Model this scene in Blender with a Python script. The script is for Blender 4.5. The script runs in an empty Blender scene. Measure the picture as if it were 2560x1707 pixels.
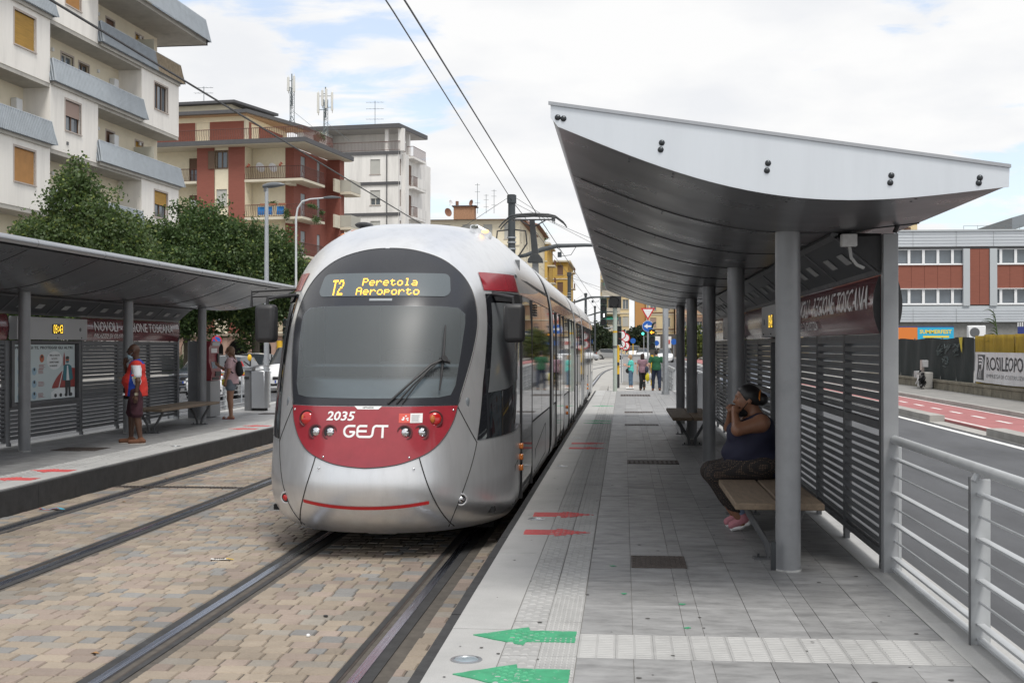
import bpy, bmesh, math, random
import numpy as np
from mathutils import Vector, Matrix
R = math.radians
random.seed(7); rng = np.random.default_rng(7)
scene = bpy.context.scene
COL = scene.collection

# ---------------------------------------------------------------- camera, sky, sun, exposure
EYE = 1.6
cd = bpy.data.cameras.new('camera'); cam = bpy.data.objects.new('camera', cd); COL.objects.link(cam)
cd.sensor_width = 36.0; cd.lens = 36.0 * 3102 / 2560; cd.clip_start = 0.1; cd.clip_end = 3000
cam.location = (0, 0, EYE); cam.rotation_euler = (R(90 + 0.193), 0, R(5.14))
scene.camera = cam

SUN_EL, SUN_AZ = 62.0, 156.0           # azimuth clockwise from +Y: behind the camera, to its right
w = bpy.data.worlds.new('World'); scene.world = w; w.use_nodes = True
nt = w.node_tree; nt.nodes.clear()
def N(t, **k):
    n = nt.nodes.new(t)
    for a, b in k.items(): setattr(n, a, b)
    return n
out = N('ShaderNodeOutputWorld')
sky = N('ShaderNodeTexSky', sky_type='NISHITA', sun_disc=False)
sky.sun_elevation = R(SUN_EL); sky.sun_rotation = R(SUN_AZ); sky.air_density = 1.0; sky.dust_density = 1.2; sky.ozone_density = 1.5
bsky = N('ShaderNodeBackground'); bsky.inputs[1].default_value = 0.15
bcl = N('ShaderNodeBackground'); bcl.inputs[1].default_value = 1.0
mix = N('ShaderNodeMixShader'); tc = N('ShaderNodeTexCoord'); sep = N('ShaderNodeSeparateXYZ')
nt.links.new(tc.outputs['Generated'], sep.inputs[0])
zz = N('ShaderNodeMath', operation='MAXIMUM'); zz.inputs[1].default_value = 0.0
za = N('ShaderNodeMath', operation='ADD'); za.inputs[1].default_value = 0.22
dx = N('ShaderNodeMath', operation='DIVIDE'); dy = N('ShaderNodeMath', operation='DIVIDE'); cmb = N('ShaderNodeCombineXYZ')
L = nt.links.new
L(sep.outputs[2], zz.inputs[0]); L(zz.outputs[0], za.inputs[0])
L(sep.outputs[0], dx.inputs[0]); L(za.outputs[0], dx.inputs[1]); L(sep.outputs[1], dy.inputs[0]); L(za.outputs[0], dy.inputs[1])
L(dx.outputs[0], cmb.inputs[0]); L(dy.outputs[0], cmb.inputs[1])
n1 = N('ShaderNodeTexNoise'); n1.inputs['Scale'].default_value = 5.2; n1.inputs['Detail'].default_value = 8; n1.inputs['Roughness'].default_value = 0.56; n1.inputs['Distortion'].default_value = 0.35
n2 = N('ShaderNodeTexNoise'); n2.inputs['Scale'].default_value = 1.05; n2.inputs['Detail'].default_value = 2
mp = N('ShaderNodeMapping'); mp.inputs['Location'].default_value = (3.1, 1.7, 0); mp.inputs['Scale'].default_value = (1.0, 1.5, 1)
mp2 = N('ShaderNodeMapping'); mp2.inputs['Location'].default_value = (1.22, 0.4, 0)
L(cmb.outputs[0], mp.inputs[0]); L(mp.outputs[0], n1.inputs['Vector']); L(cmb.outputs[0], mp2.inputs[0]); L(mp2.outputs[0], n2.inputs['Vector'])
cov = N('ShaderNodeMapRange'); cov.inputs[1].default_value = 0.42; cov.inputs[2].default_value = 0.58; cov.inputs[3].default_value = -0.07; cov.inputs[4].default_value = 0.42
ad = N('ShaderNodeMath', operation='ADD'); L(n2.outputs[0], cov.inputs[0]); L(cov.outputs[0], ad.inputs[1]); L(n1.outputs[0], ad.inputs[0])
cf = N('ShaderNodeMapRange', interpolation_type='SMOOTHSTEP'); cf.inputs[1].default_value = 0.36; cf.inputs[2].default_value = 0.56; cf.inputs[3].default_value = 0.42; cf.inputs[4].default_value = 1.0
L(ad.outputs[0], cf.inputs[0])
n3 = N('ShaderNodeTexNoise'); n3.inputs['Scale'].default_value = 3.0; n3.inputs['Detail'].default_value = 6; L(mp2.outputs[0], n3.inputs['Vector'])
cr = N('ShaderNodeValToRGB'); cr.color_ramp.elements[0].position = 0.33; cr.color_ramp.elements[0].color = (0.61, 0.62, 0.64, 1); cr.color_ramp.elements[1].position = 0.56; cr.color_ramp.elements[1].color = (0.69, 0.69, 0.69, 1)
L(n3.outputs[0], cr.inputs[0]); L(cr.outputs[0], bcl.inputs[0]); L(sky.outputs[0], bsky.inputs[0])
L(cf.outputs[0], mix.inputs[0]); L(bsky.outputs[0], mix.inputs[1]); L(bcl.outputs[0], mix.inputs[2]); L(mix.outputs[0], out.inputs[0])

sl = bpy.data.lights.new('sun', 'SUN'); sl.energy = 2.2; sl.angle = R(20); sl.color = (1.0, 0.965, 0.91)
so = bpy.data.objects.new('sun', sl); COL.objects.link(so); so.location = (0, 0, 60)
sd = Vector((math.sin(R(SUN_AZ)) * math.cos(R(SUN_EL)), math.cos(R(SUN_AZ)) * math.cos(R(SUN_EL)), math.sin(R(SUN_EL))))
so.rotation_euler = (-sd).to_track_quat('-Z', 'Y').to_euler()

vs = scene.view_settings
vs.view_transform = 'Standard'; vs.look = 'None'; vs.exposure = 0.52; vs.gamma = 1.0; vs.use_curve_mapping = False
scene.render.film_transparent = False
scene.cycles.max_bounces = 8; scene.cycles.diffuse_bounces = 4; scene.cycles.glossy_bounces = 4; scene.cycles.transparent_max_bounces = 8
scene.cycles.use_denoising = True

# ---------------------------------------------------------------- materials
MATS = {}
def mat(name, col=(.5, .5, .5), rough=.6, metal=0., var=.0, vscale=4., bump=0., bscale=40., spec=.5, emit=None, estr=0., coat=0., dirt=0., dscale=1.2, rvar=0., stretch=None, attr=None, island=0., alpha=None, trans=None, wear=None):
    if name in MATS: return MATS[name]
    m = bpy.data.materials.new(name); MATS[name] = m; m.use_nodes = True
    t = m.node_tree; b = t.nodes['Principled BSDF']; lk = t.links.new
    b.inputs['Base Color'].default_value = (*col, 1); b.inputs['Roughness'].default_value = rough; b.inputs['Metallic'].default_value = metal
    b.inputs['Specular IOR Level'].default_value = spec; b.inputs['Coat Weight'].default_value = coat; b.inputs['Coat Roughness'].default_value = .08
    if emit: b.inputs['Emission Color'].default_value = (*emit, 1); b.inputs['Emission Strength'].default_value = estr
    def nd(k, **a):
        n = t.nodes.new(k)
        for x, y in a.items(): setattr(n, x, y)
        return n
    vec = None
    if var or bump or dirt or rvar:
        g = nd('ShaderNodeNewGeometry'); vec = g.outputs['Position']
        if stretch:
            mpn = nd('ShaderNodeMapping'); mpn.inputs['Scale'].default_value = stretch; lk(vec, mpn.inputs[0]); vec = mpn.outputs[0]
    cur = None
    if attr:
        a = nd('ShaderNodeAttribute', attribute_name=attr); cur = a.outputs['Color']
    def mult(cur, fac):
        x = nd('ShaderNodeMix', data_type='RGBA', blend_type='MULTIPLY'); x.inputs[0].default_value = 1.0
        if cur is None: x.inputs[6].default_value = (*col, 1)
        else: lk(cur, x.inputs[6])
        lk(fac, x.inputs[7]); return x.outputs[2]
    if var:
        n = nd('ShaderNodeTexNoise'); n.inputs['Scale'].default_value = vscale; n.inputs['Detail'].default_value = 6; n.inputs['Roughness'].default_value = .6; lk(vec, n.inputs['Vector'])
        r = nd('ShaderNodeMapRange'); r.inputs[1].default_value = .25; r.inputs[2].default_value = .75; r.inputs[3].default_value = 1 - var; r.inputs[4].default_value = 1 + var; lk(n.outputs[0], r.inputs[0])
        cur = mult(cur, r.outputs[0])
    if dirt:
        n = nd('ShaderNodeTexNoise'); n.inputs['Scale'].default_value = dscale; n.inputs['Detail'].default_value = 8; n.inputs['Roughness'].default_value = .68; lk(vec, n.inputs['Vector'])
        r = nd('ShaderNodeMapRange'); r.inputs[1].default_value = .45; r.inputs[2].default_value = .70; r.inputs[3].default_value = 1.0; r.inputs[4].default_value = 1 - dirt; lk(n.outputs[0], r.inputs[0])
        cur = mult(cur, r.outputs[0])
    if wear:
        n = nd('ShaderNodeTexNoise'); n.inputs['Scale'].default_value = 26; n.inputs['Detail'].default_value = 7; n.inputs['Roughness'].default_value = .7; lk(vec, n.inputs['Vector'])
        r = nd('ShaderNodeMapRange'); r.inputs[1].default_value = .60; r.inputs[2].default_value = .66; lk(n.outputs[0], r.inputs[0])
        x = nd('ShaderNodeMix', data_type='RGBA'); lk(r.outputs[0], x.inputs[0]); x.inputs[7].default_value = (*wear, 1)
        if cur is None: x.inputs[6].default_value = (*col, 1)
        else: lk(cur, x.inputs[6])
        cur = x.outputs[2]
    if island:
        oi = nd('ShaderNodeObjectInfo'); r = nd('ShaderNodeMapRange'); r.inputs[3].default_value = 1 - island; r.inputs[4].default_value = 1 + island; lk(oi.outputs['Random'], r.inputs[0]); cur = mult(cur, r.outputs[0])
    if cur is not None: lk(cur, b.inputs['Base Color'])
    if rvar:
        n = nd('ShaderNodeTexNoise'); n.inputs['Scale'].default_value = vscale * 1.7; n.inputs['Detail'].default_value = 5; lk(vec, n.inputs['Vector'])
        r = nd('ShaderNodeMapRange'); r.inputs[1].default_value = .3; r.inputs[2].default_value = .7; r.inputs[3].default_value = max(.02, rough - rvar); r.inputs[4].default_value = min(1, rough + rvar); lk(n.outputs[0], r.inputs[0]); lk(r.outputs[0], b.inputs['Roughness'])
    if bump:
        n = nd('ShaderNodeTexNoise'); n.inputs['Scale'].default_value = bscale; n.inputs['Detail'].default_value = 4; lk(vec, n.inputs['Vector'])
        bp = nd('ShaderNodeBump'); bp.inputs['Strength'].default_value = bump; bp.inputs['Distance'].default_value = .01; lk(n.outputs[0], bp.inputs['Height']); lk(bp.outputs[0], b.inputs['Normal'])
    if trans is not None:      # clear sheet glass: tinted transparency with a Fresnel reflection
        tr = nd('ShaderNodeBsdfTransparent'); tr.inputs[0].default_value = (*trans, 1); gl = nd('ShaderNodeBsdfGlossy'); gl.inputs[0].default_value = (1, 1, 1, 1); gl.inputs[1].default_value = .38
        fr = nd('ShaderNodeFresnel'); fr.inputs[0].default_value = 1.33; ms = nd('ShaderNodeMixShader'); df = nd('ShaderNodeBsdfDiffuse'); df.inputs[0].default_value = (.34, .38, .40, 1); m0 = nd('ShaderNodeMixShader'); m0.inputs[0].default_value = .22; lk(tr.outputs[0], m0.inputs[1]); lk(df.outputs[0], m0.inputs[2])
        lk(fr.outputs[0], ms.inputs[0]); lk(m0.outputs[0], ms.inputs[1]); lk(gl.outputs[0], ms.inputs[2]); lk(ms.outputs[0], t.nodes['Material Output'].inputs[0])
    return m

# ---------------------------------------------------------------- mesh helpers
class MB:
    def __init__(s): s.v = []; s.f = []; s.c = []; s.cc = None
    def add(s, vs_, fs):
        o = len(s.v); s.v += [tuple(float(q) for q in p) for p in vs_]; s.f += [tuple(o + i for i in f) for f in fs]
        if s.cc is not None: s.c += [s.cc] * len(fs)
        return s
    def box(s, x0, x1, y0, y1, z0, z1):
        return s.add([(x0, y0, z0), (x1, y0, z0), (x1, y1, z0), (x0, y1, z0), (x0, y0, z1), (x1, y0, z1), (x1, y1, z1), (x0, y1, z1)],
                     [(0, 3, 2, 1), (4, 5, 6, 7), (0, 1, 5, 4), (1, 2, 6, 5), (2, 3, 7, 6), (3, 0, 4, 7)])
    def quad(s, a, b, c, d): return s.add([a, b, c, d], [(0, 1, 2, 3)])
    def prism(s, poly, axis, a, b):
        n = len(poly)
        def P(p, h): return {'x': (h, p[0], p[1]), 'y': (p[0], h, p[1]), 'z': (p[0], p[1], h)}[axis]
        vs_ = [P(p, a) for p in poly] + [P(p, b) for p in poly]
        fs = [tuple(range(n)), tuple(range(2 * n - 1, n - 1, -1))] + [(i, i + n, (i + 1) % n + n, (i + 1) % n) for i in range(n)]
        return s.add(vs_, fs)
    def cyl(s, p0, p1, r0, r1=None, n=12, caps=True):
        r1 = r0 if r1 is None else r1
        p0 = Vector(p0); p1 = Vector(p1); d = (p1 - p0).normalized()
        a = d.orthogonal().normalized(); b = d.cross(a)
        vs_ = []
        for p, r in ((p0, r0), (p1, r1)):
            for i in range(n):
                t = 2 * math.pi * i / n; vs_.append(p + a * r * math.cos(t) + b * r * math.sin(t))
        fs = [(i, (i + 1) % n, (i + 1) % n + n, i + n) for i in range(n)]
        if caps: fs += [tuple(range(n - 1, -1, -1)), tuple(range(n, 2 * n))]
        return s.add(vs_, fs)
    def tube(s, pts, r, n=8, caps=True):
        pts = [Vector(p) for p in pts]; m = len(pts); rr = r if isinstance(r, (list, tuple)) else [r] * m
        up = None; vs_ = []
        for i, p in enumerate(pts):
            d = (pts[min(i + 1, m - 1)] - pts[max(i - 1, 0)]).normalized()
            if up is None: a = d.orthogonal().normalized()
            else: a = (up - d * up.dot(d)).normalized()
            up = a; b = d.cross(a)
            for k in range(n):
                t = 2 * math.pi * k / n; vs_.append(p + (a * math.cos(t) + b * math.sin(t)) * rr[i])
        fs = [(i * n + k, i * n + (k + 1) % n, (i + 1) * n + (k + 1) % n, (i + 1) * n + k) for i in range(m - 1) for k in range(n)]
        if caps: fs += [tuple(range(n - 1, -1, -1)), tuple(range((m - 1) * n, m * n))]
        return s.add(vs_, fs)
    def grid(s, P, closed_u=False):
        nu, nv = len(P), len(P[0]); vs_ = [p for r in P for p in r]
        fs = [(i * nv + j, ((i + 1) % nu) * nv + j, ((i + 1) % nu) * nv + j + 1, i * nv + j + 1) for i in range(nu if closed_u else nu - 1) for j in range(nv - 1)]
        return s.add(vs_, fs)
    def sph(s, c, r, nu=12, nv=8):
        rx, ry, rz = r if isinstance(r, (tuple, list)) else (r, r, r)
        P = [[(c[0] + rx * math.cos(2 * math.pi * i / nu) * math.sin(math.pi * j / nv), c[1] + ry * math.sin(2 * math.pi * i / nu) * math.sin(math.pi * j / nv), c[2] + rz * math.cos(math.pi * j / nv)) for j in range(nv + 1)] for i in range(nu)]
        return s.grid(P, True)
    def mesh(s, name, m=None, smooth=False, ang=35):
        me = bpy.data.meshes.new(name); me.from_pydata(s.v, [], s.f)
        if m: me.materials.append(m)
        if s.c:
            at = me.color_attributes.new('col', 'FLOAT_COLOR', 'CORNER')
            arr = np.empty((len(me.loops), 4), np.float32); k = 0
            for f, c in zip(s.f, s.c): arr[k:k + len(f), :3] = c; arr[k:k + len(f), 3] = 1; k += len(f)
            at.data.foreach_set('color', arr.ravel())
        me.update()
        if smooth:
            me.polygons.foreach_set('use_smooth', [True] * len(me.polygons)); me.set_sharp_from_angle(angle=R(ang))
        return me
    def build(s, name, m, parent=None, smooth=False, ang=35, bevel=0, seg=1):
        me = s.mesh(name, m, smooth or bevel > 0, ang); bm_fix(me)
        o = link(name, me, parent)
        if bevel:
            bv = o.modifiers.new('bevel', 'BEVEL'); bv.width = bevel; bv.segments = seg; bv.limit_method = 'ANGLE'; bv.angle_limit = R(40)
        return o
def bm_fix(me):
    bm = bmesh.new(); bm.from_mesh(me); bmesh.ops.recalc_face_normals(bm, faces=bm.faces); bm.to_mesh(me); bm.free()
def link(name, me, parent=None):
    o = bpy.data.objects.new(name, me); COL.objects.link(o)
    if parent is not None: o.parent = parent
    return o
def tag(o, label, cat, group=None, kind=None):
    if label: o['label'] = label
    if cat: o['category'] = cat
    if group: o['group'] = group
    if kind: o['kind'] = kind
    return o
def thing(name, label, cat, loc=(0, 0, 0), rz=0., group=None):
    o = bpy.data.objects.new(name, None); COL.objects.link(o); o.empty_display_size = .2
    o.location = loc; o.rotation_euler = (0, 0, rz)
    return tag(o, label, cat, group)
def struct(o): o['kind'] = 'structure'; return o
def copy_tree(o, parent=None):
    c = o.copy(); COL.objects.link(c); c.parent = parent
    for ch in list(o.children): copy_tree(ch, c)
    return c
def B(name, m, parent, x0, x1, y0, y1, z0, z1, bevel=0):
    return MB().box(x0, x1, y0, y1, z0, z1).build(name, m, parent, bevel=bevel)
_tc = {}
def text_pts(body, size=1.0, xs=1.0, bold=0.0, shear=0., spacing=1.0):
    key = (body, bold, shear, spacing)
    if key not in _tc:
        cu = bpy.data.curves.new('t', 'FONT'); cu.body = body; cu.size = 1.0; cu.offset = bold; cu.shear = shear; cu.space_character = spacing; cu.resolution_u = 2
        ob = bpy.data.objects.new('t', cu); COL.objects.link(ob); dg = bpy.context.evaluated_depsgraph_get()
        me = bpy.data.meshes.new_from_object(ob.evaluated_get(dg))
        v = [(p.co.x, p.co.y) for p in me.vertices]; f = [tuple(p.vertices) for p in me.polygons]
        bpy.data.objects.remove(ob); bpy.data.curves.remove(cu); bpy.data.meshes.remove(me)
        x0 = min(p[0] for p in v); y0 = min(p[1] for p in v) if not any(ch in body for ch in 'gpqyj,') else min(0, min(p[1] for p in v))
        _tc[key] = ([(p[0] - x0, p[1] - y0) for p in v], f)
    v, f = _tc[key]
    return [(p[0] * size * xs, p[1] * size) for p in v], f
def text(name, body, m, parent, fn, size=.1, xs=1., bold=0., shear=0., width=None, height=None, spacing=1.0):
    v, f = text_pts(body, 1., 1., bold, shear, spacing)
    W = max(p[0] for p in v); H = max(p[1] for p in v)
    sy = (height / H) if height else size
    sx = (width / W) if width else sy * xs
    mb = MB(); mb.add([fn(p[0] * sx, p[1] * sy) for p in v], f)
    me = mb.mesh(name, m); return link(name, me, parent)
def decal(name, poly, fn, m, parent, step=.06, thick=0., smooth=True):
    """flat polygon cut into a grid and laid on a curved surface; fn(a,b)->point"""
    bm = bmesh.new(); vs_ = [bm.verts.new((p[0], p[1], 0)) for p in poly]; bm.faces.new(vs_)
    xs = [p[0] for p in poly]; ys = [p[1] for p in poly]
    for ax, lo, hi in ((0, min(xs), max(xs)), (1, min(ys), max(ys))):
        k = lo + step
        while k < hi - 1e-4:
            nrm = (1, 0, 0) if ax == 0 else (0, 1, 0); co = (k, 0, 0) if ax == 0 else (0, k, 0)
            bmesh.ops.bisect_plane(bm, geom=list(bm.verts) + list(bm.edges) + list(bm.faces), plane_co=co, plane_no=nrm); k += step
    for v in bm.verts: v.co = fn(v.co.x, v.co.y)
    for f in bm.faces: f.smooth = smooth
    me = bpy.data.meshes.new(name); bm.to_mesh(me); bm.free(); me.materials.append(m)
    o = link(name, me, parent)
    if thick:
        so_ = o.modifiers.new('solid', 'SOLIDIFY'); so_.thickness = thick; so_.offset = 0
    return o
# ================================================================ setting: ground, road, platforms, tracks
EDGE_R, EDGE_L = -0.967, -6.90
TRK = -0.30
m_asph = mat('asphalt', (.085, .088, .095), .85, var=.20, vscale=1.1, stretch=(1, .25, 1), bump=.5, bscale=220, dirt=.28, dscale=1.2)
m_asph_old = mat('asphalt_pale', (.20, .195, .185), .9, var=.2, vscale=.8, bump=.3, bscale=120, dirt=.25)
m_conc = mat('concrete', (.36, .35, .33), .85, var=.14, vscale=2.5, bump=.3, bscale=90, dirt=.22)
m_granite = mat('granite_edge', (.405, .403, .395), .62, var=.16, vscale=170, bump=.12, bscale=260, dirt=.16, dscale=1.6, island=.05)
m_tile = mat('grey_stone_tile', (.265, .265, .265), .50, var=.20, vscale=3.6, stretch=(1, 2.2, 1), dirt=.38, dscale=3.4, rvar=.12, island=.13)
m_tact = mat('tactile_tile', (.35, .349, .343), .6, var=.08, vscale=9, dirt=.2, dscale=2.2, island=.05)
m_grout = mat('grout', (.21, .205, .195), .9, var=.15)
m_rubber = mat('black_rubber', (.035, .035, .036), .75, var=.3, vscale=9, dirt=.35, dscale=5, bump=.3, bscale=60)
m_steel = mat('polished_rail', (.46, .50, .60), .24, 1.0, var=.08, vscale=3, stretch=(60, .4, 1), rvar=.08)
m_rust = mat('rail_groove', (.045, .035, .03), .75, var=.4, vscale=6)
m_iron = mat('cast_iron', (.085, .07, .062), .6, .35, var=.3, vscale=20, bump=.2)
m_white = mat('road_paint', (.72, .72, .70), .7, var=.12, vscale=12, dirt=.35, dscale=6)
m_green = mat('green_paint', (.045, .30, .15), .6, var=.15, vscale=14, dirt=.22, dscale=9, wear=(.33, .36, .34))
m_red = mat('red_paint', (.55, .085, .085), .6, var=.15, vscale=14, dirt=.25, dscale=9, wear=(.38, .30, .29))
m_bike = mat('red_bike_lane', (.34, .13, .13), .85, var=.14, vscale=3, bump=.2, bscale=150, dirt=.2)
m_walk = mat('sidewalk_asphalt', (.23, .225, .215), .9, var=.15, vscale=2, bump=.3, bscale=120, dirt=.2)
m_kerb = mat('kerb_stone', (.33, .32, .30), .8, var=.18, vscale=6, dirt=.3, dscale=3, island=.06)
m_sand = mat('joint_sand', (.085, .075, .064), .95, var=.3, vscale=12)

g = MB().quad((-900, -60, -.36), (900, -60, -.36), (900, 1800, -.36), (-900, 1800, -.36)).build('ground', m_asph_old); struct(g)
def sheet(name, m, x0, x1, y0, y1, z, z0=None):
    z0 = z - .14 if z0 is None else z0
    return struct(MB().box(x0, x1, y0, y1, z0, z).build(name, m))
sheet('road_by_shelter', m_asph, 2.14, 7.02, -8, 300, -.17, -.40)
sheet('road_left', m_asph, -20.5, -9.98, -8, 300, -.20, -.40)
sheet('pavement_left', m_walk, -30, -20.5, 10, 200, -.06, -.40)
struct(B('far_track_bed', m_conc, None, -9.9, 1.4, 32, 240, -.36, -.312))
bl = sheet('bike_lane', m_bike, 7.40, 9.34, 0, 160, -.10, -.40)
sheet('gutter_strip', m_conc, 7.02, 7.40, 0, 160, -.155, -.40)
sw = sheet('pavement_right', m_walk, 9.52, 11.45, 0, 160, .0, -.40)
# kerbs, stone by stone
def kerb_row(name, x0, x1, y0, y1, z0, z1, step=1.0, m=None, skew=0):
    first = None; y = y0
    root = struct(bpy.data.objects.new(name, None)); COL.objects.link(root)
    n = int((y1 - y0) / step); me = MB().box(x0, x1, 0, step - .012, z0, z1).mesh('kerb_stone', m or m_kerb)
    for i in range(n):
        o = link('kerb_stone', me, root); o.location = (0, y0 + i * step, random.uniform(-.003, .003))
        if i == 0:
            pass
    return root
kerb_row('kerb_of_far_pavement', 9.34, 9.52, 14, 74, -.3, .012, 1.0)
kerb_row('kerb_island_near', 7.06, 7.40, 8, 25.5, -.3, -.01, 1.0)
kerb_row('kerb_island_far', 7.06, 7.40, 29.5, 79, -.3, -.01, 1.0)
pm = MB()
pm.box(6.76, 6.90, 0, 150, -.17, -.1665)
struct(pm.build('road_marking', m_white))
bmk = MB(); bmk.box(9.22, 9.30, 0, 150, -.10, -.0965); bmk.box(7.46, 7.54, 24.5, 30.5, -.10, -.0965)
y = 8.0
while y < 120: bmk.box(8.38, 8.48, y, y + 1.0, -.10, -.0965); y += 2.0
bmk.build('lane_marking', m_white, bl)
zc = MB()
for i in range(7): zc.box(2.6 + i * .62, 2.95 + i * .62, 49, 52.5, -.17, -.1665)
struct(zc.build('crossing_stripe', m_white))

# ---- track bed: paver by paver
bed = struct(MB().box(-6.95, -1.0, -2, 32, -.42, -.309).build('track_bed', m_sand))
m_paver = mat('paver', (.4, .35, .3), .82, var=.13, vscale=60, bump=.35, bscale=190, dirt=.30, dscale=.9, attr='col')
PAL = [(0.386, 0.326, 0.266), (0.408, 0.345, 0.277), (0.377, 0.319, 0.269), (0.364, 0.31, 0.262), (0.327, 0.307, 0.281), (0.355, 0.328, 0.293), (0.394, 0.33, 0.279), (0.386, 0.333, 0.269), (0.307, 0.291, 0.27)]
def paver_geo(mb, x0, x1, y0, y1, z, col):
    c = .007; k = .010; mb.cc = tuple(col)
    tp = [(x0 + k, y0 + c), (x1 - k, y0 + c), (x1 - c, y0 + k), (x1 - c, y1 - k), (x1 - k, y1 - c), (x0 + k, y1 - c), (x0 + c, y1 - k), (x0 + c, y0 + k)]
    bt = [(x0 + k, y0), (x1 - k, y0), (x1, y0 + k), (x1, y1 - k), (x1 - k, y1), (x0 + k, y1), (x0, y1 - k), (x0, y0 + k)]
    vs_ = [(p[0], p[1], z) for p in tp] + [(p[0], p[1], z - .010) for p in bt]
    mb.add(vs_, [tuple(range(8))] + [(i, i + 8, (i + 1) % 8 + 8, (i + 1) % 8) for i in range(8)])
STRIPS = [(-6.88, -6.56), (-6.26, -5.10), (-4.81, -3.09), (-2.79, -1.655), (-1.335, -1.05)]
allp = []
RH = .158
for si, (a, b) in enumerate(STRIPS):
    for r in range(int((31 - 5.0) / RH)):
        y0 = 5.0 + r * RH; x = a - random.uniform(0, .1) * (r % 2)
        while x < b - .03:
            wd = random.choice((.115, .165, .165, .215)); x1 = min(x + wd, b)
            if b - x1 < .05: x1 = b
            xa = max(x, a)
            if x1 - xa > .03:
                q_ = random.random(); f_ = random.uniform(.88, 1.10); col = tuple(c * f_ for c in ((.315, .262, .205) if q_ < .45 else (.305, .245, .205) if q_ < .72 else (.290, .262, .225) if q_ < .86 else (.235, .230, .222)))
                if abs(x1 - b) < .2 or abs(xa - a) < .2: col = tuple(c * .84 for c in col)
                allp.append((xa + .003, x1 - .003, y0 + .003, y0 + RH - .003, TRK + random.uniform(-.004, .003), col, si))
            x = x1
def pix_area(p):
    cx = (p[0] + p[1]) / 2; yy = (p[2] + p[3]) / 2
    v = 1559 + 3102 * cx / yy; 
    vis = v > -20 and yy > 6.55 and v < 1250 and not (p[6] == 3 and yy > 11) 
    return (p[1] - p[0]) / yy ** 3 if vis else 0
allp.sort(key=pix_area, reverse=True)
for p in allp[:300]:
    mb = MB(); cx, cy = (p[0] + p[1]) / 2, (p[2] + p[3]) / 2
    paver_geo(mb, p[0] - cx, p[1] - cx, p[2] - cy, p[3] - cy, 0, p[5])
    o = link('paver', mb.mesh('paver', m_paver), bed); o.location = (cx, cy, p[4])
    o.rotation_euler = (random.gauss(0, .006), random.gauss(0, .006), random.gauss(0, .008))
mb = MB()
for p in allp[300:]: paver_geo(mb, *p[:5], p[5])
o = link('far_pavers', mb.mesh('far_pavers', m_paver), bed); o['kind'] = 'stuff'

# ---- rails
def rail(x, inner, label):
    """grooved rail bedded in rubber; inner=+1 when the groove lies on the +x side"""
    t = thing('track_rail', label, 'rail', (x, 0, 0), group='tram rails')
    def path(dx):
        pts = []
        for y in [-2, 32, 60, 80, 90, 100, 115, 130, 150]: pts.append((dx + (max(0, y - 80) ** 2) * .0011, y))
        return pts
    def strip(name, m, a, b, z0, z1, y1=None):
        mb_ = MB(); pa, pb = path(a), path(b); P = []
        for (xa, ya), (xb, yb) in zip(pa, pb):
            if y1 and ya > y1: break
            P.append([(xa, ya, z0), (xa, ya, z1), (xb, yb, z1), (xb, yb, z0)])
        mb_.grid(P); mb_.build(name, m, t)
    i = inner
    strip('rail_head', m_steel, -.032, .032, TRK - .05, TRK + .004)
    strip('groove_floor', m_rust, *sorted((i * .032, i * .078)), TRK - .06, TRK - .035)
    strip('guard_lip', m_rust, *sorted((i * .078, i * .096)), TRK - .05, TRK - .006)
    strip('rubber_profile', m_rubber, *sorted((i * .096, i * .135)), TRK - .05, TRK - .003)
    strip('rubber_profile', m_rubber, *sorted((-i * .032, -i * .105)), TRK - .05, TRK - .002)
    return t
rail(-2.975, 1, 'shiny left rail of the track the tram stands on')
rail(-1.525, -1, 'right rail of the tram track, closest to the near platform')
rail(-6.40, 1, 'tram rail nearest the far platform on the left')
rail(-4.96, -1, 'right rail of the empty left-hand track')
gr = thing('track_drain', 'long narrow slotted drain across the empty left track', 'drain', (-5.7, 16.2, TRK))
mb = MB(); mb.box(-1.15, .6, -.09, .09, -.02, .004); mb.build('drain_frame', m_iron, gr)
mb = MB(); [mb.box(-1.1 + i * .05, -1.075 + i * .05, -.07, .07, .004, .009) for i in range(33)]; mb.build('drain_bar', m_rust, gr)['kind'] = 'stuff'

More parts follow.
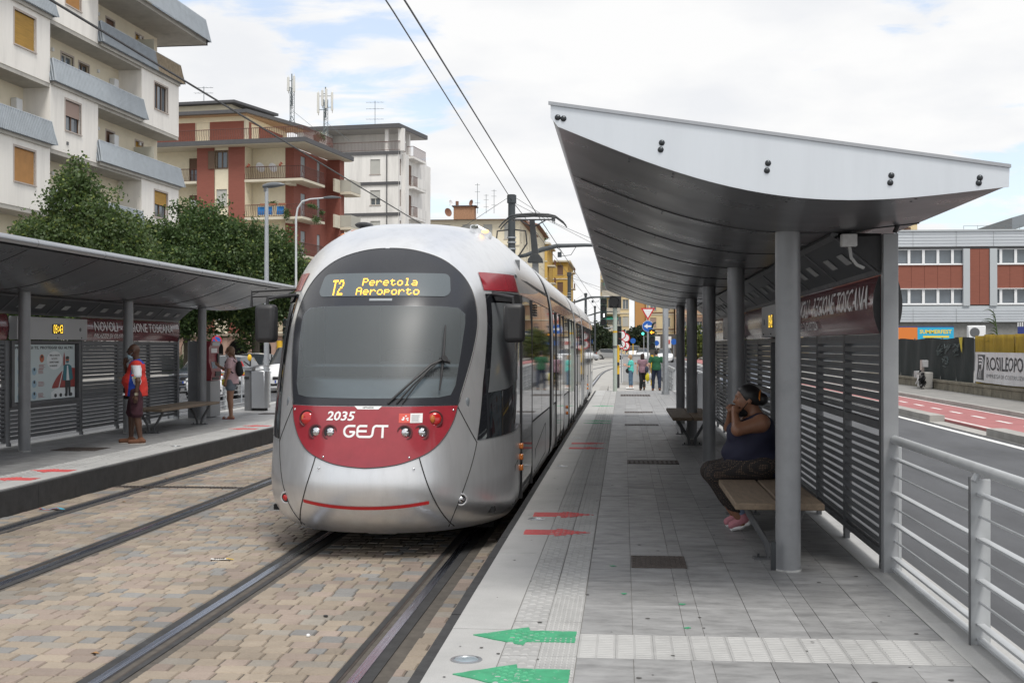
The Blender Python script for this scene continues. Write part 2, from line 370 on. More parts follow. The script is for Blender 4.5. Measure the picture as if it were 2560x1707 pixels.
# ---- right platform
def bump_tile(name, w_, l_, bars=False, cross=False):
    mb_ = MB(); mb_.box(-w_ / 2, w_ / 2, -l_ / 2, l_ / 2, -.03, 0)
    if cross:
        n = 14
        for i in range(n):
            y_ = -l_ / 2 + (i + .5) * l_ / n
            for a_, b_ in ((-w_ / 2 + .012, -.006), (.006, w_ / 2 - .012)): mb_.add([(a_, y_ - .009, 0), (b_, y_ - .009, 0), (b_, y_ + .009, 0), (a_, y_ + .009, 0), (a_, y_ - .004, .0035), (b_, y_ - .004, .0035), (b_, y_ + .004, .0035), (a_, y_ + .004, .0035)], [(4, 5, 6, 7), (0, 1, 5, 4), (1, 2, 6, 5), (2, 3, 7, 6), (3, 0, 4, 7)])
    else:
        nx = 7 if bars else 4; ny = int(l_ / (.045 if bars else .052))
        for i in range(nx):
            for j in range(ny):
                if not bars and (i + j) % 2: continue
                x_ = -w_ / 2 + (i + .5) * w_ / nx; y_ = -l_ / 2 + (j + .5) * l_ / ny
                a_, b_ = (.007, .016) if bars else (.021, .017); a2, b2 = a_ * .6, b_ * .6
                mb_.add([(x_ - a_, y_ - b_, 0), (x_ + a_, y_ - b_, 0), (x_ + a_, y_ + b_, 0), (x_ - a_, y_ + b_, 0), (x_ - a2, y_ - b2, .0045), (x_ + a2, y_ - b2, .0045), (x_ + a2, y_ + b2, .0045), (x_ - a2, y_ + b2, .0045)], [(4, 5, 6, 7), (0, 1, 5, 4), (1, 2, 6, 5), (2, 3, 7, 6), (3, 0, 4, 7)])
    return mb_.mesh(name, m_tact)
def platform(side, name, y0, y1, detail):
    s = 1 if side == 'R' else -1; e = EDGE_R if side == 'R' else EDGE_L
    X = lambda d: e + s * d
    def bx(mb_, d0, d1, a, b, z0, z1): x0, x1 = sorted((X(d0), X(d1))); return mb_.box(x0, x1, a, b, z0, z1)
    mb_ = MB(); bx(mb_, .02, 3.06, y0, y1, -.40, -.005); root = struct(mb_.build(name, m_grout))
    # rubber fender along the edge
    y_ = y0; k = 0
    step = 1.0
    me = MB(); x0, x1 = sorted((X(-.065), X(-.002))); me.box(x0, x1, .004, step - .004, -.30, -.012)
    me = me.mesh('edge_fender', m_rubber)
    while y_ < y1: o_ = link('edge_fender', me, root); o_.location = (0, y_, random.uniform(-.003, .002)); y_ += step
    def rows(nm, m_, d0, d1, step_, off, z=.0, mesh=None, ya=y0, yb=y1):
        me_ = mesh
        if me_ is None:
            q = MB(); x0_, x1_ = sorted((X(d0), X(d1))); q.box(x0_ + .002, x1_ - .002, .002, step_ - .002, -.03, 0); me_ = q.mesh(nm, m_)
        y__ = ya + off
        res = []
        while y__ < yb - .02:
            o_ = link(nm, me_, root); o_.location = ((X((d0 + d1) / 2) if mesh else 0), y__ + (step_ / 2 if mesh else 0), z + random.uniform(-.0012, .0012)); res.append(o_); y__ += step_
        return res
    rows('edge_stone', m_granite, .0, .334, 1.29, 0)
    split = 7.88 if side == 'R' else y0
    bt = bump_tile('tactile_tile', .188, .396); br = bump_tile('tactile_tile', .196, .396, bars=True)
    cs = bump_tile('guide_tile', .197, .53, cross=True)
    rows('tactile_tile', m_tact, .336, .526, .40, 0, mesh=bt)
    rows('tactile_tile', m_tact, .527, .725, .40, 0, mesh=br, yb=split if side == 'R' else y0)
    rows('tactile_tile', m_tact, .527, .725, .40, 0 if side == 'L' else .0, mesh=bt, ya=split if side == 'R' else y0)
    # stone tiles in columns
    cols = [.727, 1.017, 1.307, 1.412, 1.707, 1.987, 2.107, 2.40, 2.70]
    gap = (6.38, 6.91) if side == 'R' else None
    made = []
    for ci in range(len(cols) - 1):
        d0, d1 = cols[ci], cols[ci + 1]; off = .0 if ci in (2, 5) else .31 * (ci % 3)
        st = .79; q = MB(); x0_, x1_ = sorted((X(d0), X(d1))); q.box(x0_ + .002, x1_ - .002, .002, st - .002, -.03, 0); me_ = q.mesh('floor_tile', m_tile)
        ys = []
        if gap:
            a = gap[1]
            while a < y1 - .1: ys.append((a, min(a + st, y1))); a += st
            a = gap[0]
            while a > y0 + .1: ys.append((a - st, a)); a -= st
        else:
            a = y0
            while a < y1 - .1: ys.append((a, a + st)); a += st
        for (a, b) in ys: made.append((a, me_, d0, d1, b))
    made.sort(key=lambda q: abs(q[0] - (7.5 if side == 'R' else 19)))
    for a, me_, d0, d1, b in made[:300]:
        o_ = link('floor_tile', me_, root); o_.location = (0, a, random.uniform(-.0015, .0015))
    if made[300:]:
        q = MB()
        for a, me_, d0, d1, b in made[300:]: bx(q, d0 + .002, d1 - .002, a + .002, b - .002, -.03, 0)
        f = q.build('far_floor_tiles', m_tile, root); f['kind'] = 'stuff'
    rows('margin_stone', m_granite, 2.702, 3.06, 1.29, .4, z=.002)
    if gap:
        for i in range(10):
            o_ = link('guide_tile', cs, root); o_.location = (X(.727 + .0985 + i * .1985), (gap[0] + gap[1]) / 2, .0005)
    return root
plat_r = platform('R', 'platform', 4.4, 44.2, True)
plat_l = platform('L', 'platform_across_the_tracks', 9.0, 34.2, False)
# ramps down to the street
rm = MB(); rm.prism([(44.2, -.004), (44.2, -.40), (52.5, -.40), (52.5, -.30)], 'x', EDGE_R + .35, 2.10); struct(rm.build('ramp', m_conc))
rm = MB(); rm.prism([(34.2, -.004), (34.2, -.40), (41, -.40), (41, -.30)], 'x', -9.95, EDGE_L - .1); struct(rm.build('ramp_across_the_tracks', m_conc))
kerb_row('kerb_beside_ramp', EDGE_R + .02, EDGE_R + .33, 44.25, 54, -.40, -.10, .9)

# ---- painted arrows (paint follows the studs)
def arrow(parent, cx, cy, sgn, m, dx=.283, side=1):
    """sgn=+1 points to +x"""
    pts = [(-dx, -.128), (-.02, -.128), (-.01, -.21), (dx, 0), (-.01, .21), (-.02, .128), (-dx, .128)]
    jag = []
    for i, p in enumerate(pts):
        q = pts[(i + 1) % len(pts)]; n = 7
        for k in range(n):
            t_ = k / n; jag.append((p[0] + (q[0] - p[0]) * t_ + random.gauss(0, .0022), p[1] + (q[1] - p[1]) * t_ + random.gauss(0, .003)))
    mb_ = MB(); P = [(cx + sgn * a, cy + b, .0046) for a, b in jag]; n = len(P)
    mb_.add(P + [(p[0], p[1], -.002) for p in P], [tuple(range(n))] + [(i, i + n, (i + 1) % n + n, (i + 1) % n) for i in range(n)])
    for i in range(12):
        for j in range(12):
            if (i + j) % 2: continue
            a = -.1 + i * .033; b = -.18 + j * .033
            wid = .128 if a < 0 else .20 * (1 - a / dx)
            if abs(b) > wid - .018 or a > .24: continue
            x_, y_ = cx + sgn * a, cy + b
            if (x_ < EDGE_R + .345) == (side > 0) and side > 0: continue
            mb_.add([(x_ - .014, y_ - .011, .0046), (x_ + .014, y_ - .011, .0046), (x_ + .014, y_ + .011, .0046), (x_ - .014, y_ + .011, .0046), (x_ - .008, y_ - .006, .0095), (x_ + .008, y_ - .006, .0095), (x_ + .008, y_ + .006, .0095), (x_ - .008, y_ + .006, .0095)], [(4, 5, 6, 7), (0, 1, 5, 4), (1, 2, 6, 5), (2, 3, 7, 6), (3, 0, 4, 7)])
    return mb_.build('painted_arrow', m, parent)
for yy in (6.82, 6.0): arrow(plat_r, -.545, yy, -1, m_green)
for yy in (10.63, 11.75, 19.4, 20.35): arrow(plat_r, -.565, yy, 1, m_red)
for yy in (25.7, 26.5, 33.0): arrow(plat_r, -.545, yy, -1, m_green)
for yy in (14.3, 15.3, 23.3, 24.2): arrow(plat_l, -7.30, yy, -1, m_red, side=-1)
# paint drips on the tiles
for (x_, y_) in ((.0, 8.05), (-.08, 9.05), (.36, 7.75), (.36, 7.1)):
    mb_ = MB(); n = 10; mb_.add([(x_ + math.cos(i * .628) * random.uniform(.012, .032), y_ + math.sin(i * .628) * random.uniform(.012, .03), .0026) for i in range(n)], [tuple(range(n))]); mb_.build('paint_drip', m_green, plat_r)
# trodden gum and spots on the tiles
for pl_, xa, xb, ya, yb, nn in ((plat_r, -.9, 1.75, 5.6, 30, 150), (plat_l, -9.6, -7.0, 12, 32, 70)):
    mb_ = MB()
    for i in range(nn):
        x_, y_ = random.uniform(xa, xb), ya + (yb - ya) * random.random()**1.6; r_ = random.choice((.006, .008, .012, .016)); n = 8
        mb_.add([(x_ + math.cos(k * .785) * r_ * random.uniform(.7, 1.2), y_ + math.sin(k * .785) * r_ * random.uniform(.7, 1.2), .0028) for k in range(n)], [tuple(range(n))])
    mb_.build('gum_spot', mat('old_gum', (.06, .058, .055), .8, var=.5, vscale=3), pl_)['kind'] = 'stuff'
# ---- covers, grates and floor lights
def cover(x0, x1, y0, y1, label, z=0):
    t = thing('manhole_cover', label, 'manhole cover', ((x0 + x1) / 2, (y0 + y1) / 2, z), group='iron covers in the platform')
    a, b = (x1 - x0) / 2, (y1 - y0) / 2
    B('cover_plate', m_iron, t, -a, a, -b, b, -.02, .004); 
    mb_ = MB()
    nx, ny = 11, 9
    for i in range(nx):
        for j in range(ny):
            x_ = -a + (i + .5) * 2 * a / nx; y_ = -b + (j + .5) * 2 * b / ny; h, k = ((.011, .02) if (i + j) % 2 else (.014, .012))
            mb_.box(x_ - h, x_ + h, y_ - k, y_ + k, .004, .0085)
    mb_.build('tread_stud', m_iron, t)['kind'] = 'stuff'
    mb_ = MB(); [mb_.box(*q, .004, .0075) for q in ((-a, a, -b, -b + .012), (-a, a, b - .012, b), (-a, -a + .012, -b + .012, b - .012), (a - .012, a, -b + .012, b - .012))]; mb_.build('cover_rim', m_iron, t)
cover(.055, .454, 9.0, 9.485, 'rusty patterned iron cover in the platform floor, nearest the camera')
cover(.05, .75, 16.9, 17.4, 'dark iron cover in the platform floor beside the seated woman', 0)
cover(.02, .70, 25.0, 25.4, 'iron cover in platform floor under the yellow paint mark', 0)
cover(.02, .70, 29.7, 30.2, 'iron grate in the platform floor beyond the last shelter column', 0)
cover(-.1, .85, 39.5, 40.8, 'pair of iron grates at the far end of the near platform', 0)
cover(-8.7, -8.0, 18.2, 18.8, 'dark iron cover in the far platform in front of the poster', 0)
cover(-8.5, -7.5, 28.3, 28.8, 'dark iron cover in the far platform near the litter bin', 0)
m_lens = mat('floor_light_glass', (.30, .36, .40), .18, .2, var=.15, vscale=20)
m_rim = mat('floor_light_rim', (.45, .46, .47), .35, .9)
for x_, y_, lb in ((-.80, 6.29, 'round glass floor light between the two green arrows'), (-.80, 11.45, 'round floor light beside the pair of red arrows'), (-.82, 16.5, 'round floor light in the platform edge beside the tram doors'), (-.82, 21.6, 'round floor light in the platform edge past the second red arrows'), (-7.1, 19.2, 'round floor light in the edge of the far platform')):
    t = thing('floor_light', lb, 'floor light', (x_, y_, 0), group='round lights in the platform edge')
    mb_ = MB(); P = [[(r_ * math.cos(a * math.pi / 12), r_ * math.sin(a * math.pi / 12), z_) for r_, z_ in ((.082, -.01), (.082, .003), (.064, .005), (.062, .001))] for a in range(24)]; mb_.grid(P, True); mb_.build('light_rim', m_rim, t, smooth=True)
    mb_ = MB(); P = [[(r_ * math.cos(a * math.pi / 12), r_ * math.sin(a * math.pi / 12), z_) for r_, z_ in ((.0001, .0045), (.03, .004), (.05, .0025), (.063, .001))] for a in range(24)]; mb_.grid(P, True); mb_.build('light_lens', m_lens, t, smooth=True)
# ================================================================ the tram
TX = -2.25
_Z = [-0.09, -0.03, 0.08, 0.30, 0.55, 0.80, 1.10, 1.50, 1.90, 2.20, 2.42, 2.58, 2.71, 2.81, 2.875, 2.91]
_Y0 = [11.06, 10.92, 10.77, 10.655, 10.675, 10.735, 10.83, 11.01, 11.24, 11.48, 11.69, 11.90, 12.15, 12.45, 12.85, 13.35]
_W = [1.09, 1.14, 1.172, 1.185, 1.185, 1.185, 1.185, 1.185, 1.178, 1.158, 1.105, 1.03, 0.93, 0.82, 0.69, 0.52]
DD, NXP, NYP = 1.5, 2.5, 1.75
def hermite(xs, ys, x):
    xs = np.array(xs); ys = np.array(ys); m = np.gradient(ys, xs)
    i = int(np.clip(np.searchsorted(xs, x) - 1, 0, len(xs) - 2)); h = xs[i + 1] - xs[i]; t = min(max((x - xs[i]) / h, 0), 1)
    return (2 * t**3 - 3 * t**2 + 1) * ys[i] + (t**3 - 2 * t**2 + t) * h * m[i] + (-2 * t**3 + 3 * t**2) * ys[i + 1] + (t**3 - t**2) * h * m[i + 1]
tw = lambda z: float(hermite(_Z, _W, z)); ty0 = lambda z: float(hermite(_Z, _Y0, z))
def front_y(x, z):
    a = min(abs(x) / tw(z), 1.0); return ty0(z) + DD * (1 - max(0, 1 - a**NXP)**(1 / NYP))
def nrm_front(x, z, e=.01):
    dx_ = (front_y(x + e, z) - front_y(x - e, z)) / (2 * e); dz_ = (front_y(x, z + e) - front_y(x, z - e)) / (2 * e)
    return Vector((dx_, -1, dz_)).normalized()
def F(off):   # (x from the tram's middle, z) -> point on the nose
    def f(x, z):
        n = nrm_front(x, z); return Vector((TX + x, front_y(x, z), z)) + n * off
    return f
def Kn(s, off):  # (y, z) -> point on the cab corner or side, s=+1 platform side
    def f(y, z):
        yc = ty0(z) + DD; a = min(max((yc - y) / DD, 0), 1); x = tw(z) * (1 - a**NYP)**(1 / NXP)
        if a <= 0: return Vector((TX + s * (tw(z) + off), y, z))
        n = nrm_front(x, z) if x < tw(z) * .985 else Vector((1, -a * .3, 0)).normalized()
        return Vector((TX + s * (x + n.x * off), y + n.y * off, z + n.z * off))
    return f
m_silver = mat('silver_paint', (.74, .75, .765), .33, .72, var=.02, vscale=3, coat=.15, dirt=.10, dscale=9, stretch=(1, 1, .15))
m_roofw = mat('tram_roof', (.70, .715, .73), .4, .4, var=.03, vscale=4)
m_maroon = mat('tram_maroon', (.30, .028, .040), .27, .0, var=.08, vscale=12, coat=.6, dirt=.12, dscale=5)
m_glassb = mat('tram_black_glass', (.012, .013, .016), .035, 0, spec=.75, coat=.5)
m_blackgl = mat('windscreen_surround', (.03, .032, .038), .22, 0, var=.1, vscale=60, spec=.5)
m_black = mat('black_plastic', (.022, .022, .024), .5, var=.2, vscale=20)
m_dark = mat('underframe_black', (.012, .012, .013), .8)
m_gl = mat('windscreen_glass', trans=(.72, .80, .84))
m_cabw = mat('cab_side_glass', (.11, .118, .125), .12, 0, spec=.5)
m_wht = mat('white_vinyl', (.78, .78, .78), .45)
m_led = mat('amber_led', (.9, .5, .05), .5, emit=(1.0, .50, .06), estr=1.15)
m_disp = mat('display_glass', (.10, .118, .13), .25, var=.08, vscale=90)
m_lampr = mat('lamp_red', (.42, .012, .012), .12, 0, coat=.8)
m_lampo = mat('lamp_amber', (.45, .13, .015), .12, 0, coat=.8)
m_chrome = mat('lamp_reflector', (.75, .76, .78), .14, 1.0, var=.2, vscale=60)
m_redline = mat('red_tape', (.50, .02, .022), .4)
tram = thing('tram', 'silver tram with maroon nose standing at the platform, amber T2 Peretola Aeroporto display', 'tram', (TX, 10.7, TRK))
def TB(o): o.location = (-TX, -10.7, -TRK); return o      # parts are written in world coordinates
# --- cab shell with an opening behind the windscreen
def inside_glass(x, z): return abs(x) < .79 and 1.09 < z < 2.0
zs = sorted(set(list(np.linspace(-.09, 2.42, 56)) + list(np.linspace(2.42, 2.91, 22)))); P = []
NT = 80
for z in zs:
    wz, y0 = tw(z), ty0(z); yc = y0 + DD; row = [Vector((TX + wz, 17.85, z)), Vector((TX + wz, (17.85 + yc) / 2, z))]
    for i in range(NT + 1):
        t = math.pi / 2 - math.pi * i / NT; sn, cs = math.sin(t), max(0, math.cos(t))
        row.append(Vector((TX + wz * math.copysign(abs(sn)**(2 / NXP), sn), yc - DD * cs**(2 / NYP), z)))
    row += [Vector((TX - wz, (17.85 + yc) / 2, z)), Vector((TX - wz, 17.85, z))]; P.append(row)
mb = MB(); nv = len(P[0]); mb.v = [tuple(p) for r in P for p in r]
for i in range(len(P) - 1):
    for j in range(nv - 1):
        c = (P[i][j] + P[i + 1][j + 1]) / 2
        if c.y < 13.0 and inside_glass(c.x - TX, c.z): continue
        mb.f.append((i * nv + j, (i + 1) * nv + j, (i + 1) * nv + j + 1, i * nv + j + 1))
mb.f.append(tuple((len(P) - 1) * nv + j for j in range(nv))); 
TB(mb.build('cab_shell', m_silver, tram, smooth=True, ang=60))
# chin under the nose and dark underframe
ch = MB(); ch.prism([(-.20, .0), (.20, .0), (.12, -.035), (-.12, -.035)], 'y', 11.2, 11.6); ch.v = [(v[0] + TX + .05, v[1], v[2] - .085) for v in ch.v]; TB(ch.build('coupler_cover', m_silver, tram, bevel=.01))
TB(B('underframe', m_dark, tram, TX - .95, TX + .95, 12.4, 44.0, -.22, -.05))
for yb in (13.4, 15.2, 29.0, 30.8, 40.6, 42.4):
    for s in (-1, 1): TB(MB().cyl((TX + s * .72 - .06, yb, -.02), (TX + s * .72 + .06, yb, -.02), .275, n=20).build('wheel', m_dark, tram))
# --- nose: surround, glass, panel, lamps
half = [(0, 2.535), (.25, 2.512), (.5, 2.432), (.68, 2.30), (.79, 2.15), (.85, 1.98), (.875, 1.80), (.862, 1.6), (.825, 1.38), (.757, 1.066)]
def smooth_half(h, n=6, mir=True):
    pts = []
    for i in range(len(h) - 1):
        p0, p1, p2, p3 = h[max(i - 1, 0)], h[i], h[i + 1], h[min(i + 2, len(h) - 1)]
        if i == 0 and mir: p0 = (-h[1][0], h[1][1])
        for k in range(n):
            t = k / n; pts.append(tuple(.5 * (2 * p1[q] + (p2[q] - p0[q]) * t + (2 * p0[q] - 5 * p1[q] + 4 * p2[q] - p3[q]) * t * t + (3 * p1[q] - p0[q] - 3 * p2[q] + p3[q]) * t**3) for q in (0, 1)))
    return pts + [h[-1]]
def sym(h): a = smooth_half(h); return [(x, z) for x, z in a] + [(-x, z) for x, z in reversed(a) if x > 1e-6]
oval = sym(half)
gl_half = [(0, 1.962), (.55, 1.960), (.70, 1.950), (.765, 1.895), (.772, 1.80), (.757, 1.57), (.728, 1.24), (.695, 1.155), (.6, 1.135), (0, 1.13)]
glp = [(x, z) for x, z in gl_half] + [(-x, z) for x, z in reversed(gl_half[1:-1])]
# surround = oval with the glass cut out: two C-shaped halves
sh = smooth_half(half)
right = [(0, 2.535)] + sh[1:] + [(0, 1.066)] + [(0, 1.13)] + [p for p in reversed(gl_half[1:-1])] + [(0, 1.962)]
for s in (1, -1): TB(decal('windscreen_surround', [(s * x, z) for x, z in right], F(.006), m_blackgl, tram, .05))
wsc = TB(decal('windscreen', glp, F(.010), m_gl, tram, .05))
if sum(p.normal.y for p in wsc.data.polygons) > 0: wsc.data.flip_normals()
red_h = [(0.0, .530), (.18, .545), (.345, .578), (.53, .655), (.645, .765), (.725, .92), (.757, 1.060)]
redp = [(x, z) for x, z in smooth_half(red_h[::-1], mir=False)]
redp = [(x, z) for x, z in redp] + [(-x, z) for x, z in reversed(redp) if x > 1e-6]
pn = TB(decal('nose_panel', redp, F(.006), m_maroon, tram, .05))
def strip_on(name, pts, wd, fn, m, off_pts=None):
    q = MB(); V = [Vector(fn(*p)) for p in pts]
    q.tube(V, wd, n=5); return TB(q.build(name, m, tram, smooth=True))
m_seam = mat('panel_gap', (.02, .02, .02), .8)
rim = [(x, z) for x, z in oval if True]
strip_on('windscreen_seal', rim, .007, F(.004), m_black)
strip_on('panel_seal', [(x, z) for x, z in redp], .005, F(.004), m_black)
for s in (1, -1):
    strip_on('panel_gap', [(s * (.46 + .19 * t + .06 * t * t), .63 - .67 * t) for t in np.linspace(0, 1, 12)], .0055, F(.001), m_seam)
    strip_on('panel_gap', [(s * (.757 + .16 * t), 1.05 - .33 * t) for t in np.linspace(0, 1, 8)], .005, F(.001), m_seam)
    strip_on('panel_gap', [(s * (.917 - .10 * t - .15 * t * t), .72 - .76 * t) for t in np.linspace(0, 1, 14)], .0045, F(.001), m_seam)
def disc(name, x, z, r, off, m, n=20, parent=tram, dome=0):
    q = MB(); Pn = Vector(F(off)(x, z)); nn = nrm_front(x, z); nn = (nn + Vector((0, -1, 0)) * 1.2).normalized(); a = nn.cross(Vector((0, 0, 1))).normalized(); b = a.cross(nn)
    rings = [(1, 0), (.94, dome * .35), (.7, dome * .72), (.4, dome * .93), (.001, dome)] if dome else [(1, -.03), (1, 0), (.001, 0)]
    q.grid([[Pn + (a * math.cos(2 * math.pi * i / n) + b * math.sin(2 * math.pi * i / n)) * r * k + nn * h for k, h in rings] for i in range(n)], True)
    return TB(q.build(name, m, parent, smooth=True, ang=50))
def ring(name, x, z, r, r2, off, m, deep=.02):
    q = MB(); Pn = Vector(F(off)(x, z)); nn = nrm_front(x, z); nn = (nn + Vector((0, -1, 0)) * 1.2).normalized(); a = nn.cross(Vector((0, 0, 1))).normalized(); b = a.cross(nn); n = 24
    q.grid([[Pn + (a * math.cos(2 * math.pi * i / n) + b * math.sin(2 * math.pi * i / n)) * rr + nn * h for rr, h in ((r, -.015), (r, .003), ((r + r2) / 2, .006), (r2, .002), (r2 * .96, -deep))] for i in range(n)], True)
    return TB(q.build(name, m, tram, smooth=True, ang=50))
m_recess = mat('lamp_recess', (.10, .012, .016), .5)
m_blkgl = mat('lamp_black', (.012, .012, .013), .25)
for s in (1, -1):
    ring('lamp_rim', s * .575, .948, .078, .066, .007, m_recess); disc('lamp_backing', s * .575, .948, .070, .006, m_blkgl)
    disc('tail_lamp', s * .575, .948, .060, .008, m_lampr, dome=.018)
    q = MB(); Pn = Vector(F(.020)(s * .575 - .022, .945)); q.sph(Pn, (.022, .012, .036)); TB(q.build('indicator_lamp', m_lampo, tram, smooth=True))
    for x_ in (.472, .333):
        ring('lamp_rim', s * x_, .834, .070, .054, .007, m_recess); disc('lamp_backing', s * x_, .834, .056, .005, m_blkgl)
        disc('headlight', s * x_ + .006, .836, .040, .008, m_chrome, dome=.022)
    ring('bumper_lamp_rim', s * .80, .225, .058, .042, .004, m_silver); disc('bumper_lamp_backing', s * .80, .225, .045, .004, m_blkgl); disc('bumper_lamp', s * .80, .225, .03, .006, m_lampr if s < 0 else m_chrome, dome=.012)
    for x_, z_ in ((.72, 1.02), (.38, .62), (.42, .52)): disc('bolt', s * x_, z_, .010, .011, m_chrome, n=10, dome=.004)
# lettering
fl = F(.0085)
TB(text('fleet_number', '2035', m_wht, tram, lambda a, b: fl(-.375 + a, .936 + b), height=.082, width=.265, bold=.022, shear=.18))
# operator lettering drawn with strokes: G E S T
def stroke(pts, wd=.0095):
    q = MB(); V = [Vector(fl(*p)) for p in pts]
    for p, r_ in zip(pts[:-1], pts[1:]):
        d = Vector((r_[0] - p[0], r_[1] - p[1])); 
        if d.length < 1e-6: continue
        d.normalize(); nx_, nz_ = -d.y * wd, d.x * wd; e_ = wd * .5
        A = [(p[0] - d.x * e_ + nx_, p[1] - d.y * e_ + nz_), (r_[0] + d.x * e_ + nx_, r_[1] + d.y * e_ + nz_), (r_[0] + d.x * e_ - nx_, r_[1] + d.y * e_ - nz_), (p[0] - d.x * e_ - nx_, p[1] - d.y * e_ - nz_)]
        q.quad(*[fl(*k) for k in A])
    return q
gx0, gz0, gh = -.205, .795, .102
sq = MB()
def addq(q): sq.add(q.v, q.f)
arc = lambda cx, cz, r_, a0, a1, n=12: [(cx + r_ * math.cos(R(a0 + (a1 - a0) * i / n)), cz + r_ * math.sin(R(a0 + (a1 - a0) * i / n))) for i in range(n + 1)]
G = arc(gx0 + .052, gz0 + .05, .045, 50, 360); G += [(gx0 + .055, gz0 + .05)]; addq(stroke([(gx0 + .10, gz0 + .097), (gx0 + .065, gz0 + .097)] + arc(gx0 + .052, gz0 + .051, .046, 90, 352, 18) + [(gx0 + .058, gz0 + .046)]))
ex = gx0 + .118
addq(stroke([(ex + .088, gz0 + .097), (ex + .03, gz0 + .097)] + arc(ex + .035, gz0 + .07, .027, 100, 180, 6) + [(ex + .006, gz0 + .03)] + arc(ex + .033, gz0 + .031, .027, 180, 260, 6) + [(ex + .085, gz0 + .004)])); addq(stroke([(ex + .01, gz0 + .052), (ex + .085, gz0 + .052)]))
sx_ = gx0 + .222
addq(stroke([(sx_ - .012, gz0 + .004), (sx_ + .012, gz0 + .004)] + arc(sx_ + .010, gz0 + .032, .028, -80, 0, 6) + arc(sx_ + .072, gz0 + .068, .030, 180, 90, 6) + [(sx_ + .085, gz0 + .097)]))
txx = gx0 + .318
addq(stroke([(txx - .012, gz0 + .097), (txx + .072, gz0 + .097)])); addq(stroke([(txx + .03, gz0 + .097), (txx + .03, gz0)]))
TB(sq.build('operator_lettering', m_wht, tram))
fb = F(.010)
TB(decal('maker_plate', [(-.122, 1.064), (.125, 1.064), (.095, 1.036), (-.092, 1.036)], F(.0085), m_wht, tram, .04))
TB(text('maker_lettering', 'HITACHI', m_black, tram, lambda a, b: F(.0105)(-.045 + a, 1.044 + b), height=.013, width=.095, bold=.03))
TB(decal('red_sticker', [(.277, .918), (.372, .918), (.372, 1.0), (.277, 1.0)], F(.0085), mat('sticker_red', (.62, .08, .06), .5), tram, .04))
TB(decal('white_sticker', [(.373, .918), (.475, .918), (.475, 1.0), (.373, 1.0)], F(.0085), m_wht, tram, .04))
sm = MB()
for i in range(7): 
    z_ = .985 - i * .009; sm.quad(*[F(.0105)(a, b) for a, b in ((.383, z_), (.383 + random.uniform(.05, .082), z_), (.383 + .06, z_ - .003), (.383, z_ - .003))])
TB(sm.build('sticker_print', mat('print_grey', (.3, .3, .32), .6), tram))
smk = MB()
for i in range(9):
    a0 = .30 + .05 * random.random(); b0 = .935 + .05 * random.random(); smk.quad(*[F(.0105)(a0 + p[0], b0 + p[1]) for p in ((0, 0), (.014, .002), (.012, .012), (-.002, .010))])
TB(smk.build('sticker_print', m_wht, tram))
rl = MB(); pts = [(x, .180 + .045 * (abs(x + .02) / .57)**2.0) for x in np.linspace(-.585, .545, 40)]
rl.grid([[F(.004)(x, z - .0145), F(.004)(x, z + .0145)] for x, z in pts]); TB(rl.build('red_stripe', m_redline, tram, smooth=True))
# destination display
dp = []
for cx_, cz_, a0 in ((.545, 2.215, 0), (-.545, 2.215, 90), (-.56, 2.115, 180), (.56, 2.115, 270)):
    dp += [(cx_ + .062 * math.cos(R(a0 + k * 15)), cz_ + .062 * math.sin(R(a0 + k * 15))) for k in range(7)]
TB(decal('destination_display', dp, F(.011), m_disp, tram, .05))
FONT = {'T': ["11111", "00100", "00100", "00100", "00100", "00100", "00100"], '2': ["01110", "10001", "00001", "00110", "01000", "10000", "11111"], 'P': ["11110", "10001", "10001", "11110", "10000", "10000", "10000"],
        'e': ["00000", "00000", "01110", "10001", "11111", "10000", "01110"], 'r': ["00000", "00000", "10110", "11001", "10000", "10000", "10000"], 't': ["00000", "01000", "11110", "01000", "01000", "01001", "00110"],
        'o': ["00000", "00000", "01110", "10001", "10001", "10001", "01110"], 'l': ["01100", "00100", "00100", "00100", "00100", "00100", "01110"], 'a': ["00000", "00000", "01110", "00001", "01111", "10001", "01111"],
        'A': ["01110", "10001", "10001", "11111", "10001", "10001", "10001"], 'p': ["00000", "00000", "11110", "10001", "11110", "10000", "10000"],
        '0': ["01110", "10001", "10001", "10001", "10001", "10001", "01110"], '9': ["01110", "10001", "10001", "01111", "00001", "00001", "01110"], ':': ["00000", "00100", "00100", "00000", "00100", "00100", "00000"], '4': ["00010", "00110", "01010", "10010", "11111", "00010", "00010"], '3': ["11110", "00001", "00001", "01110", "00001", "00001", "11110"], '1': ["00100", "01100", "00100", "00100", "00100", "00100", "01110"]}
def matrix(s, fn, x0, z0, W, H, m, name, fill=.88, bold=False, gapc=1.2):
    q = MB(); n = len(s); tot = n * 5 + (n - 1) * gapc; px = W / tot; pz = H / 7
    for i, ch_ in enumerate(s):
        for r_ in range(7):
            for c_ in range(5):
                if FONT[ch_][r_][c_] == '1':
                    a = x0 + (i * (5 + gapc) + c_) * px; b = z0 + H - (r_ + 1) * pz; wx = px * (1.35 if bold else fill)
                    q.quad(fn(a, b), fn(a + wx, b), fn(a + wx, b + pz * fill), fn(a, b + pz * fill))
    return q
fd = F(.016)
TB(matrix('T2', fd, -.485, 2.062, .115, .150, m_led, 'x', bold=True).build('route_lettering', m_led, tram))
TB(matrix('Peretola', fd, -.185, 2.150, .51, .072, m_led, 'x', fill=.95).build('destination_lettering', m_led, tram))
TB(matrix('Aeroporto', fd, -.232, 2.062, .585, .072, m_led, 'x', fill=.95).build('destination_lettering', m_led, tram))
TB(decal('small_plate', [(-.095, 2.008), (.118, 2.008), (.118, 2.03), (-.095, 2.03)], F(.011), mat('plate_grey', (.25, .27, .29), .4), tram, .05))
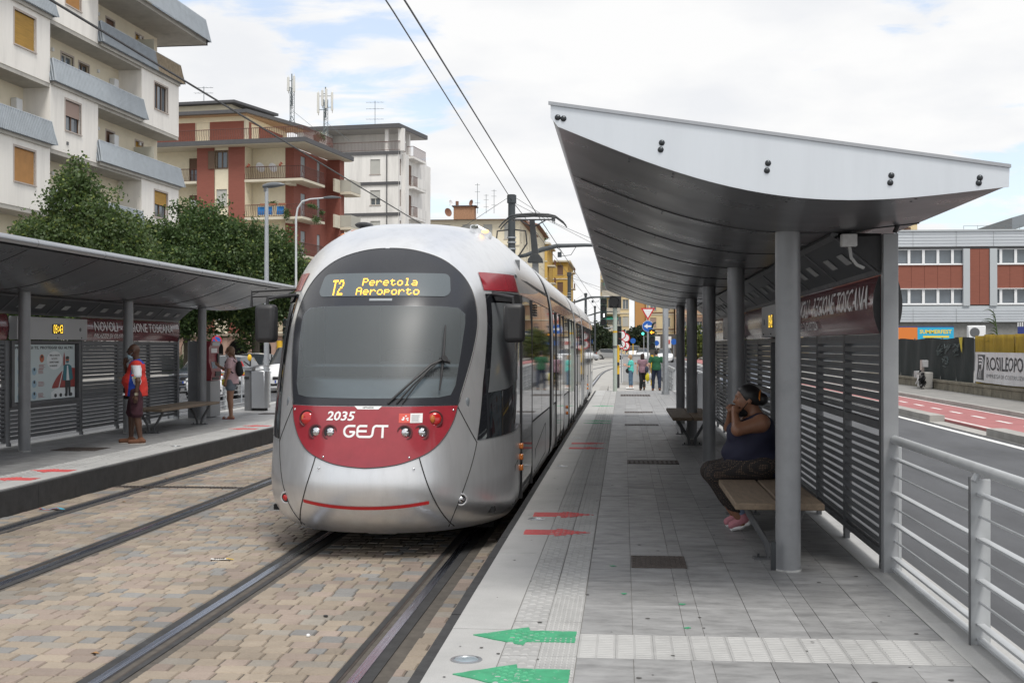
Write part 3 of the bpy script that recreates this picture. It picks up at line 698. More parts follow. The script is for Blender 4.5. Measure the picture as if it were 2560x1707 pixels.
# wiper
def wp(a, b, o=.045): return F(o)(a, b)
wpr = MB(); wpr.tube([wp(.598, 1.765), wp(.60, 1.6), wp(.600, 1.45), wp(.595, 1.3), wp(.588, 1.19)], [.008, .012, .014, .010, .007]); TB(wpr.build('wiper_blade', m_black, tram, smooth=True))
for (a, b), rr in (((.175, 1.085), .011), ((.25, 1.085), .008), ((.30, 1.085), .006)):
    wpr = MB(); wpr.tube([wp(.60 if rr > .008 else .59, 1.455, .06), wp(.50, 1.40 if rr > .008 else 1.37, .07), wp((a + .5) / 2, (b + 1.38) / 2, .06), wp(a, b, .015)], rr); TB(wpr.build('wiper_arm', m_black, tram, smooth=True))
wpr = MB(); wpr.cyl(wp(.60, 1.455, .03), wp(.60, 1.455, .085), .030, n=10); wpr.cyl(wp(.57, 1.46, .05), wp(.65, 1.43, .06), .018, n=8); TB(wpr.build('wiper_joint', m_black, tram))
# cab interior
m_int = mat('cab_interior', (.16, .17, .18), .7, var=.1); m_dash = mat('dashboard', (.13, .145, .16), .55, var=.1, vscale=8)
TB(B('cab_partition', m_int, tram, TX - 1.1, TX + 1.1, 13.7, 13.75, .1, 2.55))
q = MB(); q.prism([(TX - .45, 1.3), (TX + .45, 1.3), (TX + .45, 2.25), (TX - .45, 2.25)], 'y', 13.66, 13.69); TB(q.build('partition_window', mat('partition_glass', (.07, .08, .09), .7, spec=.1), tram))
q = MB(); q.prism([(11.2, 1.12), (11.45, 1.26), (11.8, 1.30), (12.2, 1.27), (12.2, .4), (11.2, .4)], 'x', TX - .85, TX + .85); TB(q.build('dashboard', m_dash, tram, bevel=.04, seg=3))
q = MB(); q.box(TX - .12, TX + .12, 11.95, 12.05, 1.28, 1.46); q.cyl((TX, 12, 1.2), (TX, 12, 1.3), .03); TB(q.build('dash_monitor', m_black, tram, bevel=.01))
q = MB(); q.box(TX - .25, TX + .25, 12.85, 13.0, .9, 1.55); q.box(TX - .25, TX + .25, 12.4, 12.9, .8, .92); TB(q.build('driver_seat', mat('seat_cloth', (.05, .055, .07), .9), tram, bevel=.05, seg=3))
q = MB(); q.box(TX - .78, TX + .78, 11.62, 11.66, 1.40, 1.425); TB(q.build('sun_blind_bar', m_dash, tram))
TB(B('cab_floor', m_dark, tram, TX - 1.05, TX + 1.05, 11.5, 13.7, .05, .1)); TB(B('cab_ceiling', m_int, tram, TX - .7, TX + .7, 12.25, 13.7, 2.36, 2.40))
# --- cab corners: black quarter window, maroon flash, mirrors
for s in (1, -1):
    TB(decal('corner_glazing', [(11.24, .74), (11.46, 1.25), (11.93, 2.10), (12.78, 2.125), (12.78, .80), (12.1, .765)], Kn(s, .005), m_glassb, tram, .06))
    TB(decal('cab_side_window', [(11.50, 1.16), (11.95, 2.01), (12.36, 2.03), (12.36, 1.27), (11.95, 1.19)], Kn(s, .010), m_cabw, tram, .06))
    TB(decal('maroon_flash', [(11.94, 2.135), (12.03, 2.315), (12.82, 2.325), (12.78, 2.15)], Kn(s, .006), m_maroon, tram, .05))
    mr = TB(MB().box(TX + s * 1.21 - .10, TX + s * 1.21 + .10, 11.72, 11.90, 1.63, 2.00).build('mirror_housing', m_black, tram, bevel=.045, seg=3))
    q = MB(); q.box(TX + s * 1.21 - .08, TX + s * 1.21 + .08, 11.895, 11.905, 1.67, 1.97); TB(q.build('mirror_glass', m_chrome, tram))
    q = MB(); q.tube([(TX + s * .98, 12.02, 2.10), (TX + s * 1.08, 11.92, 2.085), (TX + s * 1.20, 11.82, 2.06), (TX + s * 1.21, 11.81, 1.95)], .018); 
    if s < 0: q.tube([(TX + s * .98, 12.05, 2.16), (TX + s * 1.36, 11.82, 2.13), (TX + s * 1.36, 11.81, 1.98)], .014); q.tube([(TX + s * .98, 12.02, 2.10), (TX + s * 1.36, 11.82, 2.08)], .012)
    TB(q.build('mirror_arm', m_black, tram, smooth=True))
    q = MB(); q.grid([[Kn(s, .02)(y_, z_) for z_ in (2.03, 2.12)] for y_ in np.linspace(12.02, 12.75, 10)]); TB(q.build('black_eyebrow', m_black, tram, smooth=True))
# --- body sections behind the cab
mods = [(18.75, 26.9), (27.75, 31.9), (32.6, 39.6), (40.4, 44.4)]
zp = [z for z in zs if True][::2] + [2.91]
def section(y0, y1, end=False):
    P = []; ys = [y0, y1]
    ysl = list(np.linspace(y0, y1, 2)) if not end else [y0, y1 - 1.6, y1 - 1.1, y1 - .6, y1 - .25, y1]
    for k, y_ in enumerate(ysl):
        f = 1.0 if not end else [1, 1, .97, .9, .78, .6][k]
        row = [(TX + tw(z) * f, y_, z * (1 if not end else 1 - .06 * (1 - f))) for z in zp]; row += [(TX - tw(z) * f, y_, z * (1 if not end else 1 - .06 * (1 - f))) for z in reversed(zp)]; P.append(row)
    q = MB(); q.grid(P); n = len(P[0]); q.f.append(tuple(range(n))); q.f.append(tuple((len(P) - 1) * n + i for i in range(n)))
    return TB(q.build('body_section', m_silver, tram, smooth=True, ang=60))
for i, (a, b) in enumerate(mods): section(a, b, end=(i == 3))
mods = [(12.8, 17.85)] + mods
for (a, b) in zip(mods[:-1], mods[1:]):
    q = MB(); ns = 8
    P = []
    for k in range(ns * 2 + 1):
        y_ = a[1] + (b[0] - a[1]) * k / (ns * 2); f = .95 if k % 2 else .985
        P.append([(TX + tw(z) * f, y_, z) for z in zp] + [(TX - tw(z) * f, y_, z) for z in reversed(zp)])
    q.grid(P); TB(q.build('bellows', m_black, tram))
# glazing, maroon band, skirt seams, doors on both sides
SD = lambda s, off: Kn(s, off)
def side_panel(name, m, s, y0, y1, z0, z1, off): 
    q = MB(); zz_ = np.linspace(z0, z1, max(2, int((z1 - z0) / .12) + 1)); f = SD(s, off)
    q.grid([[f(y_, z_) for z_ in zz_] for y_ in (y0, y1)]); return TB(q.build(name, m, tram, smooth=True))
m_sideglass = mat('side_window_glass', (.012, .013, .015), .03, 0, spec=.5)
m_maroon2 = mat('tram_maroon_gloss', (.20, .03, .035), .10, 0, spec=.5, coat=.3)
for s in (1, -1):
    for mi, (a, b) in enumerate(mods):
        end = b if mi < 4 else b - 1.4
        st = 14.3 if mi == 0 else a + .05
        side_panel('maroon_band', m_maroon2, s, 12.82 if mi == 0 else a, end, 2.135, 2.30, .006)
        side_panel('roof_gutter', m_black, s, 12.9 if mi == 0 else a, end, 2.315, 2.345, .010)
        side_panel('window_band', m_sideglass, s, st, end - .05, .73, 2.12, .007)
        y_ = st
        while y_ < end - 1.2:
            y_ += random.choice((1.35, 1.75)); side_panel('window_gap', m_black, s, y_, y_ + .02, .73, 2.12, .011)
        side_panel('skirt_gap', m_seam, s, st, end - .05, .705, .722, .005)
    for d0, d1 in ((12.86, 14.25), (19.55, 21.9), (24.2, 26.5), (28.7, 30.9), (33.3, 35.6), (37.2, 39.3)):
        jb = [(d0 - .05, d0), (d1, d1 + .05)] + ([((d0 + d1) / 2 - .03, (d0 + d1) / 2 + .03)] if d1 - d0 > 2 else [])
        for ya, yb in jb: TB(MB().box(*sorted((TX + s * 1.12, TX + s * 1.202)), ya, yb, .02, 2.12).build('door_jamb', m_black, tram))
        hv = [(d0, d1)] if d1 - d0 < 2 else [(d0, (d0 + d1) / 2 - .03), ((d0 + d1) / 2 + .03, d1)]
        for ya, yb in hv:
            dl = side_panel('door_leaf', m_sideglass, s, ya + .04, yb - .04, .10, 2.08, .014)
    for yb_, n in ((12.72, 3), (23.1, 2), (36.4, 2)):
        for k in range(n):
            z_ = (.46, .35, .57)[k]; q = MB(); q.box(*sorted((TX + s * 1.18, TX + s * 1.225)), yb_ - (.05 if k < 2 else .03), yb_ + (.05 if k < 2 else .03), z_ - .03, z_ + .03); TB(q.build('side_marker_lamp', m_lampo, tram, bevel=.012, seg=2))
    # skirt hatch and grille
    strip = MB(); f = SD(s, .002); strip.tube([f(12.15, .42), f(12.45, .45), f(12.45, .04), f(12.2, .03), f(12.15, .42)], .003, n=4); TB(strip.build('skirt_hatch', m_seam, tram))
    q = MB(); f = SD(s, .002); q.tube([f(15.0, .35), f(16.9, .55), f(16.9, .15), f(15.0, .08), f(15.0, .35)], .003, n=4); TB(q.build('skirt_hatch', m_seam, tram))
    for g0 in (14.75, 23.0, 32.9):
        q = MB(); [q.box(*sorted((TX + s * 1.185, TX + s * 1.20)), g0, g0 + .35, 1.96 + k * .03, 1.975 + k * .03) for k in range(5)]; TB(q.build('vent_grille', m_black, tram))
# roof equipment
for a, b in ((15.2, 17.6), (19.5, 26.0), (33.5, 39.0)):
    q = MB(); q.prism([(TX - .62, 2.88), (TX - .5, 2.99), (TX + .5, 2.99), (TX + .62, 2.88)], 'y', a, b); TB(q.build('roof_unit', m_roofw, tram, bevel=.03, seg=2))
q = MB(); q.prism([(TX + .62, 2.70), (TX + .62, 2.885), (TX + .70, 2.89), (TX + .83, 2.82), (TX + .85, 2.68)], 'y', 13.1, 13.35); TB(q.build('lamp_pod', m_silver, tram, bevel=.02, seg=2))
q = MB(); q.sph((TX + .675, 13.1, 2.862), (.042, .02, .022)); TB(q.build('roof_lamp', mat('lamp_smoked', (.12, .13, .12), .15), tram, smooth=True))
q = MB(); q.sph((TX + .785, 13.1, 2.812), (.042, .02, .022)); TB(q.build('roof_lamp', mat('lamp_lit_amber', (.8, .4, .15), .3, emit=(1, .55, .25), estr=1.2), tram, smooth=True))
q = MB(); q.prism([(TX - .62, 2.70), (TX - .62, 2.86), (TX - .70, 2.865), (TX - .83, 2.80), (TX - .85, 2.68)], 'y', 13.3, 13.55); TB(q.build('lamp_pod', m_silver, tram, bevel=.02, seg=2))
q = MB(); q.sph((TX - .785, 13.3, 2.80), (.04, .02, .022)); q.sph((TX - .675, 13.3, 2.838), (.04, .02, .022)); TB(q.build('roof_lamp', m_lampo, tram, smooth=True))
q = MB(); q.sph((TX - .60, 13.5, 2.925), (.10, .2, .035)); q.cyl((TX - .60, 13.5, 2.80), (TX - .60, 13.5, 2.92), .05); TB(q.build('roof_antenna', m_black, tram, smooth=True))
# pantograph
m_pan = mat('pantograph_steel', (.045, .048, .05), .5, .4, var=.2, vscale=10)
PY = 31.2
q = MB(); [q.box(TX - .55, TX + .55, PY + k, PY + k + .07, 2.98, 3.06) for k in (0.0, 1.1)]; q.box(TX - .5, TX - .43, PY, PY + 1.17, 2.98, 3.06); q.box(TX + .43, TX + .5, PY, PY + 1.17, 2.98, 3.06); TB(q.build('pantograph_base', m_pan, tram))
q = MB(); q.prism([(TX - .09, 3.02), (TX + .09, 3.02), (TX + .075, 3.78), (TX - .075, 3.78)], 'y', PY + .45, PY + .60); TB(q.build('pantograph_lower_arm', mat('arm_grey', (.16, .165, .17), .5, .3), tram, bevel=.01))
q = MB(); q.prism([(TX - .20, 3.72), (TX + .20, 3.72), (TX + .18, 3.82), (TX + .08, 3.95), (TX - .08, 3.95), (TX - .18, 3.82)], 'y', PY + .38, PY + .66); TB(q.build('pantograph_knee', m_pan, tram, bevel=.015))
q = MB(); q.prism([(TX - .085, 3.9), (TX + .085, 3.9), (TX - .02, 4.83), (TX - .15, 4.83)], 'y', PY + .4, PY + .55); q.tube([(TX - .07, PY + .47, 4.62), (TX - .38, PY + .47, 4.80)], .016); q.tube([(TX - .07, PY + .47, 4.62), (TX + .26, PY + .47, 4.80)], .016); TB(q.build('pantograph_upper_arm', m_pan, tram))
hx = TX - .06
for yy in (PY + .25, PY + .70):
    q = MB(); q.tube([(hx - .86, yy, 4.60), (hx - .78, yy, 4.70), (hx - .58, yy, 4.89), (hx - .4, yy, 4.925), (hx, yy, 4.945), (hx + .4, yy, 4.925), (hx + .58, yy, 4.89), (hx + .78, yy, 4.74), (hx + .86, yy, 4.64)], [.014, .018, .02, .03, .034, .03, .02, .018, .014], n=8); TB(q.build('pantograph_head', m_pan, tram, smooth=True))
q = MB(); q.tube([(hx - .55, PY + .47, 4.82), (hx + .55, PY + .47, 4.82)], .022); [q.box(hx + k - .03, hx + k + .03, PY + .22, PY + .73, 4.80, 4.86) for k in (-.52, .52)]; [q.tube([(hx + .5, PY + .3, 4.85), (hx + .52, PY + .3, 4.72), (hx + .56, PY + .3, 4.70), (hx + .58, PY + .3, 4.84)], .008, n=5)]; TB(q.build('pantograph_crossbar', m_pan, tram))
# ================================================================ tram shelters, benches, railings
m_alu = mat('brushed_aluminium', (.40, .412, .43), .36, .8, var=.05, vscale=40, stretch=(1, 6, 1), rvar=.06)
m_plate = mat('end_plate_white_alu', (.63, .665, .705), .38, .40, var=.03, vscale=5, dirt=.05, dscale=6, stretch=(1, 1, .12))
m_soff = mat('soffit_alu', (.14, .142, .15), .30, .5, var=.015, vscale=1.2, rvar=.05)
m_gun = mat('shelter_grey_paint', (.115, .118, .124), .42, .15, var=.06, vscale=6, dirt=.18, dscale=4, rvar=.05)
m_slat = mat('slat_grey_paint', (.135, .142, .152), .40, .25, var=.06, vscale=5, dirt=.15, dscale=3)
m_post2 = mat('end_post_paint', (.30, .308, .318), .42, .15, var=.05, vscale=5, dirt=.12, dscale=4)
m_colm = mat('column_grey_paint', (.255, .262, .272), .38, .15, var=.05, vscale=5, dirt=.15, dscale=3, rvar=.05)
m_signr = mat('sign_maroon', (.13, .014, .022), .22, 0, var=.05, coat=.4)
m_signtx = mat('sign_lettering', (.72, .72, .72), .5)
m_clockb = mat('clock_housing', (.40, .405, .41), .45, .3)
m_lboxg = mat('light_box_glass', (.06, .065, .07), .4, 0, spec=.25)
m_bolt = mat('dark_bolt', (.06, .065, .07), .3, .8)
m_wood = mat('bench_timber', (.185, .138, .095), .7, var=.35, vscale=6, stretch=(9, 1, 9), bump=.35, bscale=30, dirt=.3, dscale=3, island=.15)
SEAMS = [7.012, 9.0, 11.05, 13.1, 15.15, 17.2, 19.35, 21.5, 23.65, 25.8, 27.69]
COLY = [9.0, 13.1, 17.2, 21.5, 25.8]
_sp = np.polyfit([.557, .60, .85, 1.13, 1.37, 1.61, 1.85, 2.09, 2.40, 2.72, 3.04], [2.856, 2.836, 2.728, 2.623, 2.542, 2.475, 2.432, 2.41, 2.411, 2.433, 2.468], 4)
soff = lambda d: float(np.polyval(_sp, d))
BOLTS = [(.597, 2.885), (.630, 2.878), (1.18, 2.734), (1.174, 2.695), (1.766, 2.612), (1.76, 2.571), (2.435, 2.536), (2.429, 2.496), (2.908, 2.517), (2.902, 2.489)]
def shelter(side, label):
    s = 1 if side == 'R' else -1; e = EDGE_R if side == 'R' else EDGE_L
    X = lambda d: e + s * d
    root = thing('tram_shelter', label, 'tram shelter', (X(2.135), 17.3, 0), group='tram stop shelters')
    def W(o): o.location = (-root.location.x, -root.location.y, 0); return o
    def bx(name, m, d0, d1, y0, y1, z0, z1, bevel=0, parent=None):
        x0, x1 = sorted((X(d0), X(d1))); o = MB().box(x0, x1, y0, y1, z0, z1).build(name, m, parent or root, bevel=bevel)
        return W(o) if parent is None else o
    def pr(name, m, poly, y0, y1, smooth=False, bevel=0):
        return W(MB().prism([(X(d), z) for d, z in poly], 'y', y0, y1).build(name, m, root, smooth=smooth, bevel=bevel))
    for y_ in (COLY if side == 'R' else [10.0, 14.0, 18.05, 22.0, 26.0]):
        q = MB(); q.cyl((X(2.135), y_, 0), (X(2.135), y_, soff(2.135) + .03), .0885, n=32); c = W(q.build('column', m_colm, root, smooth=True))
        q = MB(); q.cyl((X(2.135), y_, 0), (X(2.135), y_, .012), .094, n=32); q.build('column_collar', mat('scuffed_base', (.45, .45, .44), .7, var=.3, vscale=30), c, smooth=True)
    # canopy: curved soffit panels, core, roof sheet, gutter, end plates
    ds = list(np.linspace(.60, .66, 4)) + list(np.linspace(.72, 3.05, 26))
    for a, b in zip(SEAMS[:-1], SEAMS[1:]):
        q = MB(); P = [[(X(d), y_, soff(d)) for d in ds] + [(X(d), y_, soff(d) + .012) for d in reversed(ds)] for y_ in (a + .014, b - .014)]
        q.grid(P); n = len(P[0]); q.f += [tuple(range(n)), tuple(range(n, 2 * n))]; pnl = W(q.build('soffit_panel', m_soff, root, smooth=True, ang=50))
        if a > 8: gk = MB(); gk.tube([(X(d), a, soff(d) + .001) for d in ds[3:]], .009, n=6); W(gk.build('seam_gasket', m_black, root, smooth=True))
        rv = MB()
        for d in (1.0, 1.25, 1.9, 2.6):
            for off in (-.06, .06): rv.cyl((X(d), a + .12 + (off + .06), soff(d) - .003), (X(d), a + .12 + (off + .06), soff(d) + .01), .008, n=8)
        rv.build('rivet', m_bolt, pnl)['kind'] = 'stuff'
    core = [(d, soff(d) + .02) for d in ds[4:]] + [(3.05, 2.575), (.70, 2.935)]
    pr('roof_core', m_dark, core, 7.02, 27.68)
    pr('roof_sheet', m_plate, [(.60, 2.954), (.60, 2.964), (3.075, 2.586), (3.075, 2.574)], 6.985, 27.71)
    pl = [(.557, 2.965), (.557, 2.885)] + [(d, soff(d) - .004) for d in ds] + [(3.062, 2.466), (3.066, 2.572)]
    for (ya, yb), sg in (((6.985, 6.998), -1), ((27.702, 27.715), 1)):
        q = MB().prism([(X(d), z) for d, z in pl], 'y', ya, yb); ep = W(q.build('end_plate', m_plate, root))
        for d, z in BOLTS:
            q = MB(); yy = ya if sg < 0 else yb; q.sph((X(d), yy, z), (.0175, .012, .0175), 12, 6); q.build('bolt', m_bolt, ep, smooth=True)
        W(MB().prism([(X(.545), 2.957), (X(.545), 2.976), (X(3.07), 2.588), (X(3.07), 2.569)], 'y', ya - .012, ya - .001).build('plate_trim', m_alu, root))
    gs = [7.012] + [7.012 + 1.034 * k * 2 for k in range(1, 10)] + [27.69]
    for a, b in zip(gs[:-1], gs[1:]):
        q = MB(); prof = [(.615 - .056 * math.sin(t), 2.912 - .056 * math.cos(t)) for t in np.linspace(.1, 3.04, 10)] + [(.625, 2.962), (.625, 2.862)]
        q.prism([(X(d), z) for d, z in prof], 'y', a + .006, b - .006); W(q.build('gutter', m_alu, root, smooth=True))
    # back wall
    secs = [('sign', 9.06, 13.45), ('clock', 13.5, 15.5), ('sign', 15.6, 18.75), ('clock', 18.85, 21.45), ('sign', 21.5, 26.3)]
    bx('end_post', m_post2, 2.79, 2.895, 8.945, 9.03, 0, 2.39, .004); bx('end_post', m_post2, 2.79, 2.895, 26.33, 26.42, 0, 2.39, .004)
    slat_prof = lambda z: [(2.793, z + .060), (2.798, z + .061), (2.800, z + .026), (2.850, z + .004), (2.848, z - .003), (2.793, z + .020)]
    cache = {}
    def slats(y0, y1, z0, z1):
        L_ = round(y1 - y0, 3); key = L_
        if key not in cache: cache[key] = MB().prism([(X(d), z) for d, z in slat_prof(0)], 'y', 0, L_).mesh('slat', m_slat); bm_fix(cache[key])
        z = z0
        while z < z1 - .03:
            o = link('slat', cache[key], root); o.location = (-root.location.x, y0 - root.location.y, z); z += .066
    def panel(y0, y1, low=False):
        for ya, yb in ((y0, y0 + .035), (y1 - .035, y1)): bx('stile', m_gun, 2.79, 2.85, ya, yb, .055, 1.685)
        bx('panel_foot', m_gun, 2.80, 2.84, y0 + .0, y0 + .09, 0, .055)
        bx('bottom_rail', m_gun, 2.792, 2.848, y0 + .035, y1 - .035, .10, .15)
        if not low:
            bx('top_rail', m_gun, 2.792, 2.848, y0 + .035, y1 - .035, 1.645, 1.683); bx('mid_rail', m_gun, 2.788, 2.85, y0 + .035, y1 - .035, 1.00, 1.055)
            slats(y0 + .036, y1 - .036, .165, .98); slats(y0 + .036, y1 - .036, 1.07, 1.63)
        else:
            bx('mid_rail', m_gun, 2.788, 2.85, y0 + .035, y1 - .035, .57, .625); slats(y0 + .036, y1 - .036, .165, .55)
    for kind, a, b in secs:
        if kind == 'sign':
            n = max(2, round((b - a) / 1.65)); st = (b - a) / n
            for i in range(n): panel(a + i * st + .004, a + (i + 1) * st - .004)
            # lens-shaped sign board
            zz_ = np.linspace(1.69, 2.10, 13); bulge = lambda z: .045 * (1 - ((z - 1.895) / .205)**2)
            prof = [(2.79 - bulge(z), z) for z in zz_] + [(2.80, 2.10), (2.80, 1.69)]
            pr('sign_board', m_signr, prof, a, b, smooth=True)
            back = [(2.898 + bulge(z), z) for z in zz_] + [(2.89, 2.10), (2.89, 1.69)]
            pr('sign_back', m_black, back, a - .02, b, smooth=True)
            for ya, yb in ((a - .016, a - .002), (b + .002, b + .016)):
                pr('sign_end_cap', m_black, [(2.785 - bulge(z), z) for z in zz_] + [(2.79, 2.10), (2.79, 1.69)], ya, yb)
            if b - a > 4:
                def mp_(z0, y_start):
                    def f(u, v):
                        z = z0 + v; return (X(2.79 - bulge(z) - .018), (y_start - u) if s > 0 else (y_start + u), z)
                    return f
                ys = (b - .28) if s > 0 else (a + .42)
                W(text('sign_lettering', 'NOVOLI - REGIONE TOSCANA', m_signtx, root, mp_(1.865, ys), height=.178, width=3.95, bold=.006))['kind'] = 'stuff'; W(text('sign_lettering', 'PALAZZO DI GIUSTIZIA', m_signtx, root, mp_(1.745, ys), height=.078, width=1.55, bold=.010))['kind'] = 'stuff'
            nl = max(2, round((b - a) / 1.62))
        else:
            panel(a + .004, b - .004, low=True)
            bx('clock_housing', m_clockb, 2.66, 2.80, a + .01, b - .01, 1.70, 2.07, .006)
            yc = (a + b) / 2 + (.12 if s < 0 else 0.0)
            bx('clock_display', m_blkgl, 2.652, 2.659, yc - .20, yc + .20, 1.80, 1.96)
            fdm = (lambda u, v: (X(2.648), yc + .17 - u, 1.81 + v)) if s > 0 else (lambda u, v: (X(2.648), yc - .17 + u, 1.81 + v))
            W(matrix('09:43', fdm, 0, 0, .34, .14, m_led2, 'x', fill=1.0).build('clock_digits', m_led2, root))
            for yy in (a + .3, b - .3): W(MB().cyl((X(2.655), yy, 1.88), (X(2.66), yy, 1.88), .035, n=14).build('loudspeaker', m_gun, root))
            for yy in (a + .2, yc, b - .25): W(MB().sph((X(2.66), yy, 1.735), .012, 8, 6).build('screw', m_bolt, root))
            # framed notice
            bx('notice_frame', m_gun, 2.76, 2.85, a + .04, a + .13, .625, 1.685); bx('notice_frame', m_gun, 2.76, 2.85, b - .13, b - .04, .625, 1.685)
            bx('notice_frame', m_gun, 2.76, 2.85, a + .13, b - .13, 1.64, 1.685); bx('notice_frame', m_gun, 2.76, 2.85, a + .13, b - .13, .625, .675)
            bx('notice_backing', m_gun, 2.83, 2.848, a + .13, b - .13, .675, 1.64)
            notice(root, W, X, s, a + .13, b - .13)
        # slanting lit canopy lights above
    ys = [9.04] + [9.04 + (26.3 - 9.04) * k / 11 for k in range(1, 12)]
    W(MB().prism([(X(2.765), 2.105), (X(2.80), 2.105), (X(2.80), 2.15), (X(2.75), 2.14)], 'y', 9.04, 26.3).build('light_rail', m_gun, root))
    W(MB().prism([(X(2.44), 2.385), (X(2.48), 2.36), (X(2.50), 2.40), (X(2.45), 2.41)], 'y', 9.04, 26.3).build('light_rail', m_gun, root))
    W(MB().prism([(X(2.80), 2.15), (X(2.80), 2.40), (X(2.51), 2.405), (X(2.77), 2.155)], 'y', 9.05, 26.29).build('light_housing', m_dark, root))
    for a, b in zip(ys[:-1], ys[1:]):
        W(MB().prism([(X(2.765), 2.13), (X(2.745), 2.135), (X(2.465), 2.375), (X(2.485), 2.385)], 'y', a, a + .05).build('light_mullion', m_gun, root))
        W(MB().prism([(X(2.762), 2.14), (X(2.756), 2.136), (X(2.476), 2.376), (X(2.482), 2.382)], 'y', a + .055, b - .005).build('light_pane', m_lboxg, root))
        for k in (.3, .7):
            y_ = a + (b - a) * k; W(MB().prism([(X(2.66), 2.212), (X(2.656), 2.208), (X(2.576), 2.276), (X(2.58), 2.28)], 'y', y_ - .11, y_ + .11).build('lamp_tray', mat('lamp_tray', (.34, .35, .35), .7, spec=.1), root))
    if s > 0:   # junction box and cable at the end of the lights
        W(B('junction_box', mat('box_white', (.55, .55, .54), .5, dirt=.2, dscale=20), root, X(2.50), X(2.61), 8.93, 9.0, 2.30, 2.39, .006))
        q = MB(); q.tube([(X(2.56), 8.96, 2.30), (X(2.57), 8.95, 2.22), (X(2.61), 8.95, 2.17), (X(2.66), 8.97, 2.15)], .012); W(q.build('cable', mat('cable_grey', (.4, .4, .39), .6), root, smooth=True))
        q = MB(); q.prism([(X(2.48), 2.37), (X(2.78), 2.12), (X(2.80), 2.38)], 'y', 9.0, 9.035); W(q.build('light_end_cap', m_black, root))
        q = MB(); q.tube([(X(2.88), 9.0, 2.40), (X(2.90), 8.99, 2.45), (X(2.93), 8.97, 2.49)], .016); W(q.build('cable', m_black, root, smooth=True))
        q = MB(); q.box(X(2.0), X(2.035), 8.87, 8.90, .02, .22); W(q.build('cable_bracket', m_bolt, root))
    return root
m_led2 = mat('clock_led', (.9, .65, .05), .5, emit=(1.0, .62, .05), estr=1.3)
m_post = mat('notice_paper', (.52, .60, .61), .35); m_postr = mat('notice_red', (.30, .05, .045), .4); m_postk = mat('notice_black', (.02, .025, .03), .4); m_postt = mat('notice_teal', (.02, .16, .20), .4); m_posto = mat('notice_orange', (.45, .13, .06), .4); m_postb = mat('notice_blue', (.30, .45, .55), .4); m_postw = mat('notice_white', (.70, .74, .75), .4)
def notice(root, W, X, s, y0, y1):
    wd = y1 - y0
    def P(u, v, k=0):   # u from the reader's left, 0..1; v up, 0..1
        yy = y1 - u * wd if s > 0 else y0 + u * wd
        return (X(2.82 - .0012 * (k + 1)), yy, .68 + v * .955)
    sheet_ = MB().quad(P(.02, .01), P(.98, .01), P(.98, .985), P(.02, .985)).build('notice_sheet', m_post, root); W(sheet_)
    def poly(m, pts, k): q = MB(); q.add([P(a, b, k) for a, b in pts], [tuple(range(len(pts)))]); return W(q.build('notice_print', m, root))
    def ell(cx, cy, rx, ry, n=22): return [(cx + rx * math.cos(2 * math.pi * i / n), cy + ry * math.sin(2 * math.pi * i / n)) for i in range(n)]
    tx = lambda st, m, u, v, h, wd_, k=3: W(text('notice_lettering', st, m, root, lambda a, b: P(u + a / wd, v + b / .955, k), height=h, width=wd_, bold=.02))
    tx('PROTEGGI TE, PROTEGGI GLI ALTRI.', m_postk, .05, .895, .055, wd * .90)
    poly(m_postw, ell(.645, .70, .125, .165), 1)
    for i, st in enumerate(('PER LA SALUTE', 'DI TUTTI', 'RISPETTIAMO', 'LE REGOLE!')): tx(st, m_postk, .565 + .03 * (i == 1), .775 - i * .062, .03, wd * (.16, .09, .15, .12)[i])
    dome = [(.60, .20)] + [(.60 + .40 * t, .20 + .42 * math.sin(t * math.pi * .52)**.7) for t in np.linspace(.02, .62, 12)] + [(.98, .55), (.98, .20)]
    poly(m_postr, dome, 1); poly(m_postw, [(.59, .02), (.59, .13), (.69, .21), (.98, .21), (.98, .02)], 1)
    for i in range(4): poly(m_postk, ell(.66 + i * .085, .07, .022, .035, 12), 2)
    poly(m_postw, [(.705, .2), (.72, .2), (.80, .58), (.79, .58)], 2)
    poly(m_postr, [(.785, .60), (.785, .74), (.80, .86), (.815, .74), (.815, .60)], 2)
    poly(m_postt, [(.775, .33), (.79, .60), (.825, .625), (.875, .625), (.92, .59), (.95, .36), (.915, .33)], 3)
    poly(m_postw, [(.835, .33), (.845, .60), (.862, .60), (.885, .33)], 4)
    poly(m_postk, [(.82, .04), (.815, .33), (.905, .33), (.905, .04), (.875, .04), (.865, .25), (.855, .04)], 3)
    poly(m_posto, ell(.852, .70, .028, .055, 14), 4); poly(m_postk, ell(.852, .742, .03, .03, 12), 5); poly(m_postt, ell(.852, .668, .024, .022, 12), 5)
    for i, v in enumerate((.74, .52, .30, .10)):
        poly(m_posto if i == 0 else m_postb, ell(.445 if i == 0 else .33, v, .035, .07), 1)
        poly(m_postk, ell(.445 if i == 0 else .33, v + .03, .014, .028, 10), 2)
        for k in range(4):
            u0 = (.40 if i == 0 else .39); v0 = (.63 if i == 0 else v + .03) - k * .022; poly(m_postr, [(u0, v0), (u0 + random.uniform(.07, .12), v0), (u0 + .07, v0 - .009), (u0, v0 - .009)], 1)
        poly(m_postb, ell(.12, v, .035, .07), 1)
        for k in range(4): v0 = v + .04 - k * .025; poly(m_postr, [(.18, v0), (.18 + random.uniform(.07, .11), v0), (.25, v0 - .01), (.18, v0 - .01)], 1)
sh_r = shelter('R', 'curved grey metal tram shelter over the near platform, woman seated beneath')
sh_l = shelter('L', 'matching tram shelter on the far platform with lit clock and white health poster')

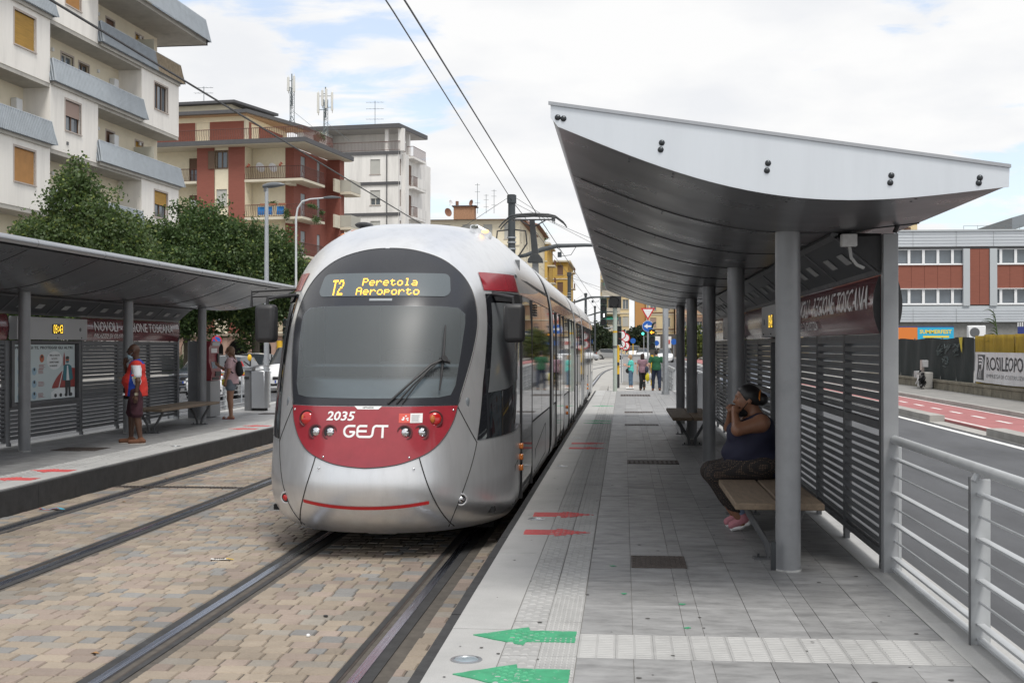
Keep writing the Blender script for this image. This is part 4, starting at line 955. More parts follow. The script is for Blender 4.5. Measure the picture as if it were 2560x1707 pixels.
def bench(x0, x1, y0, y1, label):
    t = thing('bench', label, 'bench', ((x0 + x1) / 2, (y0 + y1) / 2, 0), group='timber platform benches')
    a = (x1 - x0) / 2; b = (y1 - y0) / 2; pw = (x1 - x0 - .02) / 2
    for k in (0, 1):
        xa = -a + k * (pw + .02); o = MB().box(xa, xa + pw, -b, b, .405, .455).build('seat_plank', m_wood, t, bevel=.008, seg=2)
    for yy in (-b + .32, b - .32):
        q = MB(); q.tube([(-a + .10, yy, .40), (-a + .14, yy, .32), (-.06, yy, .12), (-.035, yy, .015)], .024, n=8); q.tube([(a - .10, yy, .40), (a - .14, yy, .32), (.06, yy, .12), (.035, yy, .015)], .024, n=8); q.box(-a + .06, a - .06, yy - .03, yy + .03, .392, .405)
        lg = q.build('leg', m_gun, t, smooth=True)
        q = MB(); q.box(-.16, .16, yy - .06, yy + .06, 0, .012); ft = q.build('foot_plate', m_gun, t); [MB().cyl((k, yy, .012), (k, yy, .04), .009, n=6).build('anchor_bolt', m_bolt, ft) for k in (-.12, .12)]
    return t
bench(.81, 1.45, 9.15, 12.3, 'worn two-plank timber bench the woman in the dark top sits on')
bench(.78, 1.42, 19.9, 23.0, 'two-plank bench further along the near platform, between the dark columns')
bench(-8.92, -8.28, 21.7, 24.9, 'timber bench on the far platform behind the man in red and blue')

m_rail = mat('railing_grey_paint', (.44, .455, .465), .40, .2, var=.05, vscale=5, dirt=.12, dscale=6)
def railing(x, ys, z, label, facing=-1, simple=False):
    t = thing('railing', label, 'railing', (x, ys[0], z), group='grey steel railings')
    y0 = ys[0]
    for i, y_ in enumerate(ys):
        q = MB(); q.box(-.055, .055, y_ - y0 - .006, y_ - y0 + .006, -.10, .885); p = q.build('post', m_rail, t, bevel=.002)
        q = MB(); q.box(-.062, -.054, y_ - y0 - .03, y_ - y0 - .012, -.10, .90); q.build('post_fin', m_gun, t)
        q = MB(); q.cyl((-.03, y_ - y0, .875), (.0, y_ - y0, .925), .02, n=8); q.build('handrail_bracket', m_rail, t, smooth=True)
    L_ = ys[-1] - y0
    q = MB(); q.tube([(0, -.06, .938), (0, L_ * .5, .938), (0, L_ + .06, .938)], .031, n=16); q.build('handrail', m_rail, t, smooth=True)
    for a, b in zip(ys[:-1], ys[1:]):
        for zz_ in (.806, .568, .347, .109, .03):
            q = MB(); q.box(-.022, .022, a - y0 + .008, b - y0 - .008, zz_ - .007, zz_ + .007); q.build('flat_bar', m_rail, t)
        for zz_ in (.687, .457, .227):
            q = MB(); q.cyl((0, a - y0 + .008, zz_), (0, b - y0 - .008, zz_), .0075, n=8); q.build('rod', m_rail, t, smooth=True)
    return t
railing(1.90, [4.75, 6.85, 8.98], 0, 'grey steel railing at the near platform edge, right foreground')
railing(1.90, [28.5, 30.6, 32.7, 34.8, 36.9, 39.0, 41.1, 43.2], 0, 'grey railing beyond the near shelter, behind the green-shirted man')
railing(1.80, [44.4, 46.4, 48.4, 50.4, 52.4], -.16, 'grey railing along the ramp, beside the pedestrians')
railing(-9.93, [26.55, 28.4, 30.3, 32.2, 34.1], 0, 'grey railing in front of the parked white cars')

# ticket machine, litter bins
m_tick = mat('ticket_machine_maroon', (.19, .018, .03), .35, 0, var=.05, coat=.3)
t = thing('ticket_machine', 'tall maroon and grey ticket machine the woman with the rucksack uses', 'ticket machine', (-9.2, 27.1, 0))
B('cabinet', m_gun, t, -.42, -.01, -.36, .36, 0, 1.70, .01)
q = MB(); q.prism([(-.01, .82), (.10, .82), (.12, 1.0), (.055, 1.25), (.055, 1.55), (.10, 1.64), (.10, 1.70), (-.01, 1.70)], 'y', -.34, .34); q.build('front_panel', m_tick, t, bevel=.008)
B('base_panel', mat('machine_base_grey', (.30, .305, .31), .5), t, -.01, .09, -.34, .34, .02, .815, .006)
B('header', m_clockb, t, .10, .108, -.25, .25, 1.60, 1.68); B('header_strip', mat('header_white', (.6, .6, .6), .5), t, .056, .062, -.2, .2, 1.44, 1.54)
q = MB(); q.prism([(.105, 1.02), (.065, 1.24), (.068, 1.24), (.11, 1.02)], 'y', -.22, .12); q.build('screen', mat('ticket_screen', (.10, .13, .17), .1), t)
B('card_slot', m_black, t, .06, .085, .18, .30, 1.18, 1.42); B('coin_plate', m_black, t, .10, .13, -.1, .25, .92, 1.02); B('ticket_tray', m_black, t, .10, .115, -.26, .18, .84, .90)
B('notice_sticker', mat('sticker_yellow', (.55, .53, .30), .5), t, .101, .104, -.28, .2, .905, .925)
def bin_(loc, label, flip=1):
    t = thing('litter_bin', label, 'litter bin', loc, group='grey platform litter bins')
    q = MB(); P = [[(r_ * math.cos(a), r_ * math.sin(a), z) for z, r_ in ((0, .13), (.02, .13), (1.0, .13))] for a in np.linspace(0, 2 * math.pi, 25)[:-1]]; q.grid(P, True); q.build('bin_post', m_gun, t, smooth=True)
    q = MB(); q.prism([(.10, -.20), (.42, -.20), (.46, -.12), (.46, .12), (.42, .20), (.10, .20)], 'z', .07, .98); q.build('bin_body', m_alu, t, bevel=.01)
    q = MB(); q.prism([(.13, -.17), (.4, -.17), (.4, .17), (.13, .17)], 'z', 0, .07); q.build('bin_plinth', m_dark, t)
    q = MB(); n = 14; P = []
    for i in range(n + 1):
        u = i / n; x_ = -.15 + u * .62; z_ = 1.0 + .10 * math.sin(u * 1.9) + (.0 if u > .25 else (.25 - u) * .25); P.append([(x_, -.16 - .05 * math.sin(u * 3), z_), (x_, -.16 - .05 * math.sin(u * 3), z_ + .03), (x_, .16 + .05 * math.sin(u * 3), z_ + .03), (x_, .16 + .05 * math.sin(u * 3), z_)])
    q.grid(P); q.f += [tuple(range(4)), tuple(range(n * 4, n * 4 + 4))]; q.build('bin_lid', m_alu, t, smooth=True)
    q = MB(); q.prism([(-.15, 1.0), (-.15, 1.06), (.1, 1.10), (.1, .98)], 'y', -.15, .15); q.build('bin_hood', mat('bin_hood', (.5, .51, .52), .4, .3), t, bevel=.01)
    q = MB(); q.box(-.10, .02, -.138, -.12, .78, .84); q.build('bin_slot', m_dark, t)
    return t
bin_((-9.18, 29.9, 0), 'grey cylindrical litter bin with sloping lid beside the street lamp')
b2 = bin_((1.52, 27.9, 0), 'litter bin at the end of the near shelter, mostly behind dark columns')
# ================================================================ buildings
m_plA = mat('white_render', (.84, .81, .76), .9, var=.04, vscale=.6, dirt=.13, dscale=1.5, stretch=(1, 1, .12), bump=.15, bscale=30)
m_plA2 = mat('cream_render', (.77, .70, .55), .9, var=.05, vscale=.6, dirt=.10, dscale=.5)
m_slabA = mat('balcony_slab', (.46, .44, .40), .9, var=.08, dirt=.2, dscale=.8)
m_railA = mat('balcony_bars_grey', (.40, .44, .48), .6, var=.1, vscale=2)
m_railR = mat('balcony_bars_rusty', (.42, .34, .24), .8, var=.35, vscale=4)
m_panA = mat('balcony_sheet', (.15, .17, .19), .5, var=.1, vscale=1)
m_stone = mat('window_surround', (.46, .40, .36), .8, var=.08)
m_shY = mat('shutter_ochre', (.42, .24, .045), .7, var=.25, vscale=3, stretch=(.4, .4, 8))
m_shO = mat('shutter_orange', (.44, .22, .07), .7, var=.12, vscale=3)
m_shP = mat('shutter_pinkbrown', (.36, .26, .22), .7)
m_shB = mat('shutter_brown', (.16, .09, .06), .7)
m_shG = mat('shutter_pale', (.46, .46, .43), .7, var=.06)
m_wfr = mat('window_frame_brown', (.13, .08, .05), .6); m_wfw = mat('window_frame_pale', (.55, .53, .48), .6); m_wfa = mat('window_frame_white', (.72, .73, .74), .5)
m_pane = mat('window_pane', (.10, .12, .14), .06, 0, spec=.9, var=.3, vscale=.8)
m_brick = mat('red_cladding', (.25, .085, .062), .85, var=.12, vscale=2, stretch=(1, 1, 14), bump=.25, bscale=14)
m_cream = mat('cream_wall', (.76, .69, .53), .9, var=.05, dirt=.1, dscale=.4); m_cream2 = mat('cream_trim', (.62, .57, .46), .9, dirt=.12)
m_eave = mat('dark_eave', (.085, .085, .09), .7, var=.12)
m_ironr = mat('brown_iron', (.11, .04, .03), .6, var=.2)
m_whiteC = mat('pale_grey_render', (.76, .745, .72), .9, var=.05, vscale=.5, dirt=.20, dscale=1.3, stretch=(1, 1, .12))
m_tilered = mat('roof_tiles', (.20, .10, .065), .85, var=.25, vscale=5, bump=.5, bscale=12)
m_yel = mat('ochre_yellow_wall', (.58, .38, .10), .9, var=.06, dirt=.1, dscale=.3); m_yelp = mat('pale_yellow_wall', (.66, .54, .33), .9, var=.06, dirt=.1, dscale=.3); m_pink = mat('salmon_wall', (.60, .40, .28), .9, var=.05, dirt=.08, dscale=.3); m_oran = mat('orange_wall', (.48, .26, .10), .9)
class Bld:
    def __init__(s, name, label, x, y, rot, z=-.1): s.r = thing(name, label, 'building', (x, y, 0), R(rot)); s.z0 = z
    def pt(s, k, pos, u, z, d): return (pos - d, u, z) if k == 'x' else (u, pos + d, z)
    def gb(s, name, m, k, pos, u0, u1, z0, z1, d0, d1, parent=None, bevel=0):
        if k == 'x': return MB().box(pos - d1, pos - d0, u0, u1, z0, z1).build(name, m, parent or s.r, bevel=bevel)
        return MB().box(u0, u1, pos + d0, pos + d1, z0, z1).build(name, m, parent or s.r, bevel=bevel)
    def wall(s, m, k, pos, u0, u1, z0, z1, holes=(), depth=.25, name='wall'):
        us = sorted({u0, u1} | {h[i] for h in holes for i in (0, 1)}); zs_ = sorted({z0, z1} | {h[i] for h in holes for i in (2, 3)}); q = MB()
        for a, b in zip(us[:-1], us[1:]):
            for c, d in zip(zs_[:-1], zs_[1:]):
                mu, mz = (a + b) / 2, (c + d) / 2
                if any(h[0] < mu < h[1] and h[2] < mz < h[3] for h in holes): continue
                q.quad(*[s.pt(k, pos, *p, 0) for p in ((a, c), (b, c), (b, d), (a, d))])
        for h in holes:
            c = [(h[0], h[2]), (h[1], h[2]), (h[1], h[3]), (h[0], h[3])]
            for i in range(4): p, r_ = c[i], c[(i + 1) % 4]; q.quad(s.pt(k, pos, *p, 0), s.pt(k, pos, *r_, 0), s.pt(k, pos, *r_, depth), s.pt(k, pos, *p, depth))
        me = q.mesh(name, m); return link(name, me, s.r)
    def win(s, k, pos, h, style='glass', msh=None, mfr=None, sill=True, leaves=2, name='window', half=.55, surround=None, d=.14):
        u0, u1, z0, z1 = h; mfr = mfr or m_wfr
        t = .06; fr = MB()
        def bx(q, a, b, c, e, d0, d1):
            if k == 'x': q.box(pos - d1, pos - d0, a, b, c, e)
            else: q.box(a, b, pos + d0, pos + d1, c, e)
        pane = MB(); bx(pane, u0, u1, z0, z1, d + .03, d + .05); w_ = pane.build(name, m_pane, s.r)
        for a, b, c, e in [(u0, u0 + t, z0, z1), (u1 - t, u1, z0, z1), (u0 + t, u1 - t, z0, z0 + t), (u0 + t, u1 - t, z1 - t, z1)]: bx(fr, a, b, c, e, d - .02, d + .028)
        for i in range(1, leaves): uu = u0 + (u1 - u0) * i / leaves; bx(fr, uu - .045, uu + .045, z0 + t, z1 - t, d - .018, d + .028)
        fr.build('window_frame', mfr, w_)
        if style in ('shut', 'half'):
            zb = z0 if style == 'shut' else z0 + (z1 - z0) * half; q = MB(); n = max(4, int((z1 - zb) / .055)); P = []
            for i in range(n + 1):
                for dd in (.0, .018): 
                    zz_ = zb + (z1 - zb) * min(1, (i + (0 if dd else .85)) / n); P.append([s.pt(k, pos, u0 + .01, zz_, d - .06 - dd), s.pt(k, pos, u1 - .01, zz_, d - .06 - dd)])
            q.grid(P); q.build('roller_shutter', msh or m_shO, w_)
        if sill: q = MB(); bx(q, u0 - .08, u1 + .08, z0 - .06, z0, -.06, d + .03); q.build('window_sill', surround or m_stone, w_)
        if surround:
            q = MB()
            for a, b, c, e in [(u0 - .10, u0, z0, z1 + .1), (u1, u1 + .10, z0, z1 + .1), (u0, u1, z1, z1 + .1)]: bx(q, a, b, c, e, -.012, .06)
            q.build('window_surround', surround, w_)
        return w_
    def bars(s, name, m, pts, z0, z1, step=.13, r=.014, out=(0, 0), top=.03, parent=None, belly=0.0, zr=None):
        """baluster railing along a polyline of local xy points"""
        q = MB(); rl_ = MB()
        for (a, b) in zip(pts[:-1], pts[1:]):
            A, Bv = Vector((*a, 0)), Vector((*b, 0)); L_ = (Bv - A).length; n = max(2, int(L_ / step)); d = (Bv - A).normalized(); nn = Vector((d.y, -d.x, 0))
            for i in range(n + 1):
                p = A + (Bv - A) * i / n; o = Vector((out[0], out[1], 0))
                if belly: V = [p + Vector((0, 0, z1)), p + Vector((0, 0, z0 + (z1 - z0) * .55)), p + nn * belly + Vector((0, 0, z0 + (z1 - z0) * .28)), p + nn * belly * .6 + Vector((0, 0, z0))]
                else: V = [p + Vector((0, 0, z1)), p + o + Vector((0, 0, z0))]
                q.tube(V, r, n=4, caps=False)
            rl_.cyl(A + Vector((0, 0, z1)), Bv + Vector((0, 0, z1)), top, n=6); rl_.cyl(A + Vector((out[0], out[1], z0)), Bv + Vector((out[0], out[1], z0)), top * .7, n=6)
        o1 = link(name, q.mesh(name, m), parent or s.r); o1['kind'] = 'stuff'
        return rl_.build('handrail', m, o1)

# ---- A: white apartment block, projecting boxes and recessed balconies in a staggered pattern
A = Bld('apartment_building', 'white apartment block with staggered boxes, grey slatted balconies and ochre shutters, upper left', -26.42, 71.89, -2.4)
FA = [20.17, 17.09, 14.02, 10.95, 7.87, 4.79]
CA = [-25.5, -20.4, -15.35, -10.42, -5.2, -.02]     # columns 0..4
boxes = {(4, 2), (4, 4), (2, 1), (2, 3), (1, 2), (1, 4), (0, 1), (0, 3), (2, 5), (4, 0), (2, -1)}
DP = 1.35
for k in range(1, 6):
    zt, zb = FA[k - 1], FA[k]
    for c in range(5):
        u0, u1 = CA[c], CA[c + 1]
        if (c, k) in boxes:
            um = (u0 + u1) / 2 + .05; hl = (um - .9 - (.1 if c == 1 else 0), um + .88, zb + 1.12, zb + 2.66)
            if c == 1: hl = (-18.55, -16.72, zb + 1.12, zb + 2.66)
            if c == 2: hl = (-13.85, -12.3, zb + 1.12, zb + 2.60)
            if c == 4: hl = (-3.47, -1.65, zb + 1.08, zb + 2.56)
            A.wall(m_plA, 'x', 0, u0, u1, zb, zt, [hl])
            stl = {(1, 2): ('shut', m_shY), (1, 4): ('shut', m_shO), (2, 1): ('shut', m_shO), (2, 3): ('half', m_shP), (4, 2): ('glass', None), (4, 4): ('half', m_shY)}.get((c, k), ('shut', m_shO))
            A.win('x', 0, hl, stl[0], stl[1], leaves=3 if (c, k) == (4, 2) else 2, surround=m_stone, half=.5)
            if c == 2 and k == 3: A.gb('vent_cap', m_gun, 'x', 0, -13.75, -13.6, zb + .42, zb + .57, -.05, .0)
            for uu in (u0, u1):
                A.gb('box_cheek', m_plA, 'x', 0, uu - .01 if uu == u1 else uu, uu if uu == u1 else uu + .01, zb, zt, .002, DP)
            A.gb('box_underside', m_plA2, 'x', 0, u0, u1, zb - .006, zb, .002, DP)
        else:
            um = (u0 + u1) / 2; hs = []
            if c == 3: hs = [(um + 1.1, um + 2.1, zb + .1, zb + 2.35)] if k % 2 else [(um - 2.0, um - .9, zb + .9, zb + 2.3)]
            elif c == 4: hs = [(um - .4, um + .6, zb + .1, zb + 2.4)]
            elif c == 2: hs = [(um - 2.2, um - .7, zb + .1, zb + 2.4), (um + 1.2, um + 2.45, zb + .8, zb + 2.35)]
            elif c == 1: hs = [(um - 2.0, um - .2, zb + .1, zb + 2.4)]
            else: hs = [(um - .9, um + .9, zb + .1, zb + 2.4)]
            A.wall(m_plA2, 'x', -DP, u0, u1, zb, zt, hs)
            for i, h in enumerate(hs):
                st = 'half' if c == 4 else ('shut' if (c in (0, 1) or (c == 3 and k % 2)) else 'glass')
                A.win('x', -DP, h, st, {1: m_shO, 0: m_shO, 3: m_shB, 4: m_shY}.get(c, m_shO), leaves=2, sill=False, mfr=m_wfr if c != 2 else m_wfw, half=.75 if k == 3 else .02, surround=m_stone)
            if c == 4: 
                q = MB(); q.box(-DP + .0, -.15, um - .62, um - .59, zb + .05, zb + 2.0); q.build('balcony_screen', mat('screen_sheet', (.50, .49, .42), .6), A.r)
            if c in (1, 3) and k in (2, 3): 
                B('boiler_box', m_wfa, A.r, -DP + .01, -DP + .32, u1 - 1.15, u1 - .62, zb + 1.5, zb + 2.2, .02); q = MB(); [q.tube([(-DP + .15, u1 - 1.05 + j * .1, zb + 1.5), (-DP + .12, u1 - 1.0 + j * .1, zb + 1.15)], .02, n=5) for j in range(4)]; q.build('boiler_pipe', m_gun, A.r)
            if c in (2, 3, 4): A.gb('wall_lamp', m_wfa, 'x', -DP, u0 + 2.6, u0 + 2.78, zb + 2.2, zb + 2.36, -.1, 0)
    A.gb('floor_slab', m_slabA, 'x', 0, CA[0], CA[5], zb - .2, zb - .008, .02, DP)
def balconyA(u0, u1, zf, m=m_railA, flare=.20, rust=None):
    A.gb('balcony_slab', m_slabA, 'x', 0, u0 + .15, u1 - .15, zf - .28, zf - .02, -.12, .1)
    q = MB(); zt, zb = zf + .98, zf - .12
    q.add([(.02, u0 + .12, zt), (.02, u1 - .12, zt), (.10 + flare - .1, u1 + .02, zb), (.10 + flare - .1, u0 - .02, zb)], [(0, 1, 2, 3)])
    for uu, o in ((u0, 1), (u1, -1)): q.add([(.08, uu + o * .12, zt), (-.9, uu + o * .12, zt), (-.9, uu, zb), (.36, uu - o * .02, zb)], [(0, 1, 2, 3)])
    pnl = q.build('balcony_panel', m_panA, A.r)
    q = MB(); qr = MB(); n = int((u1 - u0) / .15)
    for i in range(n + 1):
        uu = u0 + .12 + (u1 - u0 - .24) * i / n; ub = u0 - .02 + (u1 - u0 + .04) * i / n
        (qr if rust and uu > rust else q).tube([(.11, uu, zt), (.11 + flare, ub, zb)], .034, n=4, caps=False)
    for uu, o in ((u0, 1), (u1, -1)):
        for j in range(8): q.tube([(.08 - j * .12, uu + o * .10, zt), (.36 - j * .14, uu - o * .04, zb)], .024, n=4, caps=False)
    o_ = link('balcony_bars', q.mesh('balcony_bars', m), pnl); o_['kind'] = 'stuff'
    if qr.v: o_ = link('rusty_balcony_bars', qr.mesh('rusty_balcony_bars', m_railR), pnl); o_['kind'] = 'stuff'
    q = MB(); q.cyl((.10, u0 + .1, zt), (.10, u1 - .1, zt), .03, n=6); q.build('handrail', m, pnl)
balconyA(-10.45, .1, 17.3, rust=-3.6); balconyA(-15.4, -5.1, 14.25); balconyA(-10.6, .1, 11.15); balconyA(-24.5, -15.3, 11.2); balconyA(-24.5, -15.2, 17.3); balconyA(-15.4, -5.2, 8.05); balconyA(-10.6, .1, 5.0)
A.gb('roof_overhang', m_slabA, 'x', 0, -12, 1.8, 19.93, 20.25, -1.0, 6); A.gb('overhang_edge', m_eave, 'x', 0, 1.8, 1.9, 19.9, 20.3, -1.05, 6)
q = MB(); q.add([(1.0, -11.8, 21.4), (1.0, 1.6, 21.4), (1.25, 1.95, 20.1), (1.25, -11.9, 20.1)], [(0, 1, 2, 3)]); q.add([(1.0, 1.6, 21.4), (-5, 1.6, 21.4), (-5, 1.95, 20.1), (1.25, 1.95, 20.1)], [(0, 1, 2, 3)]); pnl = q.build('balcony_panel', m_panA, A.r)
q = MB(); [q.tube([(1.05, -11.8 + i * .115, 21.4), (1.30, -11.9 + i * .118, 20.1)], .026, n=4, caps=False) for i in range(117)]; [q.tube([(1.0 - i * .115, 1.62, 21.4), (1.25 - i * .12, 1.98, 20.1)], .026, n=4, caps=False) for i in range(50)]; o_ = link('balcony_bars', q.mesh('balcony_bars', m_railA), pnl); o_['kind'] = 'stuff'
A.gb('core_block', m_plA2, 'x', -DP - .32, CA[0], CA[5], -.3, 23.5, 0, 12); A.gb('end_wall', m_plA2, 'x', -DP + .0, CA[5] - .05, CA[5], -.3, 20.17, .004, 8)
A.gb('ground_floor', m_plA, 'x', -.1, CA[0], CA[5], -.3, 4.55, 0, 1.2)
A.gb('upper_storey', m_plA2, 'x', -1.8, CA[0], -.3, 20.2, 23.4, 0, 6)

# ---- B: red and cream block with iron balconies
Bb = Bld('apartment_building', 'red-clad and cream apartment block with brown iron balconies, behind the trees', -25.52, 97.06, -7.9)
LV = [17.65, 14.78, 11.72, 8.64, 5.56, 2.5]
for i in range(len(LV)):
    zt = LV[i]; zb = LV[i + 1] + .2 if i + 1 < len(LV) else -.3
    def wl(m, k, pos, u0, u1, holes=(), **kw): return Bb.wall(m, k, pos, u0, u1, zb - .2, zt, holes, **kw)
    # left face: pier, window bay, pier, loggia
    wl(m_brick, 'y', 0, -6.41, -4.96); wl(m_brick, 'y', 0, -9.18, -7.63)
    hw = (-7.5, -6.55, zb + 1.0, zb + 2.35); wl(m_cream, 'y', .06, -7.63, -6.41, [hw]); Bb.win('y', .06, hw, ('glass', 'shut', 'shut', 'half', 'shut', 'shut')[i], m_shG, mfr=m_wfr, surround=m_wfr if i == 0 else None)
    if i == 0: Bb.gb('open_shutter', m_wfr, 'y', .06, -8.15, -7.60, zb + .95, zb + 2.40, -.14, -.09)
    Bb.gb('pier_cheek', m_cream, 'y', 0, -4.97, -4.95, zb - .2, zt, .004, 1.3)
    hl = (-10.6, -9.9, zb, zb + 2.1); wl(m_cream, 'y', 1.4, -14, -9.18, [hl]); Bb.win('y', 1.4, hl, 'half', m_shB, sill=False)
    # recessed corner
    wl(m_cream, 'y', 1.35, -4.96, -2.05); wl(m_brick, 'y', 1.349, -2.05, -1.3)
    h1 = (2.75, 3.75, zb, zb + 2.2); h2 = (6.3, 7.0, zb, zb + 2.2); wl(m_brick, 'x', -1.3, 1.35, 9.6, [h1, h2])
    Bb.win('x', -1.3, h1, 'shut', mat('shutter_bluegrey', (.36, .40, .42), .7), sill=False, mfr=m_wfw); Bb.win('x', -1.3, h2, 'shut', mat('shutter_bluegrey'), sill=False, mfr=m_wfw)
    Bb.gb('end_pier', m_brick, 'x', -.1, 8.5, 9.6, zb - .2, zt, 0, 1.2); Bb.gb('end_band', m_cream2, 'x', -.05, 7.2, 8.5, zb - .2, zb + .9, 0, .15)
    if i >= 1:
        zs_ = LV[i]
        q = MB(); q.prism([(-5.0, 0), (-1.3, -.02), (.0, -.02), (.0, 4.8), (-1.3, 4.8), (-1.3, 1.35), (-5.0, 1.35)], 'z', zs_, zs_ + .2); q.build('balcony_slab', m_cream2, Bb.r)
        q = MB(); q.box(-1.6, -1.1, .3, 1.4, zs_ - .25, zs_ - .002); q.build('slab_bracket', m_cream2, Bb.r)
        Bb.bars('balusters', m_ironr, [(-4.95, .06), (-.06, .06), (-.06, 4.7)], zs_ + .26, zs_ + 1.2, .15, .020, belly=.10)
        Bb.gb('loggia_slab', m_cream2, 'y', -.05, -14, -9.2, zs_, zs_ + .2, 0, 1.5); Bb.bars('balusters', m_ironr, [(-13.9, 0), (-9.25, 0)], zs_ + .26, zs_ + 1.2, .125, .013, belly=.10)
        q = MB(); q.box(-.5, .9, 8.6, 11.0, zs_ - .1, zs_ + .12); q.build('side_balcony_slab', m_cream2, Bb.r); q = MB(); q.box(.82, .9, 8.6, 11.0, zs_ + .14, zs_ + 1.15); q.box(-.5, .82, 8.6, 8.68, zs_ + .14, zs_ + 1.15); q.build('side_balcony_parapet', mat('parapet_grey', (.42, .41, .36), .8), Bb.r)
# top terrace
q = MB(); q.prism([(-14, -.9), (.55, -.9), (.55, 9.9), (-1.2, 9.9), (-1.2, 2.0), (-14, 2.0)], 'z', 17.65, 17.92); q.build('terrace_slab', m_cream2, Bb.r)
q = MB(); q.prism([(-14, -1.0), (.65, -1.0), (.65, 10), (.5, 10), (.5, -.85), (-14, -.85)], 'z', 17.72, 18.08); q.build('terrace_edge', m_eave, Bb.r)
Bb.bars('balusters', m_ironr, [(-14, -.7), (.35, -.7), (.35, 5.6)], 18.1, 18.98, .15, .020, belly=.08)
hp = [(-10.05, -8.95, 18.0, 20.0)]; Bb.wall(m_brick, 'y', 1.6, -14, -5.7, 17.9, 20.05, hp); Bb.win('y', 1.6, hp[0], 'glass', mfr=m_wfw, sill=False, surround=m_cream2); Bb.gb('cornice_band', m_cream, 'y', 1.55, -14, -5.65, 20.05, 20.5, 0, .3)
Bb.gb('corner_pilaster', m_cream2, 'y', 1.5, -5.75, -5.55, 17.9, 20.5, 0, .5)
hp = [(2.6, 4.2, 18.0, 20.0)]; Bb.wall(m_brick, 'x', -5.6, 1.6, 9.0, 17.9, 20.05, hp); Bb.win('x', -5.6, hp[0], 'glass', mfr=m_wfw, sill=False); Bb.gb('cornice_band', m_cream, 'x', -5.56, 1.6, 9.0, 20.05, 20.5, 0, .3)
q = MB(); q.prism([(-14, .5), (-5.0, .5), (-3.2, 10), (-14, 10)], 'z', 20.52, 20.8); q.build('roof_slab', m_eave, Bb.r); q = MB(); q.prism([(-14, .75), (-5.2, .75), (-3.5, 10), (-14, 10)], 'z', 20.44, 20.52); q.build('eave_soffit', mat('soffit_wood', (.30, .20, .13), .8), Bb.r)
Bb.gb('roof_cabin', m_cream, 'y', 3.0, -14, -7.6, 20.8, 21.75, 0, 5); q = MB(); q.prism([(-14, 2.3), (-7.0, 2.3), (-6.0, 9), (-14, 9)], 'z', 21.76, 21.98); q.build('cabin_roof', m_eave, Bb.r)
q = MB(); q.box(-14, -5.65, 1.62, 10, 17.9, 20.5); q.build('penthouse_core', m_cream, Bb.r); q = MB(); q.box(-14, -1.55, 1.75, 10.5, -.3, 17.6); q.build('core_block', m_cream, Bb.r)
# ground-floor restaurant veranda
q = MB(); q.prism([(-3.2, 2.55), (0.3, 2.05), (0.3, 1.95), (-3.2, 2.35)], 'x', -9, 14); q.v = [(v[0], v[1] - 1.0, v[2]) for v in q.v]; q.build('veranda_roof', mat('veranda_tile', (.27, .22, .17), .9, var=.15, vscale=4), Bb.r)
for i in range(12):
    x_ = -8.7 + i * 2.0; q = MB(); q.box(x_ - .18, x_ + .18, -4.0, -3.7, -.3, 2.2); q.build('veranda_pier', mat('veranda_pink', (.36, .24, .19), .9, var=.1), Bb.r)
    q = MB(); P = [(x_ + .18, 2.3), (x_ + 1.82, 2.3), (x_ + 1.82, 1.3)] + [(x_ + 1 + .82 * math.cos(t), 1.3 + .8 * math.sin(t)) for t in np.linspace(.1, 3.04, 10)] + [(x_ + .18, 1.3)]; q.prism(P, 'y', -3.95, -3.75); q.build('veranda_arch', mat('veranda_pink'), Bb.r)
q = MB(); q.box(-9, 14, -.9, -.8, -.3, 2.3); q.build('veranda_back', m_dark, Bb.r)
# dishes and antennas on B
def dish(parent, p, r, ax, m=None):
    q = MB(); d = Vector(ax).normalized(); a = d.orthogonal().normalized(); b = d.cross(a); p = Vector(p)
    q.grid([[p + (a * math.cos(t) + b * math.sin(t)) * r * k + d * (.28 * r * k * k) for k in (.001, .35, .7, 1)] for t in np.linspace(0, 2 * math.pi, 19)[:-1]], True); q.tube([p, p - d * .1 + Vector((0, 0, -.3))], .025, n=5); q.tube([p, p + d * r * .9], .012, n=4); return q.build('satellite_dish', m or m_wfa, parent, smooth=True)
dish(Bb.r, (-4.0, .7, 16.0), .42, (.8, -.5, .3)); dish(Bb.r, (-2.9, .7, 15.95), .40, (.8, -.5, .3)); dish(Bb.r, (-9.7, .3, 13.1), .40, (.9, -.4, .3))
def leafy(name, m, c, r, n, parent, sz=.07, drop=0):
    q = MB()
    for i in range(n):
        p = Vector((random.gauss(0, .45) * r[0], random.gauss(0, .45) * r[1], random.gauss(0, .45) * r[2] - drop * random.random())) + Vector(c); d = Vector((random.gauss(0, 1), random.gauss(0, 1), random.gauss(0, 1))).normalized(); a = d.orthogonal().normalized() * sz; b = d.cross(a.normalized()) * sz * .6
        q.quad(p - a, p + b, p + a, p - b)
    o = link(name, q.mesh(name, m), parent); o['kind'] = 'stuff'; return o
m_plant = mat('balcony_plant_leaf', (.05, .095, .025), .7, var=.4, vscale=6)
for c, r, n in (((-2.6, .1, 13.0), (.45, .2, .18), 160), ((-1.3, -.15, 12.1), (.3, .2, .5), 260), ((.15, 1.6, 12.9), (.15, 1.2, .2), 220), ((.25, 2.4, 11.9), (.2, .8, .3), 260), ((.1, 3.9, 12.6), (.15, .5, .2), 130), ((.2, 3.4, 18.8), (.3, .8, .4), 200), ((-12, -.1, 6.5), (1.2, .2, .35), 260)): leafy('balcony_plant', m_plant, c, r, n, Bb.r)
for x_ in (-3.3, -2.55, -1.7): B('flower_box', mat('flower_box', (.28, .12, .07), .8), Bb.r, x_ - .3, x_ + .3, -.12, .1, 12.84, 13.0)
